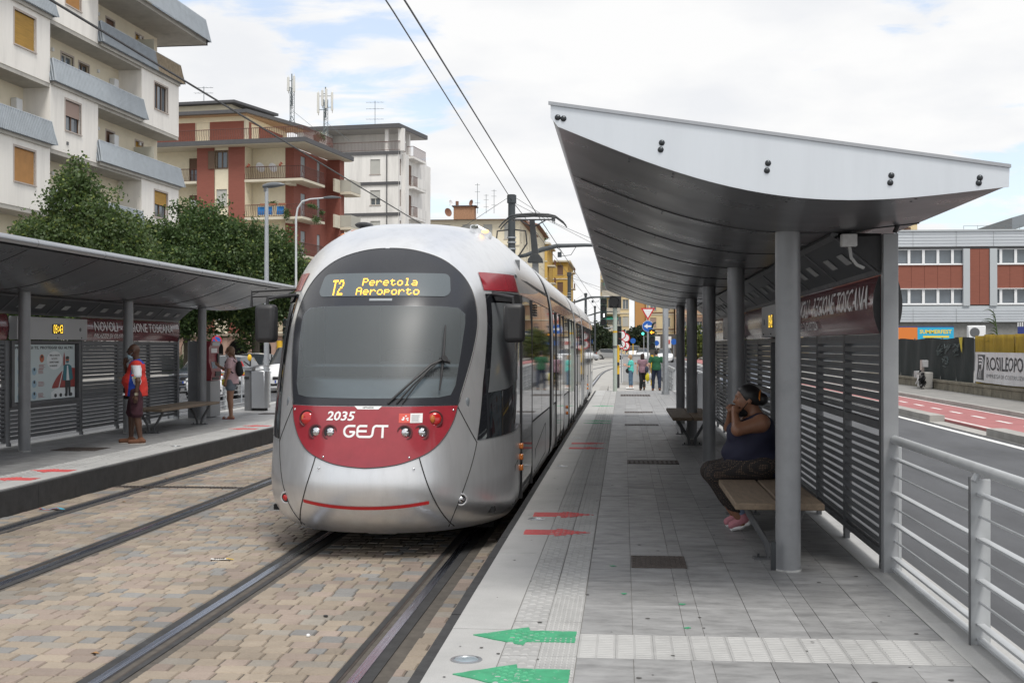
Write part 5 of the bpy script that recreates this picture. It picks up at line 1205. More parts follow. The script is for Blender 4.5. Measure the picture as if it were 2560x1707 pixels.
for x_, cc in ((-3.55, (.03, .17, .45)), (-2.9, (.03, .2, .5)), (-1.9, (.03, .17, .45))): B('hanging_towel', mat('towel_blue', (.03, .18, .46), .9), Bb.r, x_ - .3, x_ + .3, .02, .04, 12.1, 12.75)
for (x_, y_, z_) in ((-4.7, .1, 16.1), (-1.9, .1, 16.15)):
    q = MB(); [q.add([(x_, y_, z_), (x_ + .2 * math.cos(a), y_, z_ + .12 * math.sin(a)), (x_ + .12 * math.cos(a + .7), y_ - .05, z_ + .2 * math.sin(a + .7))], [(0, 1, 2)]) for a in np.arange(0, 6.2, .9)]; q.build('pinwheel', mat('pinwheel_red', (.5, .08, .04), .6), Bb.r)
# mobile phone masts on the roof: things of their own
m_lat = mat('mast_steel', (.16, .19, .20), .5, .6); m_antw = mat('antenna_panel', (.58, .58, .55), .6)
def phone_mast(x, y, z0, z1, panels, label, w_=.22):
    t = thing('phone_mast', label, 'phone mast', (x, y, z0), group='phone masts on the red roof'); h = z1 - z0; q = MB()
    L3 = [(w_, 0), (-w_ * .5, w_ * .87), (-w_ * .5, -w_ * .87)]
    for a, b in L3: q.cyl((a, b, 0), (a, b, h * .75), .03, n=6)
    n = int(h * .75 / .35)
    for i in range(n):
        for k in range(3):
            a, b = L3[k], L3[(k + 1) % 3]; q.cyl((*a, i * .35), (*b, (i + 1) * .35), .016, n=4)
    q.cyl((0, 0, h * .4), (0, 0, h), .05, n=8); q.build('lattice', m_lat, t)
    for dx_, za, zb in panels:
        p = MB(); p.box(dx_ - .10, dx_ + .10, -.18, -.06, za, zb); p.cyl((dx_, 0, za - .2), (dx_, 0, zb + .2), .035, n=6); p.build('antenna_panel', m_antw, t, bevel=.02)
        q = MB(); q.cyl((0, 0, za + .3), (dx_, 0, za + .3), .03, n=5); q.cyl((0, 0, zb - .3), (dx_, 0, zb - .3), .03, n=5); q.build('antenna_bracket', m_lat, t)
    q = MB(); q.tube([(0, 0, h * .32), (2.2, -.3, -.3)], .018, n=4); q.tube([(0, 0, h * .2), (.55, .3, -.2)], .025, n=4); q.tube([(0, 0, h * .2), (-.55, -.3, -.2)], .025, n=4); q.build('stay', m_lat, t)
    q = MB()
    for k in range(3): q.tube([(.1 * k - .1, -.1, h * .35), (.1 * k - .1, -.12, h * .5), (.14 * k - .14, -.1, h * .62)], .02, n=5)
    q.build('feeder_cable', m_black, t)
phone_mast(-28.6, 105.2, 20.5, 25.1, [(-.28, 3.1, 4.3), (.22, 3.0, 4.4)], 'slim lattice phone mast, left of the two on the red building')
phone_mast(-26.2, 107.5, 19.9, 24.4, [(-.62, 2.2, 4.0), (.62, 2.4, 4.0), (.1, 2.6, 4.3), (-.25, 2.8, 4.2)], 'bushier phone mast with several white panels, right of the two')
def tv_aerial(x, y, z0, h, label, r=.5):
    t = thing('television_aerial', label, 'aerial', (x, y, z0), group='rooftop television aerials'); q = MB(); q.cyl((0, 0, 0), (0, 0, h), .03, n=5)
    for k, zz_ in enumerate((.95, .72, .35)):
        q.cyl((-r, 0, h * zz_), (r, .1, h * zz_), .018, n=4); [q.cyl((-r + j * r * .45, -.25, h * zz_), (-r + j * r * .45, .25, h * zz_), .01, n=4) for j in range(5)]
    q.build('aerial_rods', m_lat, t)
tv_aerial(-36.0, 104, 21.9, 2.0, 'thin rooftop aerial against blue sky, left of the phone masts', .8)

# ---- C: pale block with open top floor
Cb = Bld('apartment_building', 'pale grey apartment block with dark bands and open roof terrace, right of red block', -22.55, 123.43, -7.9)
ZC = [21.05, 17.98, 14.86, 11.75, 8.65, 5.55]
for i, zt in enumerate(ZC):
    zb = ZC[i + 1] if i + 1 < len(ZC) else -.3
    h = (-3.04, -1.98, zb + .95, zb + 2.45); Cb.wall(m_whiteC, 'y', 0, -11, -.02, zb, zt, [h]); Cb.win('y', 0, h, 'half' if i == 1 else 'shut', m_shG, mfr=m_wfw, half=.45)
    Cb.gb('dark_band', m_eave, 'y', 0, -11.5, -.05, zt - .16, zt + .16, -.10, -.001)
    Cb.gb('dark_return', m_eave, 'x', 0, .0, .25, zt - .16, zt + .16, -.08, .0)
    hh = [(.3, .75, zb + .8, zb + 2.5), (3.2, 4.2, zb + .2, zb + 2.3)]; Cb.wall(m_whiteC, 'x', 0, 0, 11, zb, zt, hh); [Cb.win('x', 0, w_, 'shut', m_shB, sill=False) for w_ in hh]
    Cb.gb('side_pier', m_whiteC, 'x', .35, 1.05, 2.2, zb, zt, 0, .34)
    if i < 4:
        q = MB(); q.box(.0, .75, 2.6, 7.0, zt - .25, zt - .02); q.build('balcony_slab', m_whiteC, Cb.r); q = MB(); q.box(.69, .75, 4.0, 7.0, zt, zt + 1.0); q.box(0, .75, 6.94, 7.0, zt, zt + 1.0)
        if i: q.build('balcony_parapet', m_whiteC, Cb.r)
        Cb.bars('balusters', m_ironr, [(.05, 2.65), (.70, 2.65), (.70, 4.0 if i else 6.9)], zt, zt + 1.0, .16, .016)
q = MB(); q.cyl((-1.25, -.08, -.2), (-1.25, -.08, 21.0), .06, n=6); q.build('downpipe', m_eave, Cb.r)
Cb.gb('loggia_back', m_whiteC, 'y', 2.8, -11, -.3, 21.2, 23.5, 0, .2); q = MB(); q.box(-11, -.15, .0, 10, 21.06, 21.22); q.build('loggia_floor', m_whiteC, Cb.r)
for x_ in (-7.9, -1.35, .05): Cb.gb('loggia_column', m_whiteC, 'y', .1, x_ - .16, x_ + .16 if x_ < 0 else x_ + .45, 21.23, 23.5, 0, .4)
Cb.gb('loggia_pillar', m_whiteC, 'y', 3.4, -.4, .0, 21.23, 23.5, 0, .4); Cb.gb('loggia_wall', m_whiteC, 'y', .1, -11, -8.1, 21.23, 23.5, 0, 2.5); Cb.gb('loggia_door', m_shB, 'y', .05, -9.2, -8.6, 21.3, 23.2, 0, .04)
Cb.bars('balusters', m_ironr, [(-7.8, .05), (.1, .05), (.1, 2.0)], 21.35, 22.2, .15, .012)
q = MB(); q.prism([(-11.5, -.5), (.2, -.5), (.75, 7.5), (-11.5, 7.5)], 'z', 23.5, 23.92); q.build('roof_slab', m_eave, Cb.r); q = MB(); q.prism([(-11.4, -.3), (.1, -.3), (.65, 7.4), (-11.4, 7.4)], 'z', 23.46, 23.5); q.build('eave_soffit', mat('soffit_grey', (.42, .41, .40), .9), Cb.r)
q = MB(); q.box(-11, -.26, .26, 10.5, -.3, 21.0); q.build('core_block', m_whiteC, Cb.r)
tv_aerial(-25.5, 126, 23.9, 2.9, 'thin aerial on the pale block with the open terrace', .9)

# ---- D: cream blocks with tiled roof further on
def plain_block(name, label, x0, x1, y0, y1, z1, m, rows, cols, m_sh, roof='flat', side_cols=0, side_m=None, z_first=None, bal=False, msidebal=None):
    b = Bld(name, label, x1, y0, 0); W_ = x1 - x0; dz = (z1 - (z_first or 1.2)) / rows
    holes = []; sh_ = []
    for r_ in range(rows):
        zb = (z_first or 1.2) + r_ * dz
        for c in range(cols):
            u = -W_ + (c + .5) * W_ / cols; holes.append((u - .55, u + .55, zb + .8, zb + dz - .55))
        for c in range(side_cols):
            u = (c + .5) * (y1 - y0) / side_cols; sh_.append((u - .55, u + .55, zb + .6, zb + dz - .55))
    b.wall(m, 'y', 0, -W_, 0, -.3, z1, holes); b.wall(side_m or m, 'x', 0, 0, y1 - y0, -.3, z1, sh_)
    for h in holes: b.win('y', 0, h, random.choice(('shut', 'half', 'glass')), m_sh, mfr=m_wfw, sill=True)
    for h in sh_: b.win('x', 0, h, random.choice(('shut', 'half', 'glass')), m_sh, mfr=m_wfw, sill=True)
    b.gb('core_block', m, 'y', .3, -W_ + .02, -.3, -.3, z1 - .02, 0, y1 - y0 - .3)
    b.gb('back_wall', m, 'y', y1 - y0 - .3, -W_, 0, -.3, z1, 0, .3); b.gb('left_wall', m, 'y', 0, -W_, -W_ + .02, -.3, z1, .02, y1 - y0 - .3)
    if roof == 'flat': b.gb('roof_slab', m_cream2, 'y', 0, -W_ - .5, .5, z1, z1 + .3, -.5, y1 - y0 + .5)
    else:
        q = MB(); h = roof; q.add([(-W_ - .7, -.7, z1), (.7, -.7, z1), (.7, y1 - y0 + .7, z1), (-W_ - .7, y1 - y0 + .7, z1), (-W_ + 3, (y1 - y0) / 2, z1 + h), (-3, (y1 - y0) / 2, z1 + h)], [(0, 1, 5, 4), (1, 2, 5), (2, 3, 4, 5), (3, 0, 4), (3, 2, 1, 0)]); q.build('tiled_roof', m_tilered, b.r)
    for r_ in range(1, rows):
        zb = (z_first or 1.2) + r_ * dz; b.gb('string_course', m_cream2, 'y', 0, -W_, 0, zb - .05, zb + .15, -.08, -.002)
    return b
D = plain_block('apartment_building', 'cream apartment block with brown tiled roof behind the tram roof', -28, -12.6, 150, 174, 16.9, m_cream, 5, 6, m_shG, roof=1.3, side_cols=5)
q = MB(); q.box(-8.6, -6.0, 4.0, 6.0, 17.4, 19.0); q.build('brick_roof_hut', mat('hut_brick', (.34, .20, .12), .9, var=.3, vscale=8), D.r); q = MB(); q.box(-8.8, -5.7, 3.8, 6.2, 19.0, 19.12); q.build('hut_roof', m_eave, D.r); q = MB(); q.cyl((-8.2, 4.4, 19.1), (-8.2, 4.4, 19.7), .2, n=8); q.build('chimney_pot', m_tilered, D.r)
dish(D.r, (-9.3, 3.6, 18.2), .55, (.7, -.7, .2), m_tilered); dish(D.r, (-9.0, 3.9, 19.4), .4, (.9, -.4, .2)); dish(D.r, (-6.3, 3.9, 19.4), .4, (-.7, -.7, .2), m_tilered)
for i, (x_, h) in enumerate(((-18.3, 3.8), (-17.2, 2.4), (-16.2, 3.0))): tv_aerial(x_, 155, 18.2, h, ('tall thin aerial above the tiled roof beside the brick hut', 'short aerial among three on the tiled roof', 'aerial on the tiled roof nearest the dark overhead mast')[i], .3)
D2 = plain_block('apartment_building', 'taller cream block with gabled end behind the pantograph', -27, -12.7, 178, 200, 19.0, m_cream, 6, 6, m_shG, roof=2.0, side_cols=5)
E1 = plain_block('apartment_building', 'ochre yellow apartment block with stepped terraces above the tram', -26, -13.2, 215, 232, 19.2, m_yel, 6, 5, m_shG, side_cols=4)
E2 = plain_block('apartment_building', 'yellow block with corner balconies next to the dark mast', -22, -10.6, 236, 262, 17.5, m_yel, 5, 4, m_shB, side_cols=5)
for bld, zt in ((E1, 19.2), (E2, 17.5)):
    for k in range(5):
        z_ = 3.2 + k * 3.05; q = MB(); q.box(-.3, 1.3, .5, 5.5, z_, z_ + .2); q.build('balcony_slab', m_cream2, bld.r); bld.bars('balusters', m_ironr, [(1.2, .6), (1.2, 5.4)], z_ + .25, z_ + 1.15, .3, .03)
E1.gb('terrace_storey', m_cream, 'y', 3, -9, -1.5, 19.5, 22.0, 0, 9); E1.gb('terrace_roof', m_cream2, 'y', 2.5, -9.4, -1.0, 22.0, 22.3, 0, 10); E1.gb('terrace_cabin', m_whiteC, 'y', 4, -8.5, -4.5, 22.3, 24.0, 0, 6); E1.gb('cabin_window', m_pane, 'y', 3.95, -7.5, -5.2, 22.6, 23.5, 0, .04)
leafy('terrace_plants', m_plant, (-.6, 1.0, 20.4), (.8, .6, .8), 300, E1.r, .14)
# ---- G: long apartment range closing the street
G1 = plain_block('apartment_building', 'narrow yellow block with green awnings, left of salmon block at street end', -4.2, 1.0, 225, 245, 26, m_yelp, 8, 4, m_shG)
for r_ in range(8):
    z_ = 1.2 + r_ * 3.1
    B('balcony_slab', m_cream2, G1.r, -4.9, -1.6, -1.2, -.02, z_ - .1, z_ + .1); B('balcony_parapet', mat('parapet_pale', (.45, .42, .36), .8), G1.r, -4.9, -1.6, -1.2, -1.12, z_ + .1, z_ + 1.0)
    if r_ % 2: q = MB(); q.prism([(-1.1, z_ + 2.0), (-.02, z_ + 2.6), (-.02, z_ + 2.65), (-1.1, z_ + 2.1)], 'x', -4.6, -2.0); q.build('awning', mat('awning_green', (.02, .22, .15), .8), G1.r)
B('stair_tower', m_oran, G1.r, 1.05, 3.0, -.4, 10, -.3, 27)
G2 = plain_block('apartment_building', 'pale yellow apartment block behind the blue arrow sign', 4.05, 9.0, 224, 244, 25, m_yelp, 8, 2, m_shP)
for r_ in range(1, 8): G2.gb('floor_band', m_shB, 'y', -.1, -4.9, 0, 1.2 + r_ * 2.975 + .25, 1.2 + r_ * 2.975 + .45, 0, .08)
G3 = plain_block('apartment_building', 'salmon apartment block with pale balconies at the far end of the street', 9.2, 17.5, 222, 246, 25, m_pink, 8, 3, m_shP)
for r_ in range(8):
    z_ = 1.2 + r_ * 2.97; B('balcony_slab', m_cream2, G3.r, -3.4, .4, -1.4, -.02, z_, z_ + .2); B('balcony_parapet', m_yelp, G3.r, -3.4, .4, -1.4, -1.3, z_ + .2, z_ + 1.05)
G4 = plain_block('apartment_building', 'long yellow apartment range on the right, seen between the shelter columns', 18, 46, 200, 230, 24, m_yelp, 7, 9, m_shB, side_cols=0)
for r_ in range(7):
    z_ = 1.2 + r_ * 3.2
    for c in range(4): B('balcony_slab', m_cream2, G4.r, -27 + c * 7, -22.5 + c * 7, -1.4, -.02, z_, z_ + .2); B('balcony_parapet', m_cream, G4.r, -27 + c * 7, -22.5 + c * 7, -1.4, -1.3, z_ + .2, z_ + 1.05)
# shop fronts and blue fascia under G
q = MB(); q.box(4, 18, 216, 221, -.3, 3.6); shp = q.build('shop_row', mat('shop_dark', (.08, .07, .065), .6, var=.4, vscale=.4)); tag(shp, 'dark single-storey shop row below the salmon block', 'shop')
B('shop_fascia', mat('fascia_blue', (.03, .06, .22), .5), shp, 11.5, 17.5, 215.85, 215.98, 3.65, 4.8);
for i_, (a_, w_) in enumerate(((11.9, .5), (12.6, .9), (13.7, .6), (14.5, 1.1), (15.8, .5), (16.5, .4))): B('shop_lettering', m_wht, shp, a_, a_ + w_, 215.8, 215.84, 3.95, 4.35 + .1 * (i_ % 2))
B('shop_panel', m_wht, shp, 7.0, 8.2, 215.85, 215.98, 1.2, 3.2); B('shop_panel', m_wht, shp, 5.2, 6.3, 215.85, 215.98, 1.2, 3.2); B('shop_poster', mat('poster_red', (.5, .1, .08), .6), shp, 7.2, 8.0, 215.8, 215.84, 1.9, 2.6)

# ---- office block on the right
O = Bld('office_building', 'office block with red cladding, white ribbon windows and metal fascia, at right', 24.0, 109.0, 0)
m_fas = mat('metal_fascia', (.52, .55, .58), .45, .35, var=.05, vscale=.5); m_redc = mat('terracotta_cladding', (.23, .078, .052), .8, var=.12, vscale=1.2, stretch=(1, 1, 12)); m_pil = mat('grey_pilaster', (.42, .45, .47), .6)
def fascia(z0, z1, x0=-6, x1=26):
    x_ = x0; k = 0
    while x_ < x1:
        wd = (3.6, 3.1)[k % 2]; q = MB(); n = 5; P = []
        for i in range(n):
            a = z0 + (z1 - z0) * i / n; b = z0 + (z1 - z0) * (i + .93) / n
            P += [(a, 0), (a + .03, -.05), (b, -.05), (b + .01, 0)]
        q.grid([[(xx, y_, z_) for z_, y_ in P] for xx in (x_ + .02, x_ + wd - .02)]); q.build('fascia_panel', m_fas, O.r); x_ += wd; k += 1
    B('fascia_backing', m_pil, O.r, x0, x1, .01, .3, z0, z1)
fascia(10.05, 11.35); fascia(3.6, 4.75); B('roof_edge', m_pil, O.r, -6, 26, -.15, .5, 11.36, 11.5); B('shadow_gap', m_gun, O.r, -6, 26, .2, .5, 9.88, 10.04); B('lintel', m_pil, O.r, -6, 26, .1, .5, 4.76, 5.0)
def ribbon(x0, x1, z0, z1, n):
    hole = MB().box(x0, x1, .35, .45, z0, z1).build('window', m_pane, O.r); st = (x1 - x0) / n
    q = MB(); q.box(x0, x1, .2, .3, z0, z0 + .08); q.box(x0, x1, .2, .3, z1 - .06, z1); q.build('window_frame', m_wfa, hole)
    for i in range(n):
        xx = x0 + (i + .3) * st; MB().box(xx - .11, xx + .11, .18, .33, z0 + .08, z1 - .06).build('mullion', m_wfa, hole)
        if random.random() < .55: MB().box(xx + .12, xx + st - .3, .40, .41, z0 + .1 + random.random() * .5, z1 - .1).build('blind', mat('office_blind', (.36, .42, .46), .8), hole)
for x0, x1, n in ((-6, 4.9, 9), (7.7, 20, 10)):
    ribbon(x0, x1, 8.56, 9.86, n); ribbon(x0, x1, 5.15, 6.45, n)
    xx = x0
    while xx < x1 - .1: B('cladding_panel', m_redc, O.r, xx + .01, min(xx + 1.1, x1) - .01, .14, .3, 6.48, 8.52); xx += 1.1
    B('sill_rail', m_wfa, O.r, x0, x1, .05, .3, 8.50, 8.56); B('sill_rail', m_wfa, O.r, x0, x1, .05, .3, 5.08, 5.15); B('sill_rail', m_wfa, O.r, x0, x1, .05, .3, 6.45, 6.50)
for x0, x1 in ((4.9, 5.45), (7.1, 7.7)): B('pilaster', m_pil, O.r, x0, x1, -.05, .4, 5.0, 9.88)
for k in range(2): B('cladding_panel', m_redc, O.r, 5.47 + k * .81, 5.47 + (k + 1) * .81 - .02, .06, .3, 5.1, 9.85)
B('core_block', m_pil, O.r, -6, 26, .5, 14, -.3, 11.3); B('ground_floor_wall', mat('ground_floor_dark', (.20, .20, .19), .8, var=.2), O.r, -6, 26, .3, .5, -.3, 3.6)
q = MB(); [q.tube([(6 + k * 1.2, 4, 11.5), (6 + k * 1.2, 4, 12.2)], .02, n=4) for k in range(8)]; q.tube([(6, 4, 12.2), (15, 4, 12.2)], .02, n=4); q.tube([(6, 4, 11.85), (15, 4, 11.85)], .02, n=4); q.build('roof_guardrail', m_lat, O.r)
O2 = thing('warehouse', 'brick building with grey sloping roof behind the office block, right edge', 'building', (38.7, 128, 0)); q = MB(); q.prism([(0, 13.2), (0, 14.4), (14, 18.4), (14, 17.2)], 'y', 0, 12); q.v = [(v[0], v[1], v[2]) for v in q.v]; q.build('grey_roof_fascia', mat('zinc_roof', (.22, .24, .26), .5, .3), O2); B('brick_wall', m_redc, O2, 2.0, 14, -.2, -.02, 0, 14.0)
B('service_wall', m_redc, O2, 0, 14, .1, 12, 0, 11.4)
# courtyard things in front of the office: banner, blue fence, air conditioner
bn = thing('event_banner', 'blue SUMMERFEST banner with yellow lettering below the office block', 'banner', (21.0, 96.0, 0)); B('banner_sheet', mat('banner_blue', (.02, .36, .58), .6), bn, 1.1, 3.75, 0, .04, 1.7, 2.98); B('banner_panel', mat('banner_orange', (.62, .18, .03), .6), bn, -.5, 1.08, 0, .04, 1.7, 2.98)
text('banner_lettering', 'SUMMERFEST', mat('banner_yellow', (.75, .58, .05), .6), bn, lambda a, b: (1.25 + a, -.01, 2.50 + b), height=.30, width=2.35, bold=.03); B('banner_line', mat('banner_yellow'), bn, 1.5, 3.4, -.012, -.006, 2.2, 2.34); B('banner_top', mat('banner_navy', (.02, .05, .2), .6), bn, -.5, 3.75, -.01, .05, 2.99, 3.06)
for k in (-.3, 3.6): B('banner_post', m_gun, bn, k, k + .08, .05, .13, -.3, 3.0)
ac = thing('air_conditioner', 'white air-conditioning unit beside the tall reed', 'air conditioner', (25.7, 95.5, 0)); B('casing', m_wfa, ac, 0, 1.25, 0, .5, 2.1, 3.1, .04); q = MB(); q.cyl((.45, -.02, 2.6), (.45, .01, 2.6), .36, n=20); q.build('fan_grille', m_gun, ac); B('stand', m_gun, ac, .2, 1.1, .1, .4, -.3, 2.1)
bf = thing('blue_fence', 'dark blue metal fence behind the yellow fence', 'fence', (28.8, 94.0, 0)); x_ = 0
while x_ < 12: B('fence_panel', mat('fence_blue', (.015, .03, .16), .6), bf, x_, x_ + 2.3, 0, .04, -.2, 3.0); B('fence_post', m_black, bf, x_ + 2.32, x_ + 2.42, -.04, .06, -.2, 3.3); q = MB(); [q.box(x_ + j * .15, x_ + j * .15 + .06, 0, .04, 3.0, 3.3) for j in range(16)]; q.build('fence_spikes', m_wfa, bf)['kind'] = 'stuff'; x_ += 2.45

# ---- low wall, yellow and netted fences, banner, utility boxes on the right pavement
m_lw = mat('mossy_wall', (.21, .19, .145), .95, var=.3, vscale=2.5, dirt=.45, dscale=1.4, bump=.5, bscale=20)
lw = thing('low_wall', 'stained low stone wall at the back of the right pavement', 'wall', (11.6, 20, 0))
for i in range(40):
    o = MB().box(-.14, .14, i * 1.0 + .01, i * 1.0 + .99, -.1, .26 + random.uniform(-.01, .01)).build('wall_block', m_lw, lw); MB().box(-.18, .18, i * 1.0 + .004, i * 1.0 + .996, .27, .35).build('coping_stone', m_lw, lw)
m_yf = mat('yellow_corrugated', (.40, .28, .025), .6, .1, var=.2, vscale=3, dirt=.3, dscale=2, stretch=(1, 1, .3))
yf = thing('corrugated_fence', 'yellow corrugated metal fence above the low wall', 'fence', (11.72, 20, 0))
me = MB(); prof = []
for i in range(11): prof += [(i * .1, 0), (i * .1 + .03, 0), (i * .1 + .05, .045), (i * .1 + .08, .045)]
me.grid([[(p[1], p[0], z_) for p in prof if p[0] < 1.1] for z_ in (.30, 1.92)]); me = me.mesh('corrugated_sheet', m_yf)
for i in range(21):
    o = link('corrugated_sheet', me, yf); o.location = (0, 1.0 + i * 1.03, random.uniform(-.02, .05)); o.rotation_euler = (0, random.gauss(0, .012), 0)
B('fence_rail', m_gun, yf, .07, .11, 1, 22.8, .7, .76); B('fence_rail', m_gun, yf, .07, .11, 1, 22.8, 1.5, 1.56)
nf = thing('netted_fence', 'dark netting fence with faint graffiti left of the yellow fence', 'fence', (11.72, 42.9, 0))
m_net = mat('dark_netting', (.014, .022, .022), .85, var=.35, vscale=2.5, stretch=(1, 3, 1))
for i in range(6):
    q = MB(); q.grid([[(.03 * math.sin(y_ * 4 + z_ * 2) - .02, i * 2.2 + y_, .25 + z_ * (1.62 + .03 * math.sin(i * 3 + y_))) for z_ in np.linspace(0, 1, 6)] for y_ in np.linspace(0, 2.2, 9)]); q.build('net_panel', m_net, nf, smooth=True); B('net_post', m_gun, nf, .05, .1, i * 2.2, i * 2.2 + .06, 0, 1.9)
q = MB()
for (yy, zz_) in ((4.3, 1.45), (3.2, 1.5), (2.0, 1.45), (3.5, 1.0)):
    for k in range(7):
        a = [(-.065, yy + random.uniform(-.5, .5), zz_ + random.uniform(-.22, .22)) for _ in range(3)]; q.tube(a, .012, n=4)
q.build('graffiti', mat('graffiti_pale', (.10, .13, .13), .8), nf)
q = MB(); q.add([(-.08, 1.6, 1.88), (-.08, 1.1, 1.9), (-.08, 1.25, 1.35)], [(0, 1, 2)]); q.add([(-.085, 1.3, 1.88), (-.085, 1.2, 1.88), (-.085, 1.1, 1.3)], [(0, 1, 2)]); q.build('yellow_ribbon', mat('ribbon_yellow', (.55, .45, .03), .7), nf)
ban = thing('company_banner', 'white ROSILEOPOLDO banner with black logo tied to the yellow fence', 'banner', (11.60, 35.2, 0))
def BP(u, v, k=0):   # u metres from the reader's left (far end), v height
    yy = 6.85 - u; zz_ = .43 + v; bulge = .035 * math.sin(yy * 2.1 + zz_ * 3) + .02 * math.sin(yy * 6.3 - zz_ * 5); return (-.09 - bulge * .6 - .004 * k, yy, zz_ - .03 * math.sin(math.pi * u / 6.85) * (1 - v))
m_bw = mat('banner_white', (.60, .61, .62), .6, var=.04, vscale=2, dirt=.08); m_bk = mat('banner_black', (.035, .04, .045), .6)
q = MB(); q.grid([[BP(u, v) for v in np.linspace(0, .96, 9)] for u in np.linspace(0, 6.85, 60)]); q.build('banner_sheet', m_bw, ban, smooth=True)
q = MB(); q.grid([[BP(u, v, 1) for v in np.linspace(.08, .88, 7)] for u in np.linspace(.28, 1.15, 9)]); q.build('banner_logo', m_bk, ban, smooth=True)
q = MB()
def bl_(pts, wd=.028):
    for a, b in zip(pts[:-1], pts[1:]):
        d = Vector((b[0] - a[0], b[1] - a[1])).normalized(); nx_, ny_ = -d.y * wd, d.x * wd; q.quad(*[BP(*p, 2) for p in ((a[0] + nx_, a[1] + ny_), (b[0] + nx_, b[1] + ny_), (b[0] - nx_, b[1] - ny_), (a[0] - nx_, a[1] - ny_))])
for k in range(3):
    o = k * .11; bl_([(.42, .80 - o)] + [(.80 + (.22 - .06 * k) * math.sin(t), .58 - o * .2 + (.22 - .08 * k) * math.cos(t)) for t in np.linspace(0, 2.6, 9)])
    bl_([(.45 + k * .16, .12), (.46 + k * .16, .25), (.52 + k * .15, .36 - k * .03), (.62 + k * .10, .42)])
q.build('logo_mark', m_bw, ban)
text('banner_lettering', 'ROSILEOPOLDO', m_bk, ban, lambda a, b: BP(1.4 + a, .40 + b, 2), height=.42, width=5.1, bold=.012); text('banner_lettering', 'IMPRESA DI COSTRUZIONI s.p.a.', mat('banner_grey', (.22, .23, .24), .6), ban, lambda a, b: BP(1.4 + a, .13 + b, 2), height=.16, width=5.0)
ub = thing('utility_post', 'grey meter boxes on a short concrete post by the netted fence', 'utility box', (11.2, 47.5, 0)); B('concrete_post', m_conc, ub, -.25, .3, -.3, .5, 0, .72, .03); B('meter_box', m_clockb, ub, -.25, .0, -.65, -.4, .95, 1.25, .01); B('meter_box', m_clockb, ub, -.25, .0, .8, 1.15, .45, .75, .01); B('meter_board', m_stone, ub, -.2, -.1, -.3, .1, .75, 1.25); B('paper_notice', m_wht, ub, -.262, -.255, .1, .35, .1, .6); q = MB(); q.tube([(-.2, -.4, .35), (-.3, -.2, .4), (-.32, .1, .36), (-.3, .5, .2)], .03, n=6); q.build('conduit', m_wfa, ub, smooth=True)
ub.scale = (.8, .8, .85)
leafy('hanging_sack', m_black, (-.3, -.75, .35), (.12, .12, .35), 160, ub, .09)
# ================================================================ trees and plants
m_bark = mat('bark', (.10, .085, .065), .95, var=.3, vscale=14, stretch=(1, 1, .25), bump=.6, bscale=30)
def leafmat(name, col, tr=.35):
    if name in MATS: return MATS[name]
    m = bpy.data.materials.new(name); MATS[name] = m; m.use_nodes = True; t = m.node_tree; b = t.nodes['Principled BSDF']; b.inputs['Roughness'].default_value = .55
    a = t.nodes.new('ShaderNodeAttribute'); a.attribute_name = 'col'; t.links.new(a.outputs['Color'], b.inputs['Base Color'])
    tl = t.nodes.new('ShaderNodeBsdfTranslucent'); t.links.new(a.outputs['Color'], tl.inputs[0]); mx = t.nodes.new('ShaderNodeMixShader'); mx.inputs[0].default_value = tr
    t.links.new(b.outputs[0], mx.inputs[1]); t.links.new(tl.outputs[0], mx.inputs[2]); t.links.new(mx.outputs[0], t.nodes['Material Output'].inputs[0]); return m
m_leaf = leafmat('tree_leaf', (.05, .09, .03), .42)
def leaves(name, cents, nper, spread, size, base, parent, jitter=.35, up=.25):
    n = len(cents) * nper; c = np.repeat(np.array(cents), nper, 0) + rng.normal(0, 1, (n, 3)) * np.array(spread)
    d = rng.normal(0, 1, (n, 3)); d[:, 2] += up; d /= np.linalg.norm(d, axis=1)[:, None]
    a = np.cross(d, rng.normal(0, 1, (n, 3))); a /= np.linalg.norm(a, axis=1)[:, None]; b = np.cross(d, a)
    s = size * rng.uniform(.6, 1.3, (n, 1)); a = a * s; b = b * s * .62
    V = np.stack([c - a, c + b - a * .1, c + a, c - b - a * .1], 1).reshape(-1, 3); F_ = np.arange(n * 4).reshape(-1, 4)
    me = bpy.data.meshes.new(name); me.from_pydata(V.tolist(), [], F_.tolist()); me.materials.append(m_leaf)
    col = np.array(base) * rng.uniform(1 - jitter, 1 + jitter, (n, 1)); tint = rng.random((n, 1)); col = col * (1 - .0 * tint); yl = (rng.random(n) < .10); col[yl] = col[yl] * np.array([2.6, 2.0, 1.6])
    at = me.color_attributes.new('col', 'FLOAT_COLOR', 'CORNER'); arr = np.ones((n * 4, 4), np.float32); arr[:, :3] = np.repeat(col, 4, 0); at.data.foreach_set('color', arr.ravel())
    o = link(name, me, parent); o['kind'] = 'stuff'; return o
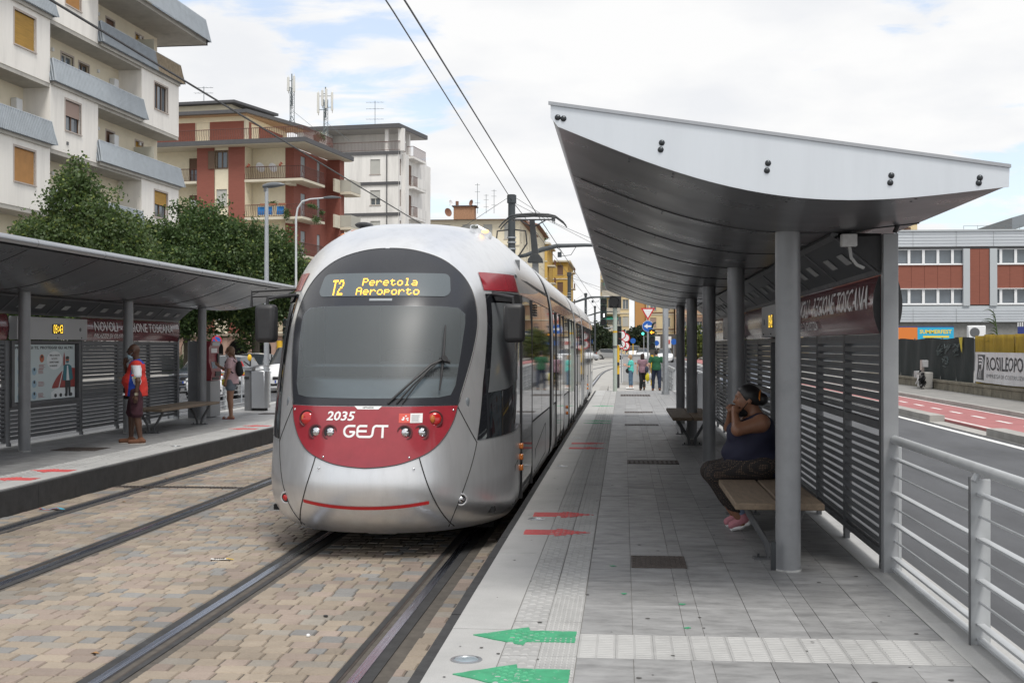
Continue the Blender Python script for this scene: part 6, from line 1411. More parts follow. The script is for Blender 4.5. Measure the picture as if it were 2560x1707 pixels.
def tree(loc, label, lobes, h_trunk, r_trunk, nclump, nper, size, base, group, name='linden_tree', spread=.22):
    """lobes: list of (cx,cy,cz,rx,ry,rz) in local space"""
    t = thing(name, label, 'tree', loc, group=group); q = MB()
    zt = max(l[2] + l[5] * .6 for l in lobes); q.tube([(0, 0, -.1), (.03, .02, h_trunk * .5), (0, .05, h_trunk), (.05, 0, (h_trunk + zt) / 2), (0, 0, zt)], [r_trunk * 1.25, r_trunk, r_trunk * .9, r_trunk * .55, .03], n=9)
    q.build('trunk', m_bark, t, smooth=True)
    vol = np.array([l[3] * l[4] * l[5] for l in lobes]); vol = vol / vol.sum(); cents = []; tips = []
    for l, v in zip(lobes, vol):
        k = max(6, int(nclump * v)); d = rng.normal(0, 1, (k, 3)); d /= np.linalg.norm(d, axis=1)[:, None]; rr = rng.uniform(.35, 1.0, (k, 1))**.45
        rr *= 1 + .16 * rng.normal(0, 1, (k, 1)) * (rr > .8)
        P_ = np.array(l[:3]) + d * rr * np.array(l[3:]); cents += P_.tolist(); tips += P_[:6].tolist()
    for p in tips[:22]:
        b0 = h_trunk * random.uniform(.8, 1.0) + max(0, (p[2] - h_trunk)) * .35; q = MB(); q.tube([(0, 0, b0), (p[0] * .45, p[1] * .45, b0 + (p[2] - b0) * .6), tuple(p)], [r_trunk * .42, r_trunk * .25, .012], n=6); q.build('limb', m_bark, t, smooth=True)
    leaves('crown', cents, nper, (spread, spread, spread * .8), size, base, t)
    return t
GRP = 'street trees beyond the far platform'
tree((-19.1, 42, -.2), 'conical linden tree in front of the white block, leftmost', [(0, 0, 4.2, 2.3, 2.2, 2.3), (-.9, .2, 4.6, 1.6, 1.6, 1.7), (.9, -.2, 5.0, 1.3, 1.4, 1.9), (-.1, 0, 6.4, 1.0, 1.0, 1.7), (.05, 0, 7.6, .42, .42, 1.0), (-1.7, 0, 4.3, .8, .8, 1.4), (1.8, 0, 4.3, .9, .9, 1.3)], 2.2, .16, 1150, 84, .068, (.070, .112, .034), GRP)
tree((-20.2, 56, -.2), 'broad round-headed tree in front of the red block', [(0, 0, 4.6, 2.5, 2.5, 2.4), (-1.2, 0, 6.0, 1.4, 1.4, 1.6), (.6, .3, 6.8, 1.5, 1.5, 1.6), (1.5, 0, 5.6, 1.6, 1.6, 1.8), (-1.6, 0, 4.0, 1.3, 1.3, 1.6)], 2.4, .17, 1250, 84, .076, (.066, .114, .036), GRP)
tree((-17.1, 56.5, -.2), 'round tree behind the street lamp with leafy sprouts on its trunk', [(0, 0, 4.9, 2.0, 2.0, 2.0), (-.9, 0, 6.0, 1.3, 1.3, 1.5), (.9, 0, 5.5, 1.2, 1.2, 1.6), (1.6, 0, 4.6, .7, .7, 1.3), (-.2, 0, 2.2, .45, .45, .7), (.9, 0, 3.4, .9, .5, .5), (-1.1, 0, 3.3, .9, .5, .45)], 2.6, .19, 1100, 84, .076, (.068, .112, .036), GRP)
tree((-19.6, 47, -.2), 'small tree squeezed between the conical and the broad tree', [(0, 0, 4.3, 1.2, 1.2, 2.0), (.1, 0, 5.8, .7, .7, 1.0)], 2.0, .12, 320, 70, .07, (.072, .110, .034), GRP)
tree((-23.5, 44, -.2), 'dark tree behind the near end of the far shelter', [(0, 0, 3.0, 2.6, 2.4, 1.9), (1.5, 0, 3.4, 1.6, 1.6, 1.4)], 1.6, .16, 420, 40, .09, (.06, .10, .03), GRP)
FT = 'small trees far along the street'
tree((-3.9, 185, -.3), 'far dark street tree just left of the dark mast', [(0, 0, 3.4, 1.9, 1.9, 1.6), (.6, 0, 2.4, 1.6, 1.6, 1.2)], 1.4, .15, 160, 26, .22, (.03, .048, .022), FT, 'street_tree', .3)
tree((-1.2, 195, -.3), 'far small tree behind the pale signal pole', [(0, 0, 2.6, 1.5, 1.5, 1.3)], 1.2, .13, 100, 26, .22, (.032, .05, .022), FT, 'street_tree', .3)
tree((2.1, 186, -.3), 'far round tree behind the turquoise-shirted woman', [(0, 0, 3.0, 1.9, 1.9, 1.7), (-.9, 0, 2.3, 1.3, 1.3, 1.2)], 1.2, .15, 160, 26, .22, (.03, .046, .022), FT, 'street_tree', .3)
tree((8.4, 150, -.1), 'pale green bush glimpsed between the dark shelter columns', [(0, 0, 2.2, 1.6, 1.6, 1.7)], 1.0, .12, 110, 26, .2, (.09, .12, .03), FT, 'street_tree', .3)
tree((13.8, 150, -.1), 'second pale bush between the columns at the right', [(0, 0, 2.2, 2.4, 1.6, 1.7)], 1.0, .12, 110, 26, .2, (.08, .11, .03), FT, 'street_tree', .3)
hd = thing('hedge', 'clipped dark hedge in front of the restaurant veranda', 'hedge', (-19, 70, -.2)); hc = [(random.uniform(-9, 7), random.uniform(-.35, .35), random.uniform(.2, 1.15)) for _ in range(420)]; leaves('hedge_leaves', hc, 24, (.16, .16, .14), .07, (.035, .06, .018), hd); B('hedge_core', mat('hedge_dark', (.015, .024, .01), .9), hd, -9, 7, -.3, .3, 0, 1.0)
# tall reed behind the yellow fence
rd = thing('reed', 'tall drooping reed rising above the yellow fence', 'plant', (12.1, 41.2, 0)); q = MB(); q.tube([(0, 0, 0), (-.05, .05, 1.6), (-.16, .12, 2.55)], .018, n=6); q.build('reed_stem', m_plant, rd)
for i in range(13):
    z_ = 1.5 + i * .09; a = R(160 + 70 * math.sin(i * 2.4)); ln = random.uniform(.4, .75); b0 = Vector((-.05 - (z_ - 1.6) * .11, .06, z_)); P = []
    for k in range(7):
        t_ = k / 6; p = b0 + Vector((math.cos(a) * ln * t_ * .8, math.sin(a) * ln * t_ * .5, ln * (.55 * t_ - .75 * t_ * t_ + .35 * t_))); wd = .030 * (1 - t_)**.7 * (1 if k else .5) + .002; P.append([p + Vector((0, -wd, wd * .6)), p + Vector((0, wd, -wd * .6))])
    q = MB(); q.grid(P); q.build('reed_leaf', mat('reed_green', (.10, .17, .06), .6, var=.2, vscale=10), rd, smooth=True)

# ================================================================ poles, wires, lamps, signs
m_galv = mat('galvanised_steel', (.40, .42, .44), .45, .7, var=.12, vscale=30)
m_mast = mat('mast_dark_paint', (.048, .056, .062), .5, .2, var=.12, vscale=6)
m_sigg = mat('signal_dark_green', (.018, .040, .034), .45, var=.15)
m_palep = mat('pale_green_paint', (.40, .45, .40), .5, var=.08, vscale=6, dirt=.15, dscale=5)
m_yelpole = mat('signal_yellow', (.66, .40, .02), .5, dirt=.1)
def mast(y, label, top=6.95, big=True):
    t = thing('overhead_line_mast', label, 'mast', (-3.95, y, TRK), group='overhead line masts between the tracks'); h = top - TRK
    q = MB(); q.cyl((0, 0, 0), (0, 0, h), .15, .125, n=18); q.build('mast_tube', m_mast, t, smooth=True); q = MB(); q.cyl((0, 0, h - .30), (0, 0, h - .02), .165, n=18); q.build('mast_cap', m_mast, t)
    q = MB(); [q.cyl((0, 0, h - z_), (0, 0, h - z_ + .05), .16, n=18) for z_ in (1.55, 1.72, 1.95)]; q.build('clamp_band', m_galv, t)
    for s in (1, -1):
        q = MB(); q.tube([(s * .12, 0, 5.02), (s * .5, 0, 5.10), (s * 1.1, 0, 5.30), (s * 1.6, 0, 5.42), (s * 2.6, 0, 5.44), (s * 3.35, 0, 5.42)], [.05, .07, .085, .075, .06, .05], n=8); q.build('bracket_arm', m_mast, t, smooth=True)
        q = MB(); q.tube([(s * 1.55, 0, 5.40), (s * 1.75, 0, 5.25), (s * 1.70, 0, 5.08)], .015, n=5); q.tube([(s * 2.3, 0, 5.42), (s * 2.1, 0, 5.1), (s * 1.72, 0, 5.05)], .012, n=5); q.box(s * 1.70 - .07, s * 1.70 + .07, -.05, .05, 5.02, 5.2); q.build('wire_hanger', m_mast, t)
        q = MB(); q.tube([(s * .15, 0, h - .12), (s * 1.6, 0, h - 1.05), (s * 3.3, 0, 5.46)], .010, n=4); q.build('stay_wire', m_mast, t)
    if big:
        for s in (1, -1): q = MB(); q.tube([(s * .12, -.05, 6.0), (s * .5, -.1, 5.95), (s * .55, -.12, 5.5), (s * .25, -.15, 5.05), (s * .12, -.18, 4.6), (s * .06, -.18, 4.1), (s * .3, -.15, 3.95)], .028, n=6); q.build('feeder_loop', m_black, t, smooth=True)
        B('signal_cabinet', m_galv, t, -.62, -.14, -.12, .1, 4.55, 4.86); cb = B('signal_lamp_box', m_galv, t, .14, .52, -.12, .1, 4.55, 4.86); MB().cyl((.28, -.14, 4.72), (.28, -.12, 4.72), .075, n=14).build('green_lens', mat('lit_green', (.05, .6, .25), .4, emit=(.15, 1, .45), estr=2.0), t); MB().cyl((.30, -.146, 4.71), (.30, -.14, 4.71), .04, n=12).build('lens_glare', mat('lit_white', (.9, 1, .9), .4, emit=(.9, 1, .9), estr=2.5), t)
    return t
mast(43.8, 'dark overhead line mast with looped cables right behind the pantograph'); mast(90.5, 'second overhead line mast along the track', 6.95, False); mast(130, 'third overhead line mast, small beside the signal head', 7.1, False); mast(172, 'fourth overhead line mast far along the track', 7.1, False)
def wire(name, pts, r, label):
    q = MB(); q.tube(pts, r, n=5); return tag(q.build(name, m_black, None, smooth=True), label, 'wire', 'overhead wires')
wire('contact_wire', [(-2.25, -3, 5.16), (-2.25, 13, 5.16), (-2.22, 31.6, 4.98), (-2.25, 43.8, 5.03), (-2.3, 90, 5.1), (-2.3, 172, 5.1)], .011, 'overhead contact wire running down to the pantograph')
wire('feeder_wire', [(-3.9, -3, 7.6), (-3.93, 21, 7.32), (-3.95, 43.8, 6.75), (-3.95, 90.5, 6.7), (-3.95, 172, 6.8)], .014, 'overhead feeder wire leading to the top of the dark mast')
wire('contact_wire', [(-5.65, -3, 5.02), (-5.65, 12.2, 5.02), (-5.65, 43.8, 5.0), (-5.65, 90, 5.05)], .014, 'overhead wire above the empty track, crossing the left buildings')
wire('span_wire', [(-3.95, 43.8, 6.7), (3.0, 66, 4.6)], .008, 'thin span wire running right from the dark mast top')
wire('span_wire', [(-3.95, 90.5, 6.6), (4.0, 118, 5.0)], .012, 'thin span wire from the second mast to the right')
def lamp(x, y, z, h, label, style):
    t = thing('street_lamp', label, 'street lamp', (x, y, z), group='street lamps'); q = MB()
    if style == 0:
        q.cyl((0, 0, 0), (0, 0, h), .075, .045, n=14); q.build('lamp_post', m_galv, t, smooth=True); MB().cyl((0, 0, 0), (0, 0, .08), .10, n=14).build('post_base', m_conc, t)
        q = MB(); P = []
        for i in range(9): u = i / 8; P.append([(-.10 + .58 * u, .11 * math.sin(math.pi * (.15 + .8 * u)) * math.cos(a), h - .02 + .04 * math.sin(u * 2) + .075 * math.sin(math.pi * (.2 + .7 * u)) * math.sin(a) + .02) for a in np.linspace(0, 2 * math.pi, 12)])
        q.grid(P); q.build('lamp_head', mat('lamp_head_grey', (.13, .14, .15), .4, .3), t, smooth=True); MB().cyl((-.02, 0, h - .14), (-.02, 0, h - .02), .055, n=10).build('head_socket', m_gun, t)
    else:
        q.tube([(0, 0, 0), (0, 0, h - .7), (.06, 0, h - .35), (.22, 0, h - .12), (.5, 0, h - .04), (1.05, 0, h)], [.045, .036, .034, .032, .028, .024], n=10); q.build('lamp_post', mat('lamp_pale_paint', (.58, .60, .61), .4, .3), t, smooth=True)
        q = MB(); q.prism([(1.0, h - .02), (1.0, h + .03), (1.3, h + .06), (1.58, h + .02), (1.58, h - .01)], 'y', -.12, .12); q.build('lamp_head', mat('lamp_head_grey'), t, bevel=.01)
    return t
lamp(-9.2, 31.4, 0, 5.72, 'galvanised street lamp with dark head standing on the far platform', 0); lamp(-11.4, 42.5, -.2, 6.95, 'slim pale street lamp with long curved arm behind the galvanised one', 1)
lamp(6.9, 150, -.1, 9.0, 'slim pale lamp post far along the right side of the street', 1)
def pole(name, label, cat, x, y, z, h, r, m, extra=None, group=None):
    t = thing(name, label, cat, (x, y, z), group=group); MB().cyl((0, 0, 0), (0, 0, h), r, n=14).build('pole', m, t, smooth=True); return t
g_ = pole('steel_pole', 'plain galvanised pole at the end of the near platform, right of the pedestrians', 'pole', 1.37, 41.0, 0, 5.2, .095, m_galv); MB().cyl((0, 0, 0), (0, 0, .12), .13, n=14).build('pole_collar', m_galv, g_)
def signal_head(t, x, y, z, n, s, hood=-1, lit=None, m=m_sigg, facing='y'):
    """stack of n lamps, centred on x,z top; facing -y or -x"""
    for i in range(n):
        zc = z - (i + .5) * s
        bx_ = MB().box(x - s * .46, x + s * .46, y, y + s * .5, zc - s * .48, zc + s * .48).build('signal_box', m, t, bevel=s * .06)
        cx, cy = x, y; q = MB(); P = [[(cx + s * .40 * math.cos(a), cy - d, zc + s * .40 * math.sin(a)) for d in (0, s * .55 * (.55 + .45 * math.sin(a)))] for a in np.linspace(-.5, math.pi + .5, 16)]; q.grid(P); q.build('signal_hood', m, t, smooth=True)
        mm = m_blkgl
        if lit and i in lit: mm = lit[i]
        MB().cyl((cx, cy - .012, zc), (cx, cy, zc), s * .36, n=16).build('signal_lens', mm, t)
m_litA = mat('lit_amber', (.9, .4, .03), .5, emit=(1, .42, .03), estr=1.6); m_litG = mat('lit_green_small', (.05, .7, .5), .4, emit=(.1, 1, .75), estr=1.6); m_litR = mat('lit_red', (.9, .1, .03), .5, emit=(1, .15, .05), estr=1.3); m_litW = mat('lit_white_bar', (.9, .9, .9), .4, emit=(1, 1, 1), estr=1.2)
s1 = pole('tram_signal', 'pale green pole with black tram signal heads at the platform end', 'traffic signal', -.30, 43.6, 0, 3.0, .075, m_palep)
signal_head(s1, -.40, -.15, 3.27, 4, .245); B('white_bar', m_litW, s1, -.41, -.36, -.17, -.163, 2.60, 2.72)
q = MB(); q.box(-.20, .22, -.1, .12, 2.92, 3.34); q.build('signal_box', m_black, s1, bevel=.02); q = MB(); P = [[(.0 - .04 + .19 * math.cos(a), -.1 - d, 3.13 + .19 * math.sin(a)) for d in (0, .16)] for a in np.linspace(0, 2 * math.pi, 20)]; q.grid(P); q.build('round_hood', m_black, s1, smooth=True); MB().cyl((-.04, -.11, 3.13), (-.04, -.1, 3.13), .17, n=18).build('round_lens', m_blkgl, s1)
q = MB(); q.tube([(0, 0, 2.28), (-.25, -.05, 2.20), (-.4, -.1, 2.24)], .022, n=6); q.tube([(0, 0, 3.32), (-.4, -.05, 3.32)], .016, n=6); q.build('signal_bracket', m_galv, s1, smooth=True); MB().cyl((0, 0, 1.52), (0, 0, 1.60), .08, n=12).build('junction_clip', m_gun, s1); MB().cyl((0, 0, 2.05), (0, 0, 2.12), .078, n=12).build('yellow_band', m_yelpole, s1)
s2 = thing('pedestrian_signal', 'yellow and black signal pole beside the grey cabinet', 'traffic signal', (-.24, 56, TRK)); MB().cyl((0, 0, 0), (0, 0, .62), .062, n=12).build('pole_foot', m_black, s2, smooth=True); MB().cyl((0, 0, .62), (0, 0, 1.92), .06, n=12).build('pole', m_yelpole, s2, smooth=True); signal_head(s2, .02, -.1, 2.80, 3, .29); B('push_button', m_black, s2, -.07, .05, -.11, -.06, 1.02, 1.15)
s3 = thing('turn_signal', 'traffic light showing an amber left arrow above the pedestrians', 'traffic signal', (1.36, 60, TRK)); MB().cyl((0, 0, 0), (0, 0, 1.45), .07, n=12).build('pole', m_yelpole, s3, smooth=True); signal_head(s3, .0, -.12, 2.70, 3, .33, lit={0: mat('arrow_lens_dark', (.10, .012, .006), .3)})
q = MB(); zc = 2.70 - .165; q.add([(-.11, -.136, zc), (-.02, -.136, zc + .085), (.01, -.136, zc + .06), (-.035, -.136, zc + .022), (.10, -.136, zc + .022), (.10, -.136, zc - .022), (-.035, -.136, zc - .022), (.01, -.136, zc - .06), (-.02, -.136, zc - .085)], [tuple(range(9))]); q.build('lit_arrow', m_litA, s3); q = MB(); q.tube([(0, 0, 2.75), (.05, -.05, 2.95), (.15, -.2, 3.0)], .05, n=8); q.build('sound_beacon', m_sigg, s3, smooth=True)
m_sw = mat('sign_white', (.72, .72, .72), .5); m_sr = mat('sign_red', (.50, .02, .03), .5); m_sb = mat('sign_blue', (.01, .10, .42), .45); m_sk = mat('sign_black', (.02, .02, .02), .5)
def disc_sign(t, x, y, z, r, mo, mi=None, ri=.8):
    o = MB().cyl((x, y - .012, z), (x, y, z), r, n=28).build('sign_plate', mo, t)
    if mi: MB().cyl((x, y - .016, z), (x, y - .0125, z), r * ri, n=28).build('sign_face', mi, t)
s4 = pole('road_sign', 'give way triangle above a round blue left-arrow sign', 'road sign', 1.22, 63, TRK, 4.0, .04, m_galv)
q = MB(); q.prism([(-.36, 3.80), (.36, 3.80), (0, 3.17)], 'y', -.06, -.045); q.build('give_way_border', m_sr, s4); q = MB(); q.prism([(-.25, 3.735), (.25, 3.735), (0, 3.30)], 'y', -.066, -.0605); q.build('give_way_face', m_sw, s4)
disc_sign(s4, 0, -.045, 2.88, .285, m_sw, m_sb, .95); q = MB(); z_ = 2.88; q.add([(-.20, -.064, z_), (-.02, -.064, z_ + .12), (-.02, -.064, z_ + .045), (.20, -.064, z_ + .045), (.20, -.064, z_ - .045), (-.02, -.064, z_ - .045), (-.02, -.064, z_ - .12)], [tuple(range(7))]); q.build('sign_arrow', m_sw, s4)
for k, (x_, y_, lb) in enumerate(((-.11, 64, 'nearer pole with two red-ringed round signs by the cabinet'), (.10, 66, 'rear pole with two red-ringed round signs by the cabinet'))):
    t = pole('prohibition_sign', lb, 'road sign', x_, y_, TRK, 2.75, .03, m_galv, group='red-ringed prohibition signs')
    for j, z_ in enumerate((2.45 - k * .14, 1.98 - k * .1)):
        disc_sign(t, .0, -.04, z_, .235, m_sr, m_sw, .78)
        if j: q = MB(); q.tube([(-.02, -.06, z_ + .10), (0, -.06, z_), (-.05, -.06, z_ - .12)], .02, n=5); q.tube([(0, -.06, z_), (.06, -.06, z_ - .12)], .018, n=5); q.tube([(-.07, -.06, z_ + .03), (.06, -.06, z_ + .05)], .013, n=5); q.sph((-.02, -.06, z_ + .14), .025, 8, 6); q.build('pedestrian_symbol', m_sk, t)
cbt = thing('street_cabinet', 'grey street cabinet behind the yellow signal pole', 'cabinet', (.42, 61, TRK)); B('cabinet_body', m_clockb, cbt, -.45, .5, 0, .5, .12, 1.42, .01); B('cabinet_plinth', m_conc, cbt, -.48, .53, -.02, .52, 0, .12); B('cabinet_lid', m_clockb, cbt, -.48, .53, -.03, .53, 1.42, 1.47); B('door_gap', m_seam, cbt, .02, .03, -.006, -.001, .15, 1.4); B('cabinet_sticker', m_lampo, cbt, .12, .2, -.006, -.001, 1.0, 1.06)
t = pole('no_parking_sign', 'round blue no-parking sign above the ticket machine', 'road sign', -12.55, 37.5, -.2, 2.15, .03, m_galv); disc_sign(t, 0, -.04, 1.95, .16, m_sr, m_sb, .78); q = MB(); q.add([(-.10, -.064, 2.03), (-.07, -.064, 2.06), (.10, -.064, 1.87), (.07, -.064, 1.84)], [(0, 1, 2, 3)]); q.build('sign_bar', m_sr, t)
for k, (x_, z_, lb) in enumerate(((-12.45, .75, 'left one of two triangular roadworks signs with yellow lamps'), (-12.0, .78, 'right one of two triangular roadworks signs with yellow lamps'))):
    t = thing('roadworks_sign', lb, 'road sign', (x_, 38.2, -.2), group='temporary roadworks signs'); q = MB(); q.prism([(-.27, .85), (.27, .85), (0, 1.32)], 'y', -.02, 0); q.build('sign_border', m_sr, t); q = MB(); q.prism([(-.19, .895), (.19, .895), (0, 1.23)], 'y', -.026, -.0205); q.build('sign_face', m_yelpole, t); q = MB(); q.prism([(-.09, .93), (.09, .93), (.03, 1.02), (-.05, 1.0)], 'y', -.03, -.0265); q.build('sign_symbol', m_sk, t); B('stand', m_galv, t, -.02, .02, .01, .04, 0, .9)
    MB().sph((.12 * (1 if k else -1) + .15, -.03, 1.42 - .8 * (1 - k)), (.07, .05, .11)).build('warning_lamp', mat('lamp_yellow', (.75, .45, .02), .3), t, smooth=True)
t = thing('traffic_signal', 'dark traffic light on a yellow post behind the galvanised lamp', 'traffic signal', (-14.1, 50, -.2)); MB().cyl((0, 0, 0), (0, 0, 2.0), .12, n=12).build('pole', m_yelpole, t, smooth=True); signal_head(t, .3, -.1, 2.9, 3, .32)
t = pole('blue_sign', 'small round blue sign on a yellow post far along the street', 'road sign', 1.05, 140, TRK, 2.3, .05, m_yelpole); disc_sign(t, 0, -.06, 2.45, .3, m_sb)
t = pole('far_signal', 'small far signal showing a green light', 'traffic signal', 2.1, 130, TRK, 3.2, .05, m_galv); signal_head(t, -.1, -.1, 4.1, 3, .38, lit={2: m_litG})
for k, (x_, y_, z_) in enumerate(((5.6, 140, 2.2), (6.2, 142, 2.25), (4.2, 160, 2.1))):
    t = pole('blue_sign', ('left of two small blue round signs over the right-hand road', 'right of two small blue round signs over the right-hand road', 'small blue sign near the far white car')[k], 'road sign', x_, y_, -.17, z_, .04, m_galv); disc_sign(t, 0, -.06, z_, .33, m_sb)

# ================================================================ vehicles
m_tyre = mat('tyre', (.018, .018, .019), .85); m_rimm = mat('wheel_rim', (.45, .46, .47), .35, .8); m_carg = mat('car_glass', (.025, .03, .035), .05, 0, spec=.8); m_headl = mat('headlight_glass', (.55, .57, .58), .1, .3, coat=.6); m_grl = mat('car_grille', (.02, .02, .022), .5); m_plt = mat('number_plate', (.66, .67, .68), .5); m_pltb = mat('plate_blue', (.01, .05, .35), .5); m_trail = mat('rear_light', (.40, .015, .012), .2, coat=.5)
def car(loc, rz, label, paint, kind='hatch', detail=True, lit=False):
    t = thing('parked_car' if detail else 'car', label, 'car', loc, R(rz), group='cars in the street')
    if kind == 'hatch': S_ = [(0, .60, .52, .55, .46), (.10, .76, .64, .69, .60), (.5, .84, .76, .85, .66), (1.05, .86, .87, .97, .68), (1.8, .87, .91, 1.43, .60), (2.6, .87, .93, 1.48, .60), (3.4, .86, .95, 1.42, .57), (3.86, .82, .94, 1.02, .64), (4.0, .74, .62, .66, .60)]; gl = (3, 6)
    else: S_ = [(0, .64, .55, .60, .5), (.10, .80, .72, .78, .64), (.45, .88, .86, .96, .70), (.85, .90, 1.0, 1.10, .72), (1.55, .91, 1.05, 1.74, .68), (2.6, .91, 1.05, 1.80, .70), (4.1, .91, 1.05, 1.78, .70), (4.38, .89, 1.0, 1.1, .78), (4.45, .84, .5, .55, .7)]; gl = (3, 6)
    body = MB(); glass = MB(); rows = []
    for (y_, w_, zb, zt, wt) in S_:
        z0 = .20; rows.append([(-w_ * .9, y_, z0), (-w_, y_, .36), (-w_ * 1.0, y_, .60 if zb > .62 else zb * .9), (-w_ * .975, y_, zb), (-wt - (w_ - wt) * .0, y_, zt - .04), (-wt * .6, y_, zt), (0, y_, zt + .015), (wt * .6, y_, zt), (wt, y_, zt - .04), (w_ * .975, y_, zb), (w_, y_, .60 if zb > .62 else zb * .9), (w_, y_, .36), (w_ * .9, y_, z0)])
    n = 13; body.v = [p for r_ in rows for p in r_]; glass.v = list(body.v)
    for i in range(len(rows) - 1):
        for j in range(n - 1):
            f = (i * n + j, (i + 1) * n + j, (i + 1) * n + j + 1, i * n + j + 1); side = j in (3, 8); top = 4 <= j <= 7
            isg = (side and gl[0] <= i < gl[1] and not (kind == 'van' and i > 4)) or (top and i == gl[0]) or (top and i == gl[1] and kind == 'hatch') or (kind == 'van' and top and i == gl[1])
            (glass if isg else body).f.append(f)
    body.f += [tuple(range(n)), tuple((len(rows) - 1) * n + k for k in range(n))]; L_ = S_[-1][0]
    b = body.build('body', paint, t, smooth=True, ang=40); ss = b.modifiers.new('s', 'SUBSURF'); ss.levels = 1; ss.render_levels = 1
    g2 = glass.build('windows', m_carg, t, smooth=True, ang=40); ss = g2.modifiers.new('s', 'SUBSURF'); ss.levels = 1; ss.render_levels = 1
    W_ = S_[4][1]
    for wy in (.72, L_ - .72):
        for s in (-1, 1):
            q = MB(); q.cyl((s * (W_ - .19), wy, .30), (s * (W_ + .012), wy, .30), .30, n=22); w_ = q.build('tyre', m_tyre, t, bevel=.03, seg=2); MB().cyl((s * (W_ + .0), wy, .30), (s * (W_ + .022), wy, .30), .185, n=18).build('rim', m_rimm, w_)
            q = MB(); P = [[(s * (W_ - .05 + k), wy + .355 * math.cos(a), .30 + .355 * math.sin(a)) for k in (0, .062)] + [(s * (W_ + .012), wy + .30 * math.cos(a), .30 + .30 * math.sin(a))] for a in np.linspace(0, math.pi, 14)]; q.grid(P); q.build('wheel_arch', m_grl, t)
    if detail:
        for s in (-1, 1):
            q = MB(); q.sph((s * .60, .19, .66 if kind == 'hatch' else .76), (.19, .14, .09)); q.build('headlight', m_headl, t, smooth=True); q = MB(); q.box(s * W_ - .02 if s > 0 else -W_ - .16, s * W_ + .16 if s > 0 else -W_ + .02, 1.18, 1.28, .93, 1.07); q.build('mirror', paint, t, bevel=.03, seg=2)
            q = MB(); q.sph((s * .66, L_ - .10, .82), (.12, .09, .16)); q.build('tail_light', m_trail, t, smooth=True)
        B('grille', m_grl, t, -.36, .36, -.005, .1, .50, .62, .02); B('lower_grille', m_grl, t, -.5, .5, .0, .14, .26, .36, .02); B('number_plate', m_plt, t, -.26, .26, -.03, -.006, .38, .49); B('plate_band', m_pltb, t, -.26, -.21, -.034, -.03, .38, .49); B('plate_band', m_pltb, t, .21, .26, -.034, -.03, .38, .49)
        for s in (-1, 1): q = MB(); q.box(s * (W_ - .1) - .02, s * (W_ - .1) + .02, 2.3, 2.36, .95, 1.4); q.build('door_pillar', m_grl, t)
    else: B('number_plate', m_plt, t, -.26, .26, L_ + .001, L_ + .01, .6, .72); [MB().sph((s * .62, L_ - .06, .85), (.13, .09, .12)).build('tail_light', m_trail, t, smooth=True) for s in (-1, 1)]
    return t
m_cw = mat('car_white', (.70, .71, .72), .25, 0, coat=.6, dirt=.05); m_cdk = mat('car_dark_blue', (.045, .055, .075), .25, .3, coat=.6); m_csv = mat('car_silver', (.42, .43, .45), .3, .6, coat=.5)
car((-13.75, 40.0, -.2), 0, 'white hatchback facing the camera behind the ticket machine', m_cw)
car((-12.95, 46.2, -.2), 0, 'white van-like car behind the litter bin and lamp post', m_cw, 'van')
car((-16.3, 45.5, -.2), 0, 'dark blue hatchback parked left of the white one', m_cdk); car((-16.6, 52.5, -.2), 0, 'white hatchback parked behind the dark blue one', m_cw); car((-12.9, 54.0, -.2), 0, 'silver car further back behind the white van', m_csv)
car((2.35, 151, -.17), 0, 'white car driving away on the far road', m_cw, detail=False); car((1.5, 168, -.17), 0, 'white van with green marks ahead of the far white car', m_cw, 'van', detail=False); car((-3.3, 160, -.3), 60, 'silver car far away beside the dark mast', m_csv, detail=False); car((-5.6, 158, -.3), 75, 'pale car at the far left of the street end', m_cw, detail=False); car((.2, 172, -.3), 80, 'grey car far behind the round signs', m_csv, detail=False); car((4.4, 132, -.17), 0, 'white car partly hidden behind the green-shirted man', m_cw, detail=False); car((3.6, 36, -.17), 0, 'dark car with lit tail lights glimpsed past the last column', m_cdk, detail=False)
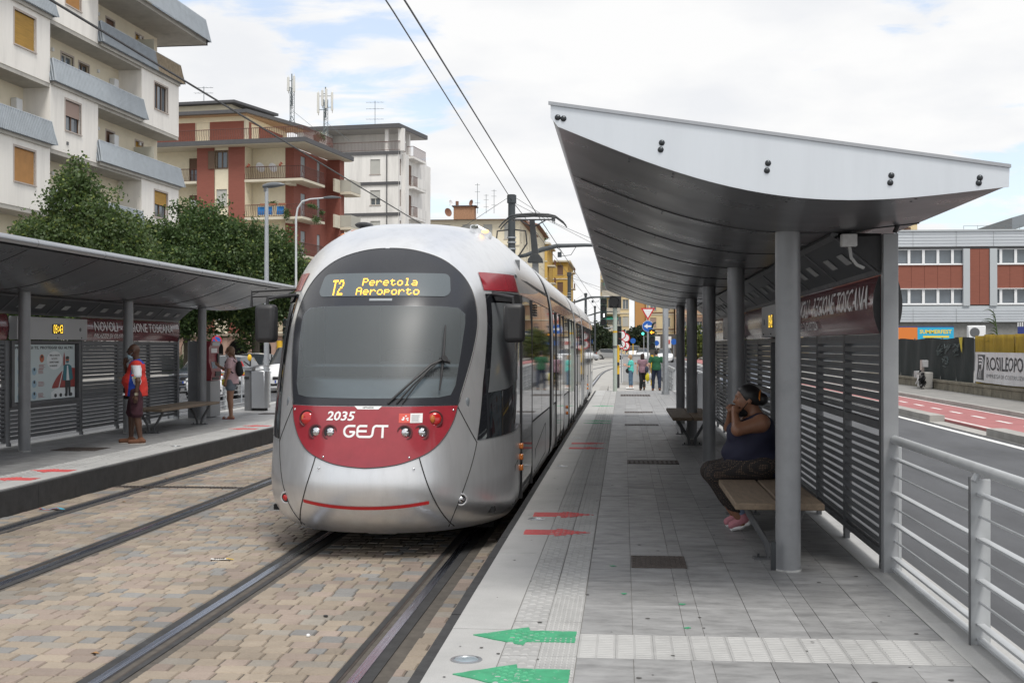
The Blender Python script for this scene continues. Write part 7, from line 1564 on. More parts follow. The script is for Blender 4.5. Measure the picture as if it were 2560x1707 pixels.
# ================================================================ people
class SDF:
    def __init__(s): s.p = []; s.cuts = []
    def cap(s, a, b, ra, rb=None, k=.03): s.p.append(('c', np.array(a, float), np.array(b, float), ra, ra if rb is None else rb, k)); return s
    def ell(s, c, r, k=.04, rot=None): s.p.append(('e', np.array(c, float), np.array(r, float), rot, 0, k)); return s
    def cut(s, pt, n): s.cuts.append((np.array(pt, float), np.array(n, float) / np.linalg.norm(n))); return s
    def grow(s, g): s.p = [(t, a, (b + g if t == 'e' else b), (c + g if t == 'c' else c), (d + g if t == 'c' else d), k) for t, a, b, c, d, k in s.p]; return s
    def mesh(s, name, h, scale=1.0, noise=0.0):
        lo = np.full(3, 1e9); hi = np.full(3, -1e9)
        for t, a, b, c, d, k in s.p:
            if t == 'c': r = max(c, d); lo = np.minimum(lo, np.minimum(a, b) - r); hi = np.maximum(hi, np.maximum(a, b) + r)
            else: lo = np.minimum(lo, a - max(b) if c is not None else a - b); hi = np.maximum(hi, a + max(b) if c is not None else a + b)
        lo -= 3 * h; hi += 3 * h; n = np.ceil((hi - lo) / h).astype(int) + 1
        ax = [lo[i] + h * np.arange(n[i]) for i in range(3)]; F_ = np.full(n, 1.0, np.float32)
        for t, a, b, c, d, k in s.p:
            m = k + 3 * h
            if t == 'c': r = max(c, d); l2 = np.minimum(a, b) - r - m; h2 = np.maximum(a, b) + r + m
            else: rr = np.full(3, max(b)) if c is not None else b; l2 = a - rr - m; h2 = a + rr + m
            i0 = np.clip(((l2 - lo) / h).astype(int), 0, n); i1 = np.clip(((h2 - lo) / h).astype(int) + 2, 0, n)
            sl_ = tuple(slice(i0[q], i1[q]) for q in range(3))
            X_, Y_, Z_ = np.meshgrid(ax[0][sl_[0]], ax[1][sl_[1]], ax[2][sl_[2]], indexing='ij'); P = np.stack([X_, Y_, Z_], -1)
            if t == 'c':
                ba = b - a; L2 = max(ba @ ba, 1e-9); tt = np.clip(((P - a) @ ba) / L2, 0, 1); D = np.linalg.norm(P - a - tt[..., None] * ba, axis=-1) - (c + (d - c) * tt)
            else:
                Q = P - a
                if c is not None: Q = Q @ np.array(c.to_3x3() if hasattr(c, 'to_3x3') else c)
                k0 = np.linalg.norm(Q / b, axis=-1); k1 = np.linalg.norm(Q / (b * b), axis=-1) + 1e-9; D = k0 * (k0 - 1) / k1
            cur = F_[sl_]; hh = np.clip(k - np.abs(cur - D), 0, None) / max(k, 1e-6); F_[sl_] = np.minimum(cur, D) - hh * hh * k * .25
        if s.cuts:
            X_, Y_, Z_ = np.meshgrid(*ax, indexing='ij')
            for pt, nn in s.cuts: F_ = np.maximum(F_, (X_ - pt[0]) * nn[0] + (Y_ - pt[1]) * nn[1] + (Z_ - pt[2]) * nn[2])
        # surface nets
        ins = F_ < 0; c8 = [F_[i:n[0] - 1 + i, j:n[1] - 1 + j, k:n[2] - 1 + k] for i in (0, 1) for j in (0, 1) for k in (0, 1)]
        off = [(i, j, k) for i in (0, 1) for j in (0, 1) for k in (0, 1)]; cnt = sum((c < 0).astype(np.int8) for c in c8); act = (cnt > 0) & (cnt < 8)
        idx = np.full(act.shape, -1, int); idx[act] = np.arange(act.sum()); ijk = np.argwhere(act); acc = np.zeros((len(ijk), 3)); num = np.zeros(len(ijk)); vals = [c[act] for c in c8]
        for a_ in range(8):
            for b_ in range(a_ + 1, 8):
                da = np.array(off[b_]) - np.array(off[a_])
                if np.abs(da).sum() != 1: continue
                va, vb = vals[a_], vals[b_]; m = (va < 0) != (vb < 0); t_ = va[m] / (va[m] - vb[m]); acc[m] += np.array(off[a_]) + t_[:, None] * da; num[m] += 1
        V = (ijk + acc / num[:, None]) * h + lo; faces = []
        for axn in range(3):
            u, v = [(1, 2), (2, 0), (0, 1)][axn]; sh0 = [slice(1, -1)] * 3; sh0[axn] = slice(0, -1); sh1 = list(sh0); sh1[axn] = slice(1, None)
            # edges interior in u,v
            s0 = [slice(1, n[q] - 1) for q in range(3)]; s0[axn] = slice(0, n[axn] - 1); s1 = list(s0); s1[axn] = slice(1, n[axn])
            A_, B_ = ins[tuple(s0)], ins[tuple(s1)]; cr = np.argwhere(A_ != B_); fl = A_[A_ != B_]
            base = cr.copy(); base[:, u] += 1; base[:, v] += 1
            def cell(du, dv): q = base.copy(); q[:, u] += du; q[:, v] += dv; return idx[q[:, 0], q[:, 1], q[:, 2]]
            quad = np.stack([cell(-1, -1), cell(0, -1), cell(0, 0), cell(-1, 0)], 1); quad[~fl] = quad[~fl][:, ::-1]; faces.append(quad)
        Fa = np.concatenate(faces); Fa = Fa[(Fa >= 0).all(1)]
        if noise: V = V + np.stack([np.sin(V[:, 2] * 31 + V[:, 1] * 17), np.sin(V[:, 2] * 27 + V[:, 0] * 23), 0 * V[:, 0]], 1) * noise + np.stack([np.sin(V[:, 2] * 67 + V[:, 0] * 51), np.sin(V[:, 2] * 59 + V[:, 1] * 43), 0 * V[:, 0]], 1) * noise * .5
        me = bpy.data.meshes.new(name); me.from_pydata((V * scale).tolist(), [], Fa.tolist()); me.polygons.foreach_set('use_smooth', [True] * len(me.polygons)); me.update(); return me
def layer(name, sdf, h, m, parent, scale=1., paint=None, noise=0.):
    me = sdf.mesh(name, h, scale, noise); mats_ = [m] if not isinstance(m, list) else m
    for q in mats_: me.materials.append(q)
    if paint:
        co = np.array([p.center[:] for p in me.polygons]) / scale; mi = np.array([paint(c) for c in co], dtype=np.int32); me.polygons.foreach_set('material_index', mi)
    return link(name, me, parent)
def hand(S, wrist, d, side, curl=.5, r=.0095, ln=.078, thumb=1.0):
    """five separate fingers; d = direction of the palm, side = towards the thumb"""
    w_ = Vector(wrist); d = Vector(d).normalized(); sd_ = (Vector(side) - d * Vector(side).dot(d)).normalized(); nn = d.cross(sd_).normalized()
    S.cap(w_, w_ + d * .075, .024, .027, .012); S.cap(w_ + d * .03 + sd_ * .014, w_ + d * .078 + sd_ * .022, .017, .016, .012); S.cap(w_ + d * .03 - sd_ * .014, w_ + d * .074 - sd_ * .022, .017, .015, .012)
    for i, (o, l) in enumerate(((.029, .92), (.010, 1.05), (-.010, 1.0), (-.029, .78))):
        b0 = w_ + d * (.085 - .004 * abs(i - 1)) + sd_ * o; L_ = ln * l; a1 = curl * .9; a2 = curl * 2.0
        p1 = b0 + (d * math.cos(a1) + nn * math.sin(a1)) * L_ * .5; p2 = p1 + (d * math.cos(a2) + nn * math.sin(a2)) * L_ * .5; S.cap(b0, p1, r, r * .95, .005); S.cap(p1, p2, r * .95, r * .8, .004)
    t0 = w_ + d * .025 + sd_ * .026; t1 = t0 + (d * .6 + sd_ * .7 * thumb + nn * .3).normalized() * .042; t2 = t1 + (d * .9 + sd_ * .15 + nn * (.2 + curl * .3)).normalized() * .03; S.cap(t0, t1, r * 1.25, r * 1.1, .008); S.cap(t1, t2, r * 1.1, r * .85, .004)
def head_prims(S, c, f, w_=1.0):
    """head at c facing f (unit xy)"""
    fx, fy = f; lx, ly = -fy, fx; P = lambda a, b, z: (c[0] + fx * a + lx * b, c[1] + fy * a + ly * b, c[2] + z); rot = np.array([[fx, lx, 0], [fy, ly, 0], [0, 0, 1]])
    S.ell(P(-.012, 0, .018), (.098 * w_, .078 * w_, .102), .03, rot); S.ell(P(.03, 0, -.035), (.066, .062 * w_, .08), .03, rot); S.ell(P(.062, 0, -.088), (.026, .03, .020), .03, rot)
    S.cap(P(.088, 0, .012), P(.110, 0, -.022), .010, .0135, .012); S.ell(P(.078, 0, .030), (.016, .052, .012), .02, rot); S.ell(P(.083, 0, -.058), (.013, .026, .010), .012, rot)
    for s in (1, -1): S.ell(P(-.008, s * .078 * w_, -.008), (.020, .010, .032), .008, rot); S.ell(P(.066, s * .032, -.018), (.022, .022, .024), .02, rot)
    return P
m_eye = mat('eye_dark', (.03, .02, .018), .2)
def eyes(P, parent, scale=1.):
    q = MB()
    for s in (1, -1): c = P(.0835, s * .030, .008); q.sph(tuple(x * scale for x in c), .0095 * scale, 8, 6)
    q.build('eyes', m_eye, parent, smooth=True)
def standing(label, loc, rz, h, skin, J, fat=0., belly=0., res=.012, finger=.0095, head_f=(1, 0), hands=((.35, 1), (.35, 1)), women=False):
    t = thing('person', label, 'person', loc, R(rz)); sc = h / 1.75; S = SDF(); wS = .165 if women else .19
    D = dict(hipL=(0, .09, .92), hipR=(0, -.09, .92), kneeL=(.02, .10, .50), kneeR=(.02, -.10, .50), ankL=(-.01, .10, .085), ankR=(-.01, -.10, .085), shL=(0, wS, 1.40), shR=(0, -wS, 1.40), elL=(-.02, wS + .07, 1.12), elR=(-.02, -wS - .07, 1.12), wrL=(.05, wS + .08, .88), wrR=(.05, -wS - .08, .88), head=(.025, 0, 1.63)); D.update(J)
    tors = [('e', (0, 0, .955), (.115 + fat, .165 + fat, .125)), ('e', (.01 + belly * .5, 0, 1.10), (.108 + fat + belly, .145 + fat + belly * .5, .15)), ('e', (.0, 0, 1.28), (.112 + fat, .155 + fat * .8, .16)), ('e', (-.01, 0, 1.385), (.085 + fat * .5, .15, .07))]
    if women: tors.append(('e', (.07, .075, 1.27), (.06, .065, .065))); tors.append(('e', (.07, -.075, 1.27), (.06, .065, .065)))
    for _, c, r in tors: S.ell(c, r, .06)
    S.cap((-.01, 0, 1.42), (.012, 0, 1.55), .056, .054, .03); P = head_prims(S, D['head'], head_f)
    for s in 'LR':
        S.cap(D['hip' + s], D['knee' + s], .088 + fat * .5, .058 + fat * .2, .04); S.cap(D['knee' + s], D['ank' + s], .056 + fat * .2, .040, .03)
        kn = Vector(D['knee' + s]); an = Vector(D['ank' + s]); S.ell(tuple(kn.lerp(an, .35) + Vector((-.018, 0, 0))), (.045, .046, .10), .03)
        S.cap(D['sh' + s], D['el' + s], .050 + fat * .25, .041 + fat * .1, .03); S.cap(D['el' + s], D['wr' + s], .040 + fat * .1, .027, .02)
        toe = D.get('toe' + s) or (an.x + .175, an.y + (.015 if s == 'L' else -.015), .03); heel = (an.x - .045, an.y, max(.035, an.z - .05)); S.cap(heel, toe, .036, .030, .03)
        D['toe' + s] = toe; D['heel' + s] = heel; wr = Vector(D['wr' + s]); el = Vector(D['el' + s]); dd = D.get('hd' + s) or (wr - el).normalized(); cu, th = hands[0 if s == 'L' else 1]; hand(S, wr, dd, D.get('ht' + s, (1, 0, 0)), cu, finger, thumb=th)
    body = layer('body', S, res, skin, t, sc); eyes(P, t, sc)
    return t, D, tors, sc, P
def cloth_top(t, D, tors, sc, res, m, sleeve=.6, grow=.016, hem=.86, neck=1.475, paint=None, loose=0., noise=.0025, name='shirt', fat=0.):
    S = SDF()
    for _, c, r in tors: S.ell(c, (r[0] + grow, r[1] + grow, r[2] + grow), .06)
    S.cap((.0, 0, 1.0), (.0, 0, hem + .02), .13 + fat + loose, .14 + fat + loose, .06) if loose is not None else 0
    S.cap((-.01, 0, 1.40), (.0, 0, 1.47), .075, .064, .03)
    for s in 'LR':
        a, b = Vector(D['sh' + s]), Vector(D['el' + s])
        if sleeve > 0: e = a.lerp(b, sleeve); S.cap(a, e, .058 + grow + fat * .25, .052 + grow + fat * .2, .03)
    S.cut((0, 0, hem), (0, 0, -1)); S.cut((.0, 0, neck), (.25, 0, 1))
    return layer(name, S, res, m, t, sc, paint, noise)
def cloth_legs(t, D, tors, sc, res, m, length=1.0, grow=.014, waist=1.0, name='trousers', noise=.003, fat=0., flare=0.):
    S = SDF()
    for _, c, r in tors[:2]: S.ell(c, (r[0] + grow * .6, r[1] + grow * .6, r[2]), .05)
    for s in 'LR':
        a, b, c = Vector(D['hip' + s]), Vector(D['knee' + s]), Vector(D['ank' + s])
        if length <= .55: e = a.lerp(b, min(1, length / .5)); S.cap(a, e, .09 + grow + fat * .5, .075 + grow + flare + fat * .3, .03)
        else: S.cap(a, b, .09 + grow + fat * .5, .062 + grow + fat * .25, .03); S.cap(b, b.lerp(c, (length - .5) * 2), .060 + grow + fat * .2, .050 + grow + flare, .02)
    S.cut((0, 0, waist), (0, 0, 1))
    return layer(name, S, res, m, t, sc, None, noise)
def shoes(t, D, sc, res, m, msole, h=.065, low=False):
    for s in 'LR':
        S = SDF(); hl, to = Vector(D['heel' + s]), Vector(D['toe' + s]); S.cap(hl + Vector((0, 0, .01)), to + Vector((.0, 0, .008)), .046, .041, .02)
        if not low: S.cap(hl + Vector((.03, 0, .03)), hl + Vector((.045, 0, .06)), .048, .045, .02)
        S.cut((0, 0, .0), (0, 0, -1)) if hl.z < .06 else 0
        sh_ = layer('shoe', S, res, m, t, sc)
        d = (to - hl); L_ = d.length; q = MB(); dn = d.normalized(); sd_ = Vector((-dn.y, dn.x, 0)).normalized(); P = []
        for k in range(9):
            u = k / 8; c = hl + d * (u * 1.36 - .18 * 1.0); wd = .046 * math.sin(math.pi * (.12 + .8 * u))**.6; zz_ = c.z - .042
            P.append([(c + sd_ * wd) * sc, (c - sd_ * wd) * sc])
        q = MB(); q.grid([[Vector((p[0].x, p[0].y, p[0].z - .044 * sc)), Vector((p[0].x, p[0].y, p[0].z - .022 * sc)), Vector((p[1].x, p[1].y, p[1].z - .022 * sc)), Vector((p[1].x, p[1].y, p[1].z - .044 * sc))] for p in P]); q.build('sole', msole, sh_)
def mask(t, P, sc, m, chin=True):
    S = SDF(); dz = -.03 if chin else 0; S.ell(P(.062, 0, -.075 + dz * .6), (.045, .050, .042), .02); S.ell(P(.045, 0, -.10 + dz * .5), (.045, .050, .03), .02); layer('face_mask', S, .008, m, t, sc)
    q = MB()
    for s in (1, -1): q.tube([tuple(Vector(P(.05, s * .055, -.07)) * sc), tuple(Vector(P(.01, s * .078, -.03)) * sc), tuple(Vector(P(-.015, s * .084, .01)) * sc)], .003 * sc, n=4)
    q.build('mask_loop', m, t)
sk_dark = mat('skin_dark', (.085, .042, .026), .5, var=.08, vscale=20); sk_tan = mat('skin_tan', (.30, .16, .10), .5, var=.08, vscale=20); sk_light = mat('skin_light', (.50, .30, .22), .5, var=.08, vscale=20); sk_olive = mat('skin_brown', (.22, .105, .062), .45, var=.08, vscale=20)
def cl(n, c, **k): return mat(n, c, .85, var=.08, vscale=25, **k)
# ---- man in the red, blue and white shirt
t, D, T, sc, P = standing('bald man in red, blue and white sports shirt and dark shorts, hand at his face', (-7.95, 19.7, 0), 197, 1.63, sk_dark, dict(hipL=(0, .10, .92), hipR=(0, -.10, .92), kneeL=(-.015, .12, .49), kneeR=(.09, -.12, .50), ankL=(-.08, .12, .085), ankR=(.10, -.12, .085), shL=(-.01, .20, 1.38), shR=(0, -.19, 1.39), elL=(-.05, .27, 1.10), wrL=(-.02, .28, .86), elR=(.16, -.24, 1.15), wrR=(.21, -.09, 1.40), hdR=(-.25, .3, .9), htR=(-1, .2, .2), hdL=(.1, 0, -1), htL=(1, .1, 0), head=(.05, 0, 1.625)), fat=.028, belly=.06, res=.0095, hands=((.4, 1), (1.1, .6)))
m_sr1, m_sb1, m_sw1 = cl('shirt_red', (.55, .035, .025)), cl('shirt_blue', (.012, .05, .33)), cl('shirt_white', (.68, .70, .74))
def pman(c):
    x, y, z = c
    ar = Vector((-.01, .20, 1.38)); br = Vector((-.05, .27, 1.10)); v_ = Vector((x, abs(y), z)); tt = max(0, min(1, (v_ - ar).dot(br - ar) / (br - ar).length_squared))
    if (v_ - ar.lerp(br, tt)).length < .105 and abs(y) > .15 and z < 1.375: return 2
    if z > 1.40 and abs(y) < .1: return 1
    if z < 1.29 and -.05 - (1.27 - z) * .05 < x < .085 + (1.27 - z) * .13 and abs(y) > .05: return 1
    return 0
cloth_top(t, D, T, sc, .0095, [m_sr1, m_sb1, m_sw1], sleeve=.62, hem=.835, paint=pman, loose=.035, fat=.02)
cloth_legs(t, D, T, sc, .0095, cl('shorts_maroon', (.045, .012, .02)), length=.44, grow=.018, waist=1.0, name='shorts', fat=.03, flare=.006)
shoes(t, D, sc, .009, cl('shoe_brown', (.15, .065, .035)), cl('sole_pale', (.55, .52, .47))); mask(t, P, sc, cl('mask_blue', (.38, .55, .64)))
q = MB(); q.tube([tuple(Vector(P(.10, .02, .012)) * sc), tuple(Vector(P(.075, .055, .014)) * sc), tuple(Vector(P(-.01, .086, .012)) * sc)], .006 * sc, n=5); q.sph(tuple(Vector(P(.092, .035, .0)) * sc), (.014, .018, .018), 8, 6); q.build('sunglasses', m_black, t)
q = MB(); wl_ = Vector(D['wrL']) * sc; q.cyl(wl_ + Vector((0, 0, -.005)), wl_ + Vector((0, 0, .035)), .034 * sc, n=14); q.build('wristwatch', mat('watch_gold', (.55, .50, .38), .3, .8), t); 
q = MB(); q.tube([Vector((.07, .11, 1.38)) * sc, Vector((.15, .03, 1.25)) * sc, Vector((.19, -.06, 1.1)) * sc], .012, n=5); q.build('bag_strap', m_black, t); q = MB(); q.box(.11, .22, -.26, -.10, .72, .92); q.build('hip_bag', cl('bag_black', (.012, .014, .014)), t, bevel=.03, seg=2)
for (x_, z_, w_, m_) in ((.02, 1.205, .09, m_sr1), (-.01, 1.165, .055, cl('badge_yellow', (.6, .45, .03)))): 
    q = MB(); q.box((x_ - w_ / 2) * sc, (x_ + w_ / 2) * sc, .288 * sc, .292 * sc, z_ * sc - .014, z_ * sc + .014); q.build('sleeve_badge', m_, t)
q = MB(); q.cyl((.185, .14, .87 * sc), (.187, .145, .87 * sc), .02, n=12); q.build('shirt_badge', m_sw1, t)
# ---- woman with rucksack at the ticket machine
t, D, T, sc, P = standing('woman in pink top and denim shorts with black rucksack at the ticket machine', (-8.55, 26.5, 0), 180, 1.60, sk_tan, dict(kneeL=(.02, .09, .49), kneeR=(.05, -.08, .50), ankL=(-.02, .09, .085), ankR=(.03, -.08, .085), elL=(-.01, .235, 1.13), wrL=(.07, .225, .90), elR=(.18, -.22, 1.14), wrR=(.36, -.16, 1.26), hdR=(.8, 0, .6), htR=(0, .4, 1), hdL=(.2, 0, -1), head=(.045, 0, 1.61)), fat=.008, belly=.01, res=.0105, women=True, hands=((.6, 1), (.3, 1)))
cloth_top(t, D, T, sc, .0105, cl('top_pink', (.56, .38, .40)), sleeve=.55, hem=.84, loose=.035); cloth_legs(t, D, T, sc, .0105, cl('denim_shorts', (.16, .19, .22)), length=.19, grow=.018, waist=.95, name='shorts', flare=.015)
for s in 'LR': S = SDF(); hl, to = Vector(D['heel' + s]), Vector(D['toe' + s]); S.cap(hl + Vector((0, 0, -.005)), to, .046, .042, .02); S.cut((0, 0, .022), (0, 0, 1)); S.cut((0, 0, 0), (0, 0, -1)); sl_ = layer('sandal', S, .008, cl('sandal_red', (.30, .05, .04)), t, sc); S = SDF(); c = hl.lerp(to, .7); S.cap(c + Vector((0, -.02, .015)), c + Vector((0, .02, .015)), .036, .036, .01); layer('sandal_strap', S, .008, m_wht, t, sc)
m_hairb = mat('hair_light_brown', (.17, .10, .06), .6, var=.35, vscale=40, stretch=(4, 4, .6))
S = SDF(); S.ell(P(-.022, 0, .026), (.106, .090, .104), .02); S.ell(P(-.06, 0, -.03), (.06, .075, .08), .03); S.cut(P(.045, 0, .02), (1, 0, -.45)); [S.ell(P(-.105 - .012 * k, .03, -.05 - .045 * k), (.026 - .0015 * k, .028, .03), .01) for k in range(7)]; layer('hair', S, .009, m_hairb, t, sc)
mask(t, P, sc, m_wht, False)
S = SDF(); S.ell((-.19, 0, 1.20), (.075, .13, .19), .03); S.ell((-.22, 0, 1.12), (.07, .10, .10), .03); rs_ = layer('rucksack', S, .011, cl('bag_black', (.012, .014, .014)), t, sc); q = MB(); [q.tube([Vector((-.13, s * .10, 1.36)) * sc, Vector((.0, s * .125, 1.465)) * sc, Vector((.115, s * .12, 1.36)) * sc, Vector((.10, s * .14, 1.22)) * sc, Vector((-.1, s * .17, 1.10)) * sc], .014, n=5) for s in (1, -1)]; q.build('rucksack_strap', m_black, t)
B('phone', mat('phone_yellow', (.66, .55, .06), .5), t, .06, .15, .19, .205, .74, .87, .005)
# ---- far pedestrians
t, D, T, sc, P = standing('woman in turquoise top and blue jeans facing the tracks, black bag on her arm', (.32, 54.7, TRK), 165, 1.50, sk_light, dict(elL=(.03, .22, 1.14), wrL=(.26, .16, 1.19), elR=(.05, -.22, 1.15), wrR=(.28, -.10, 1.22), kneeL=(.03, .07, .5), kneeR=(.0, -.06, .5), ankL=(.03, .07, .085), ankR=(-.05, -.06, .085), head=(.06, 0, 1.62), hdL=(.8, -.3, .4), hdR=(.8, .3, .4), htL=(0, 0, 1), htR=(0, 0, 1)), fat=.014, belly=.02, res=.013, women=True, finger=.012, head_f=(.75, .66))
cloth_top(t, D, T, sc, .013, cl('top_turquoise', (.08, .46, .40)), sleeve=.55, hem=.86); cloth_legs(t, D, T, sc, .013, cl('jeans_blue', (.08, .14, .21)), length=.82); shoes(t, D, sc, .011, m_wht, m_black, low=True)
S = SDF(); S.ell(P(-.02, 0, .02), (.115, .10, .115), .03); S.ell(P(-.03, .05, -.06), (.07, .05, .07), .03); S.ell(P(-.03, -.05, -.06), (.07, .05, .07), .03); S.cut(P(.05, 0, .0), (1, 0, -.35)); layer('hair', S, .011, cl('hair_blonde', (.30, .19, .10)), t, sc); mask(t, P, sc, m_wht, False)
S = SDF(); S.ell((.12, .10, .93), (.14, .07, .13), .03); S.cap((.12, .15, 1.05), (.10, .19, 1.15), .015, .015, .02); layer('handbag', S, .013, cl('bag_black', (.012, .014, .014)), t, sc)
t, D, T, sc, P = standing('dark-haired woman in mauve top and black trousers walking away with a yellow bag', (.80, 53.2, TRK), 92, 1.56, sk_light, dict(kneeL=(-.02, .07, .5), kneeR=(.08, -.07, .5), ankL=(.08, .08, .085), ankR=(-.20, -.07, .17), toeR=(-.10, -.07, .05), elL=(.0, .24, 1.13), wrL=(.04, .25, .88), elR=(.0, -.23, 1.13), wrR=(.05, -.23, .89)), fat=.012, res=.013, women=True, finger=.012)
m_mauve = mat('top_mauve', (.22, .13, .16), .85, var=.45, vscale=45); cloth_top(t, D, T, sc, .013, m_mauve, sleeve=.35, hem=.84, loose=.02); cloth_legs(t, D, T, sc, .013, cl('trousers_black', (.012, .012, .014)), length=.97, flare=.012); shoes(t, D, sc, .011, cl('shoe_brown', (.15, .065, .035)), m_black, low=True)
S = SDF(); S.ell(P(-.015, 0, .015), (.115, .100, .115), .03); S.ell(P(-.04, 0, -.09), (.085, .105, .08), .03); S.cut(P(.06, 0, 0), (1, 0, -.2)); layer('hair', S, .011, cl('hair_dark_brown', (.028, .014, .012)), t, sc)
S = SDF(); S.ell((-.06, -.24, .62), (.08, .11, .20), .03); S.cap((-.03, -.24, .78), (.04, -.235, .86), .03, .02, .03); layer('yellow_carrier_bag', S, .013, mat('bag_yellow', (.72, .60, .03), .6), t, sc); S = SDF(); S.ell((-.08, -.37, .66), (.06, .07, .17), .03); layer('white_carrier_bag', S, .013, m_wht, t, sc); S = SDF(); S.ell((-.12, -.20, 1.0), (.08, .09, .16), .03); layer('shoulder_bag', S, .013, cl('bag_navy', (.03, .035, .06)), t, sc)
t, D, T, sc, P = standing('man in dark green polo shirt and blue jeans walking away beside the railing', (1.37, 52.6, TRK), 90, 1.72, sk_light, dict(hipL=(0, .10, .92), hipR=(0, -.10, .92), kneeL=(.06, .13, .5), kneeR=(-.03, -.13, .5), ankL=(.09, .14, .085), ankR=(-.14, -.14, .11), toeR=(.02, -.15, .035), shL=(0, .215, 1.40), shR=(0, -.215, 1.40), elL=(-.03, .31, 1.13), elR=(-.03, -.31, 1.13), wrL=(.10, .27, .93), wrR=(.10, -.29, .93)), fat=.025, belly=.02, res=.013, finger=.012)
cloth_top(t, D, T, sc, .013, cl('polo_green', (.008, .075, .030)), sleeve=.6, hem=.88, loose=.015, fat=.015); cloth_legs(t, D, T, sc, .013, cl('jeans_dark', (.012, .020, .045)), length=.97, fat=.02); shoes(t, D, sc, .011, cl('shoe_brown', (.15, .065, .035)), m_black)
S = SDF(); S.ell(P(-.016, 0, .026), (.104, .084, .102), .02); S.ell(P(-.05, 0, -.02), (.06, .072, .06), .03); S.cut(P(.045, 0, .03), (1, 0, -.5)); layer('hair', S, .011, cl('hair_black', (.012, .010, .009)), t, sc)
# ---- woman seated on the bench
t = thing('person', 'woman in navy sleeveless top and patterned leggings seated on the bench, hands at her mouth', 'person', (1.12, 10.95, 0), R(180))
RS = .009
def torso_prims(S, g=0.):
    S.ell((-.09, 0, .57), (.19 + g, .235 + g, .13 + g), .07); S.ell((.05, 0, .67), (.205 + g, .225 + g, .15 + g), .07); S.ell((.0, 0, .80), (.185 + g, .21 + g, .14 + g), .07); S.ell((-.02, 0, .90), (.15 + g, .195 + g, .11 + g), .06)
    for s in (1, -1): S.ell((.115, s * .085, .845), (.095 + g, .10 + g, .085 + g), .05)
J = dict(hip=(-.03, .115, .555), knee=(.335, .125, .495), ank=(.125, .11, .125))
def leg_prims(S, g=0.):
    for s, dx_ in ((1, 0), (-1, .02)):
        S.cap((J['hip'][0], s * J['hip'][1], J['hip'][2]), (J['knee'][0] + dx_, s * J['knee'][1], J['knee'][2]), .122 + g, .080 + g, .05); S.cap((J['knee'][0] + dx_, s * J['knee'][1], J['knee'][2]), (J['ank'][0] + dx_, s * J['ank'][1], J['ank'][2]), .074 + g, .043 + g, .03); S.ell((.21 + dx_, s * .118, .34), (.060 + g, .060 + g, .10 + g), .04)
S = SDF(); torso_prims(S); leg_prims(S)
S.cap((-.05, 0, .96), (.015, 0, 1.065), .062, .058, .03); hf = (.985, .17); Ph = head_prims(S, (.055, 0, 1.135), hf, 1.02)
for s in (1, -1):
    S.ell((-.05, s * .20, .945), (.075, .07, .07), .05); el = (.155, s * .265, .885) if s > 0 else (.175, s * .25, .875); wr = (.165, s * .13, 1.005) if s > 0 else (.185, s * .105, .985)
    S.cap((-.05, s * .215, .94), el, .066, .053, .03); S.cap(el, wr, .050, .031, .02)
    hand(S, wr, (-.06, -s * .75, .75), (-.7, 0, .5), 1.15, .0095, .072, .6)
    S.cap((.10 + (.02 if s < 0 else 0), s * .11, .075), (.19 + (.02 if s < 0 else 0), s * .11, .045), .034, .03, .02)
layer('body', S, RS, sk_olive, t); eyes(Ph, t)
m_navy = mat('top_navy', (.010, .011, .032), .8, var=.12, vscale=20); S = SDF(); torso_prims(S, .013); S.cap((-.07, .10, .99), (.02, .10, .98), .03, .03, .03); S.cap((-.07, -.10, .99), (.02, -.10, .98), .03, .03, .03); S.cut((0, 0, 1.005), (.45, 0, 1)); S.cut((0, 0, .47), (0, 0, -1)); S.cut((-.02, .185, .94), (.1, 1, .42)); S.cut((-.02, -.185, .94), (.1, -1, .42)); layer('sleeveless_top', S, RS, m_navy, t, noise=.003)
m_legg = mat('leggings_patterned', (.05, .038, .035), .8, attr=None)
tl = m_legg.node_tree; bs = tl.nodes['Principled BSDF']; gq = tl.nodes.new('ShaderNodeNewGeometry'); vo = tl.nodes.new('ShaderNodeTexVoronoi'); vo.inputs['Scale'].default_value = 75; vo.inputs['Randomness'].default_value = .15; rp = tl.nodes.new('ShaderNodeValToRGB'); rp.color_ramp.elements[0].position = .16; rp.color_ramp.elements[0].color = (.22, .14, .09, 1); rp.color_ramp.elements[1].position = .30; rp.color_ramp.elements[1].color = (.014, .011, .011, 1); tl.links.new(gq.outputs['Position'], vo.inputs['Vector']); tl.links.new(vo.outputs['Distance'], rp.inputs[0]); tl.links.new(rp.outputs[0], bs.inputs['Base Color'])
S = SDF(); S.ell((-.09, 0, .575), (.205, .25, .14), .06); S.ell((.05, 0, .60), (.19, .225, .10), .06); leg_prims(S, .007); S.cut((.1, 0, .155), (.25, 0, -1)); layer('leggings', S, RS, m_legg, t)
m_pinks = mat('trainer_pink', (.42, .17, .20), .75, var=.12, vscale=40)
for s, dx_ in ((1, 0), (-1, .02)):
    S = SDF(); S.cap((.085 + dx_, s * .11, .105), (.185 + dx_, s * .11, .052), .042, .038, .02); S.cap((.105 + dx_, s * .11, .13), (.125 + dx_, s * .11, .155), .045, .042, .02); sh_ = layer('trainer', S, .008, m_pinks, t)
    S = SDF(); S.cap((.055 + dx_, s * .11, .075), (.185 + dx_, s * .11, .020), .026, .020, .01); S.ell((.15 + dx_, s * .11, .032), (.06, .040, .016), .02); layer('trainer_sole', S, .008, m_wht, sh_); S = SDF(); S.cap((.12 + dx_, s * .11, .16), (.13 + dx_, s * .11, .19), .046, .047, .01); layer('sock', S, .009, cl('sock_blue', (.16, .20, .30)), t)
m_hk = mat('hair_black_gloss', (.010, .009, .009), .4, var=.3, vscale=50)
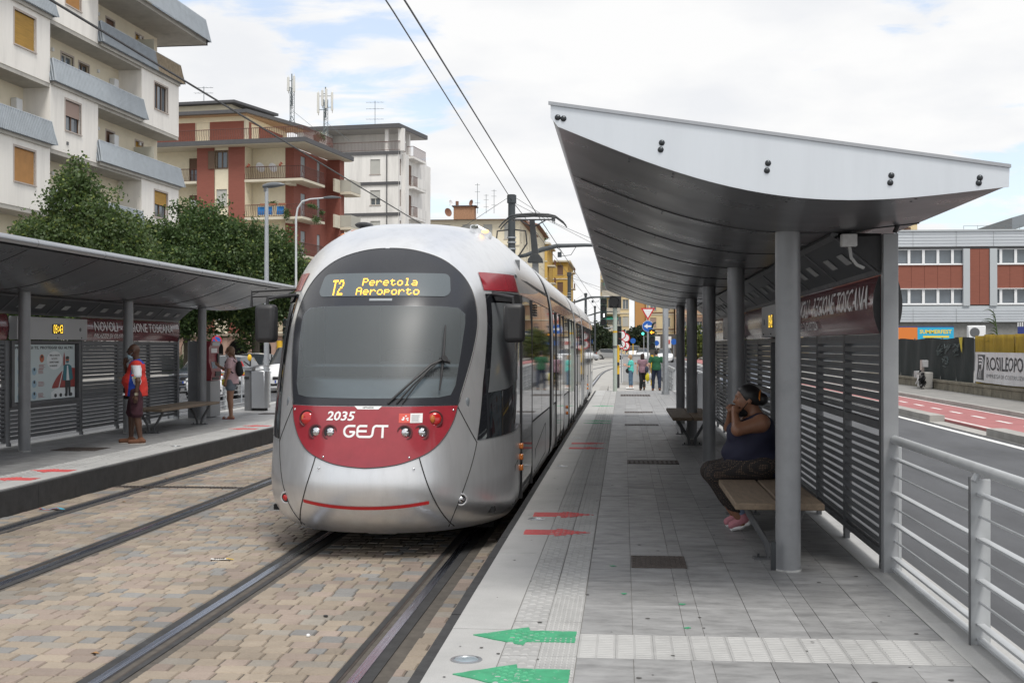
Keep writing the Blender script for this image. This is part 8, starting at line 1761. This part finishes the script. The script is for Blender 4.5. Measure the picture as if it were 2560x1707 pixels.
S = SDF(); S.ell(Ph(-.022, 0, .028), (.110, .092, .104), .02); S.ell(Ph(-.07, 0, -.01), (.05, .07, .06), .03); S.ell(Ph(-.135, .02, .0), (.050, .055, .055), .02); S.cut(Ph(.052, 0, .035), (1, .1, -.55)); layer('hair', S, .008, m_hk, t)
q = MB(); c0 = Vector(Ph(-.112, .02, .02)); q.tube([c0 + Vector((.012 * math.cos(a), .052 * math.cos(a), .052 * math.sin(a))) for a in np.linspace(0, 6.28, 16)], .012, n=6); q.build('hair_tie', mat('hair_tie_orange', (.62, .20, .02), .7), t, smooth=True)
m_mkb = cl('mask_black', (.012, .012, .013)); S = SDF(); S.ell(Ph(.05, 0, -.10), (.052, .058, .045), .02); S.ell(Ph(.03, 0, -.125), (.05, .05, .03), .02); S.cut(Ph(.06, 0, -.068), (.3, 0, 1)); layer('face_mask', S, .007, m_mkb, t); q = MB(); [q.tube([Ph(.045, s * .058, -.08), Ph(.01, s * .077, -.03), Ph(-.018, s * .087, .015)], .004, n=5) for s in (1, -1)]; q.build('mask_loop', m_mkb, t)
S = SDF(); S.ell((-.33, .05, .70), (.055, .16, .20), .03); layer('backpack', S, .01, cl('bag_black', (.012, .014, .014)), t)
q = MB()
for i in range(70): a = random.uniform(-.16, .16); z_ = random.uniform(.74, .94); x_ = .12 + .105 * math.cos(a * 6) * (1 if z_ < .9 else .8); c = Vector((x_ + .04, a, z_)); q.sph((.20 + random.uniform(-.02, .01) - abs(a) * .35 - max(0, z_ - .86) * .6, a, z_), random.uniform(.003, .007), 6, 4)
q.build('top_print', m_wht, t)['kind'] = 'stuff'
# ================================================================ litter
def litter(name, label, loc, build): t = thing(name, label, 'litter', loc); build(t)
def wrap(t):
    q = MB(); q.grid([[(x_, y_, .006 + .010 * math.sin(x_ * 40) * math.cos(y_ * 50)) for y_ in np.linspace(-.025, .025, 4)] for x_ in np.linspace(-.10, .10, 10)]); q.build('wrapper_foil', mat('wrapper_white', (.6, .58, .55), .4), t); q = MB(); q.grid([[(x_, y_, .0095 + .010 * math.sin(x_ * 40) * math.cos(y_ * 50)) for y_ in np.linspace(-.022, .022, 3)] for x_ in np.linspace(.04, .10, 5)]); q.build('wrapper_print', mat('wrapper_gold', (.5, .33, .05), .4), t); q = MB(); [q.box(-.07 + k * .02, -.062 + k * .02, -.015, .015, .012, .016) for k in range(5)]; q.build('wrapper_lettering', m_black, t)
litter('sweet_wrapper', 'crumpled white and gold sweet wrapper on the pavers between the tracks', (-3.55, 10.75, TRK), wrap)
litter('paper_ball', 'tiny white crumpled paper ball between the rails', (-2.05, 7.95, TRK + .012), lambda t: MB().sph((0, 0, 0), (.014, .012, .012), 6, 5).build('paper', m_wht, t)); litter('bottle_cap', 'small dark crushed scrap between the rails', (-2.08, 8.55, TRK + .008), lambda t: MB().sph((0, 0, 0), (.018, .010, .010), 6, 5).build('scrap', m_black, t))
def fly(t):
    q = MB(); q.grid([[(x_, y_, .005 + .012 * math.sin(x_ * 25 + y_ * 10)) for y_ in (-.05, 0, .05)] for x_ in np.linspace(-.14, .14, 7)]); q.build('flyer_sheet', mat('flyer_blue', (.05, .35, .50), .5), t); q = MB(); q.grid([[(x_, y_, .008 + .012 * math.sin(x_ * 25 + y_ * 10)) for y_ in (-.05, -.02)] for x_ in np.linspace(-.14, .1, 7)]); q.build('flyer_stripe', m_redline, t)
litter('flyer', 'bright blue and red flyer lying beside the far platform edge', (-6.62, 13.9, TRK), fly)
def dl(t): q = MB(); q.add([(-.03, 0, .004), (0, .02, .012), (.035, 0, .004), (0, -.018, .014)], [(0, 1, 2, 3)]); q.build('leaf_blade', mat('dry_leaf', (.30, .16, .06), .8), t)
for k, (x_, y_, lb) in enumerate(((-6.05, 14.6, 'dry curled leaf on the empty left track'), (-3.25, 7.4, 'dry leaf on the pavers at bottom left'), (-6.5, 17.2, 'dry leaf close to the far platform fender'))): litter('dry_leaf', lb, (x_, y_, TRK), dl)
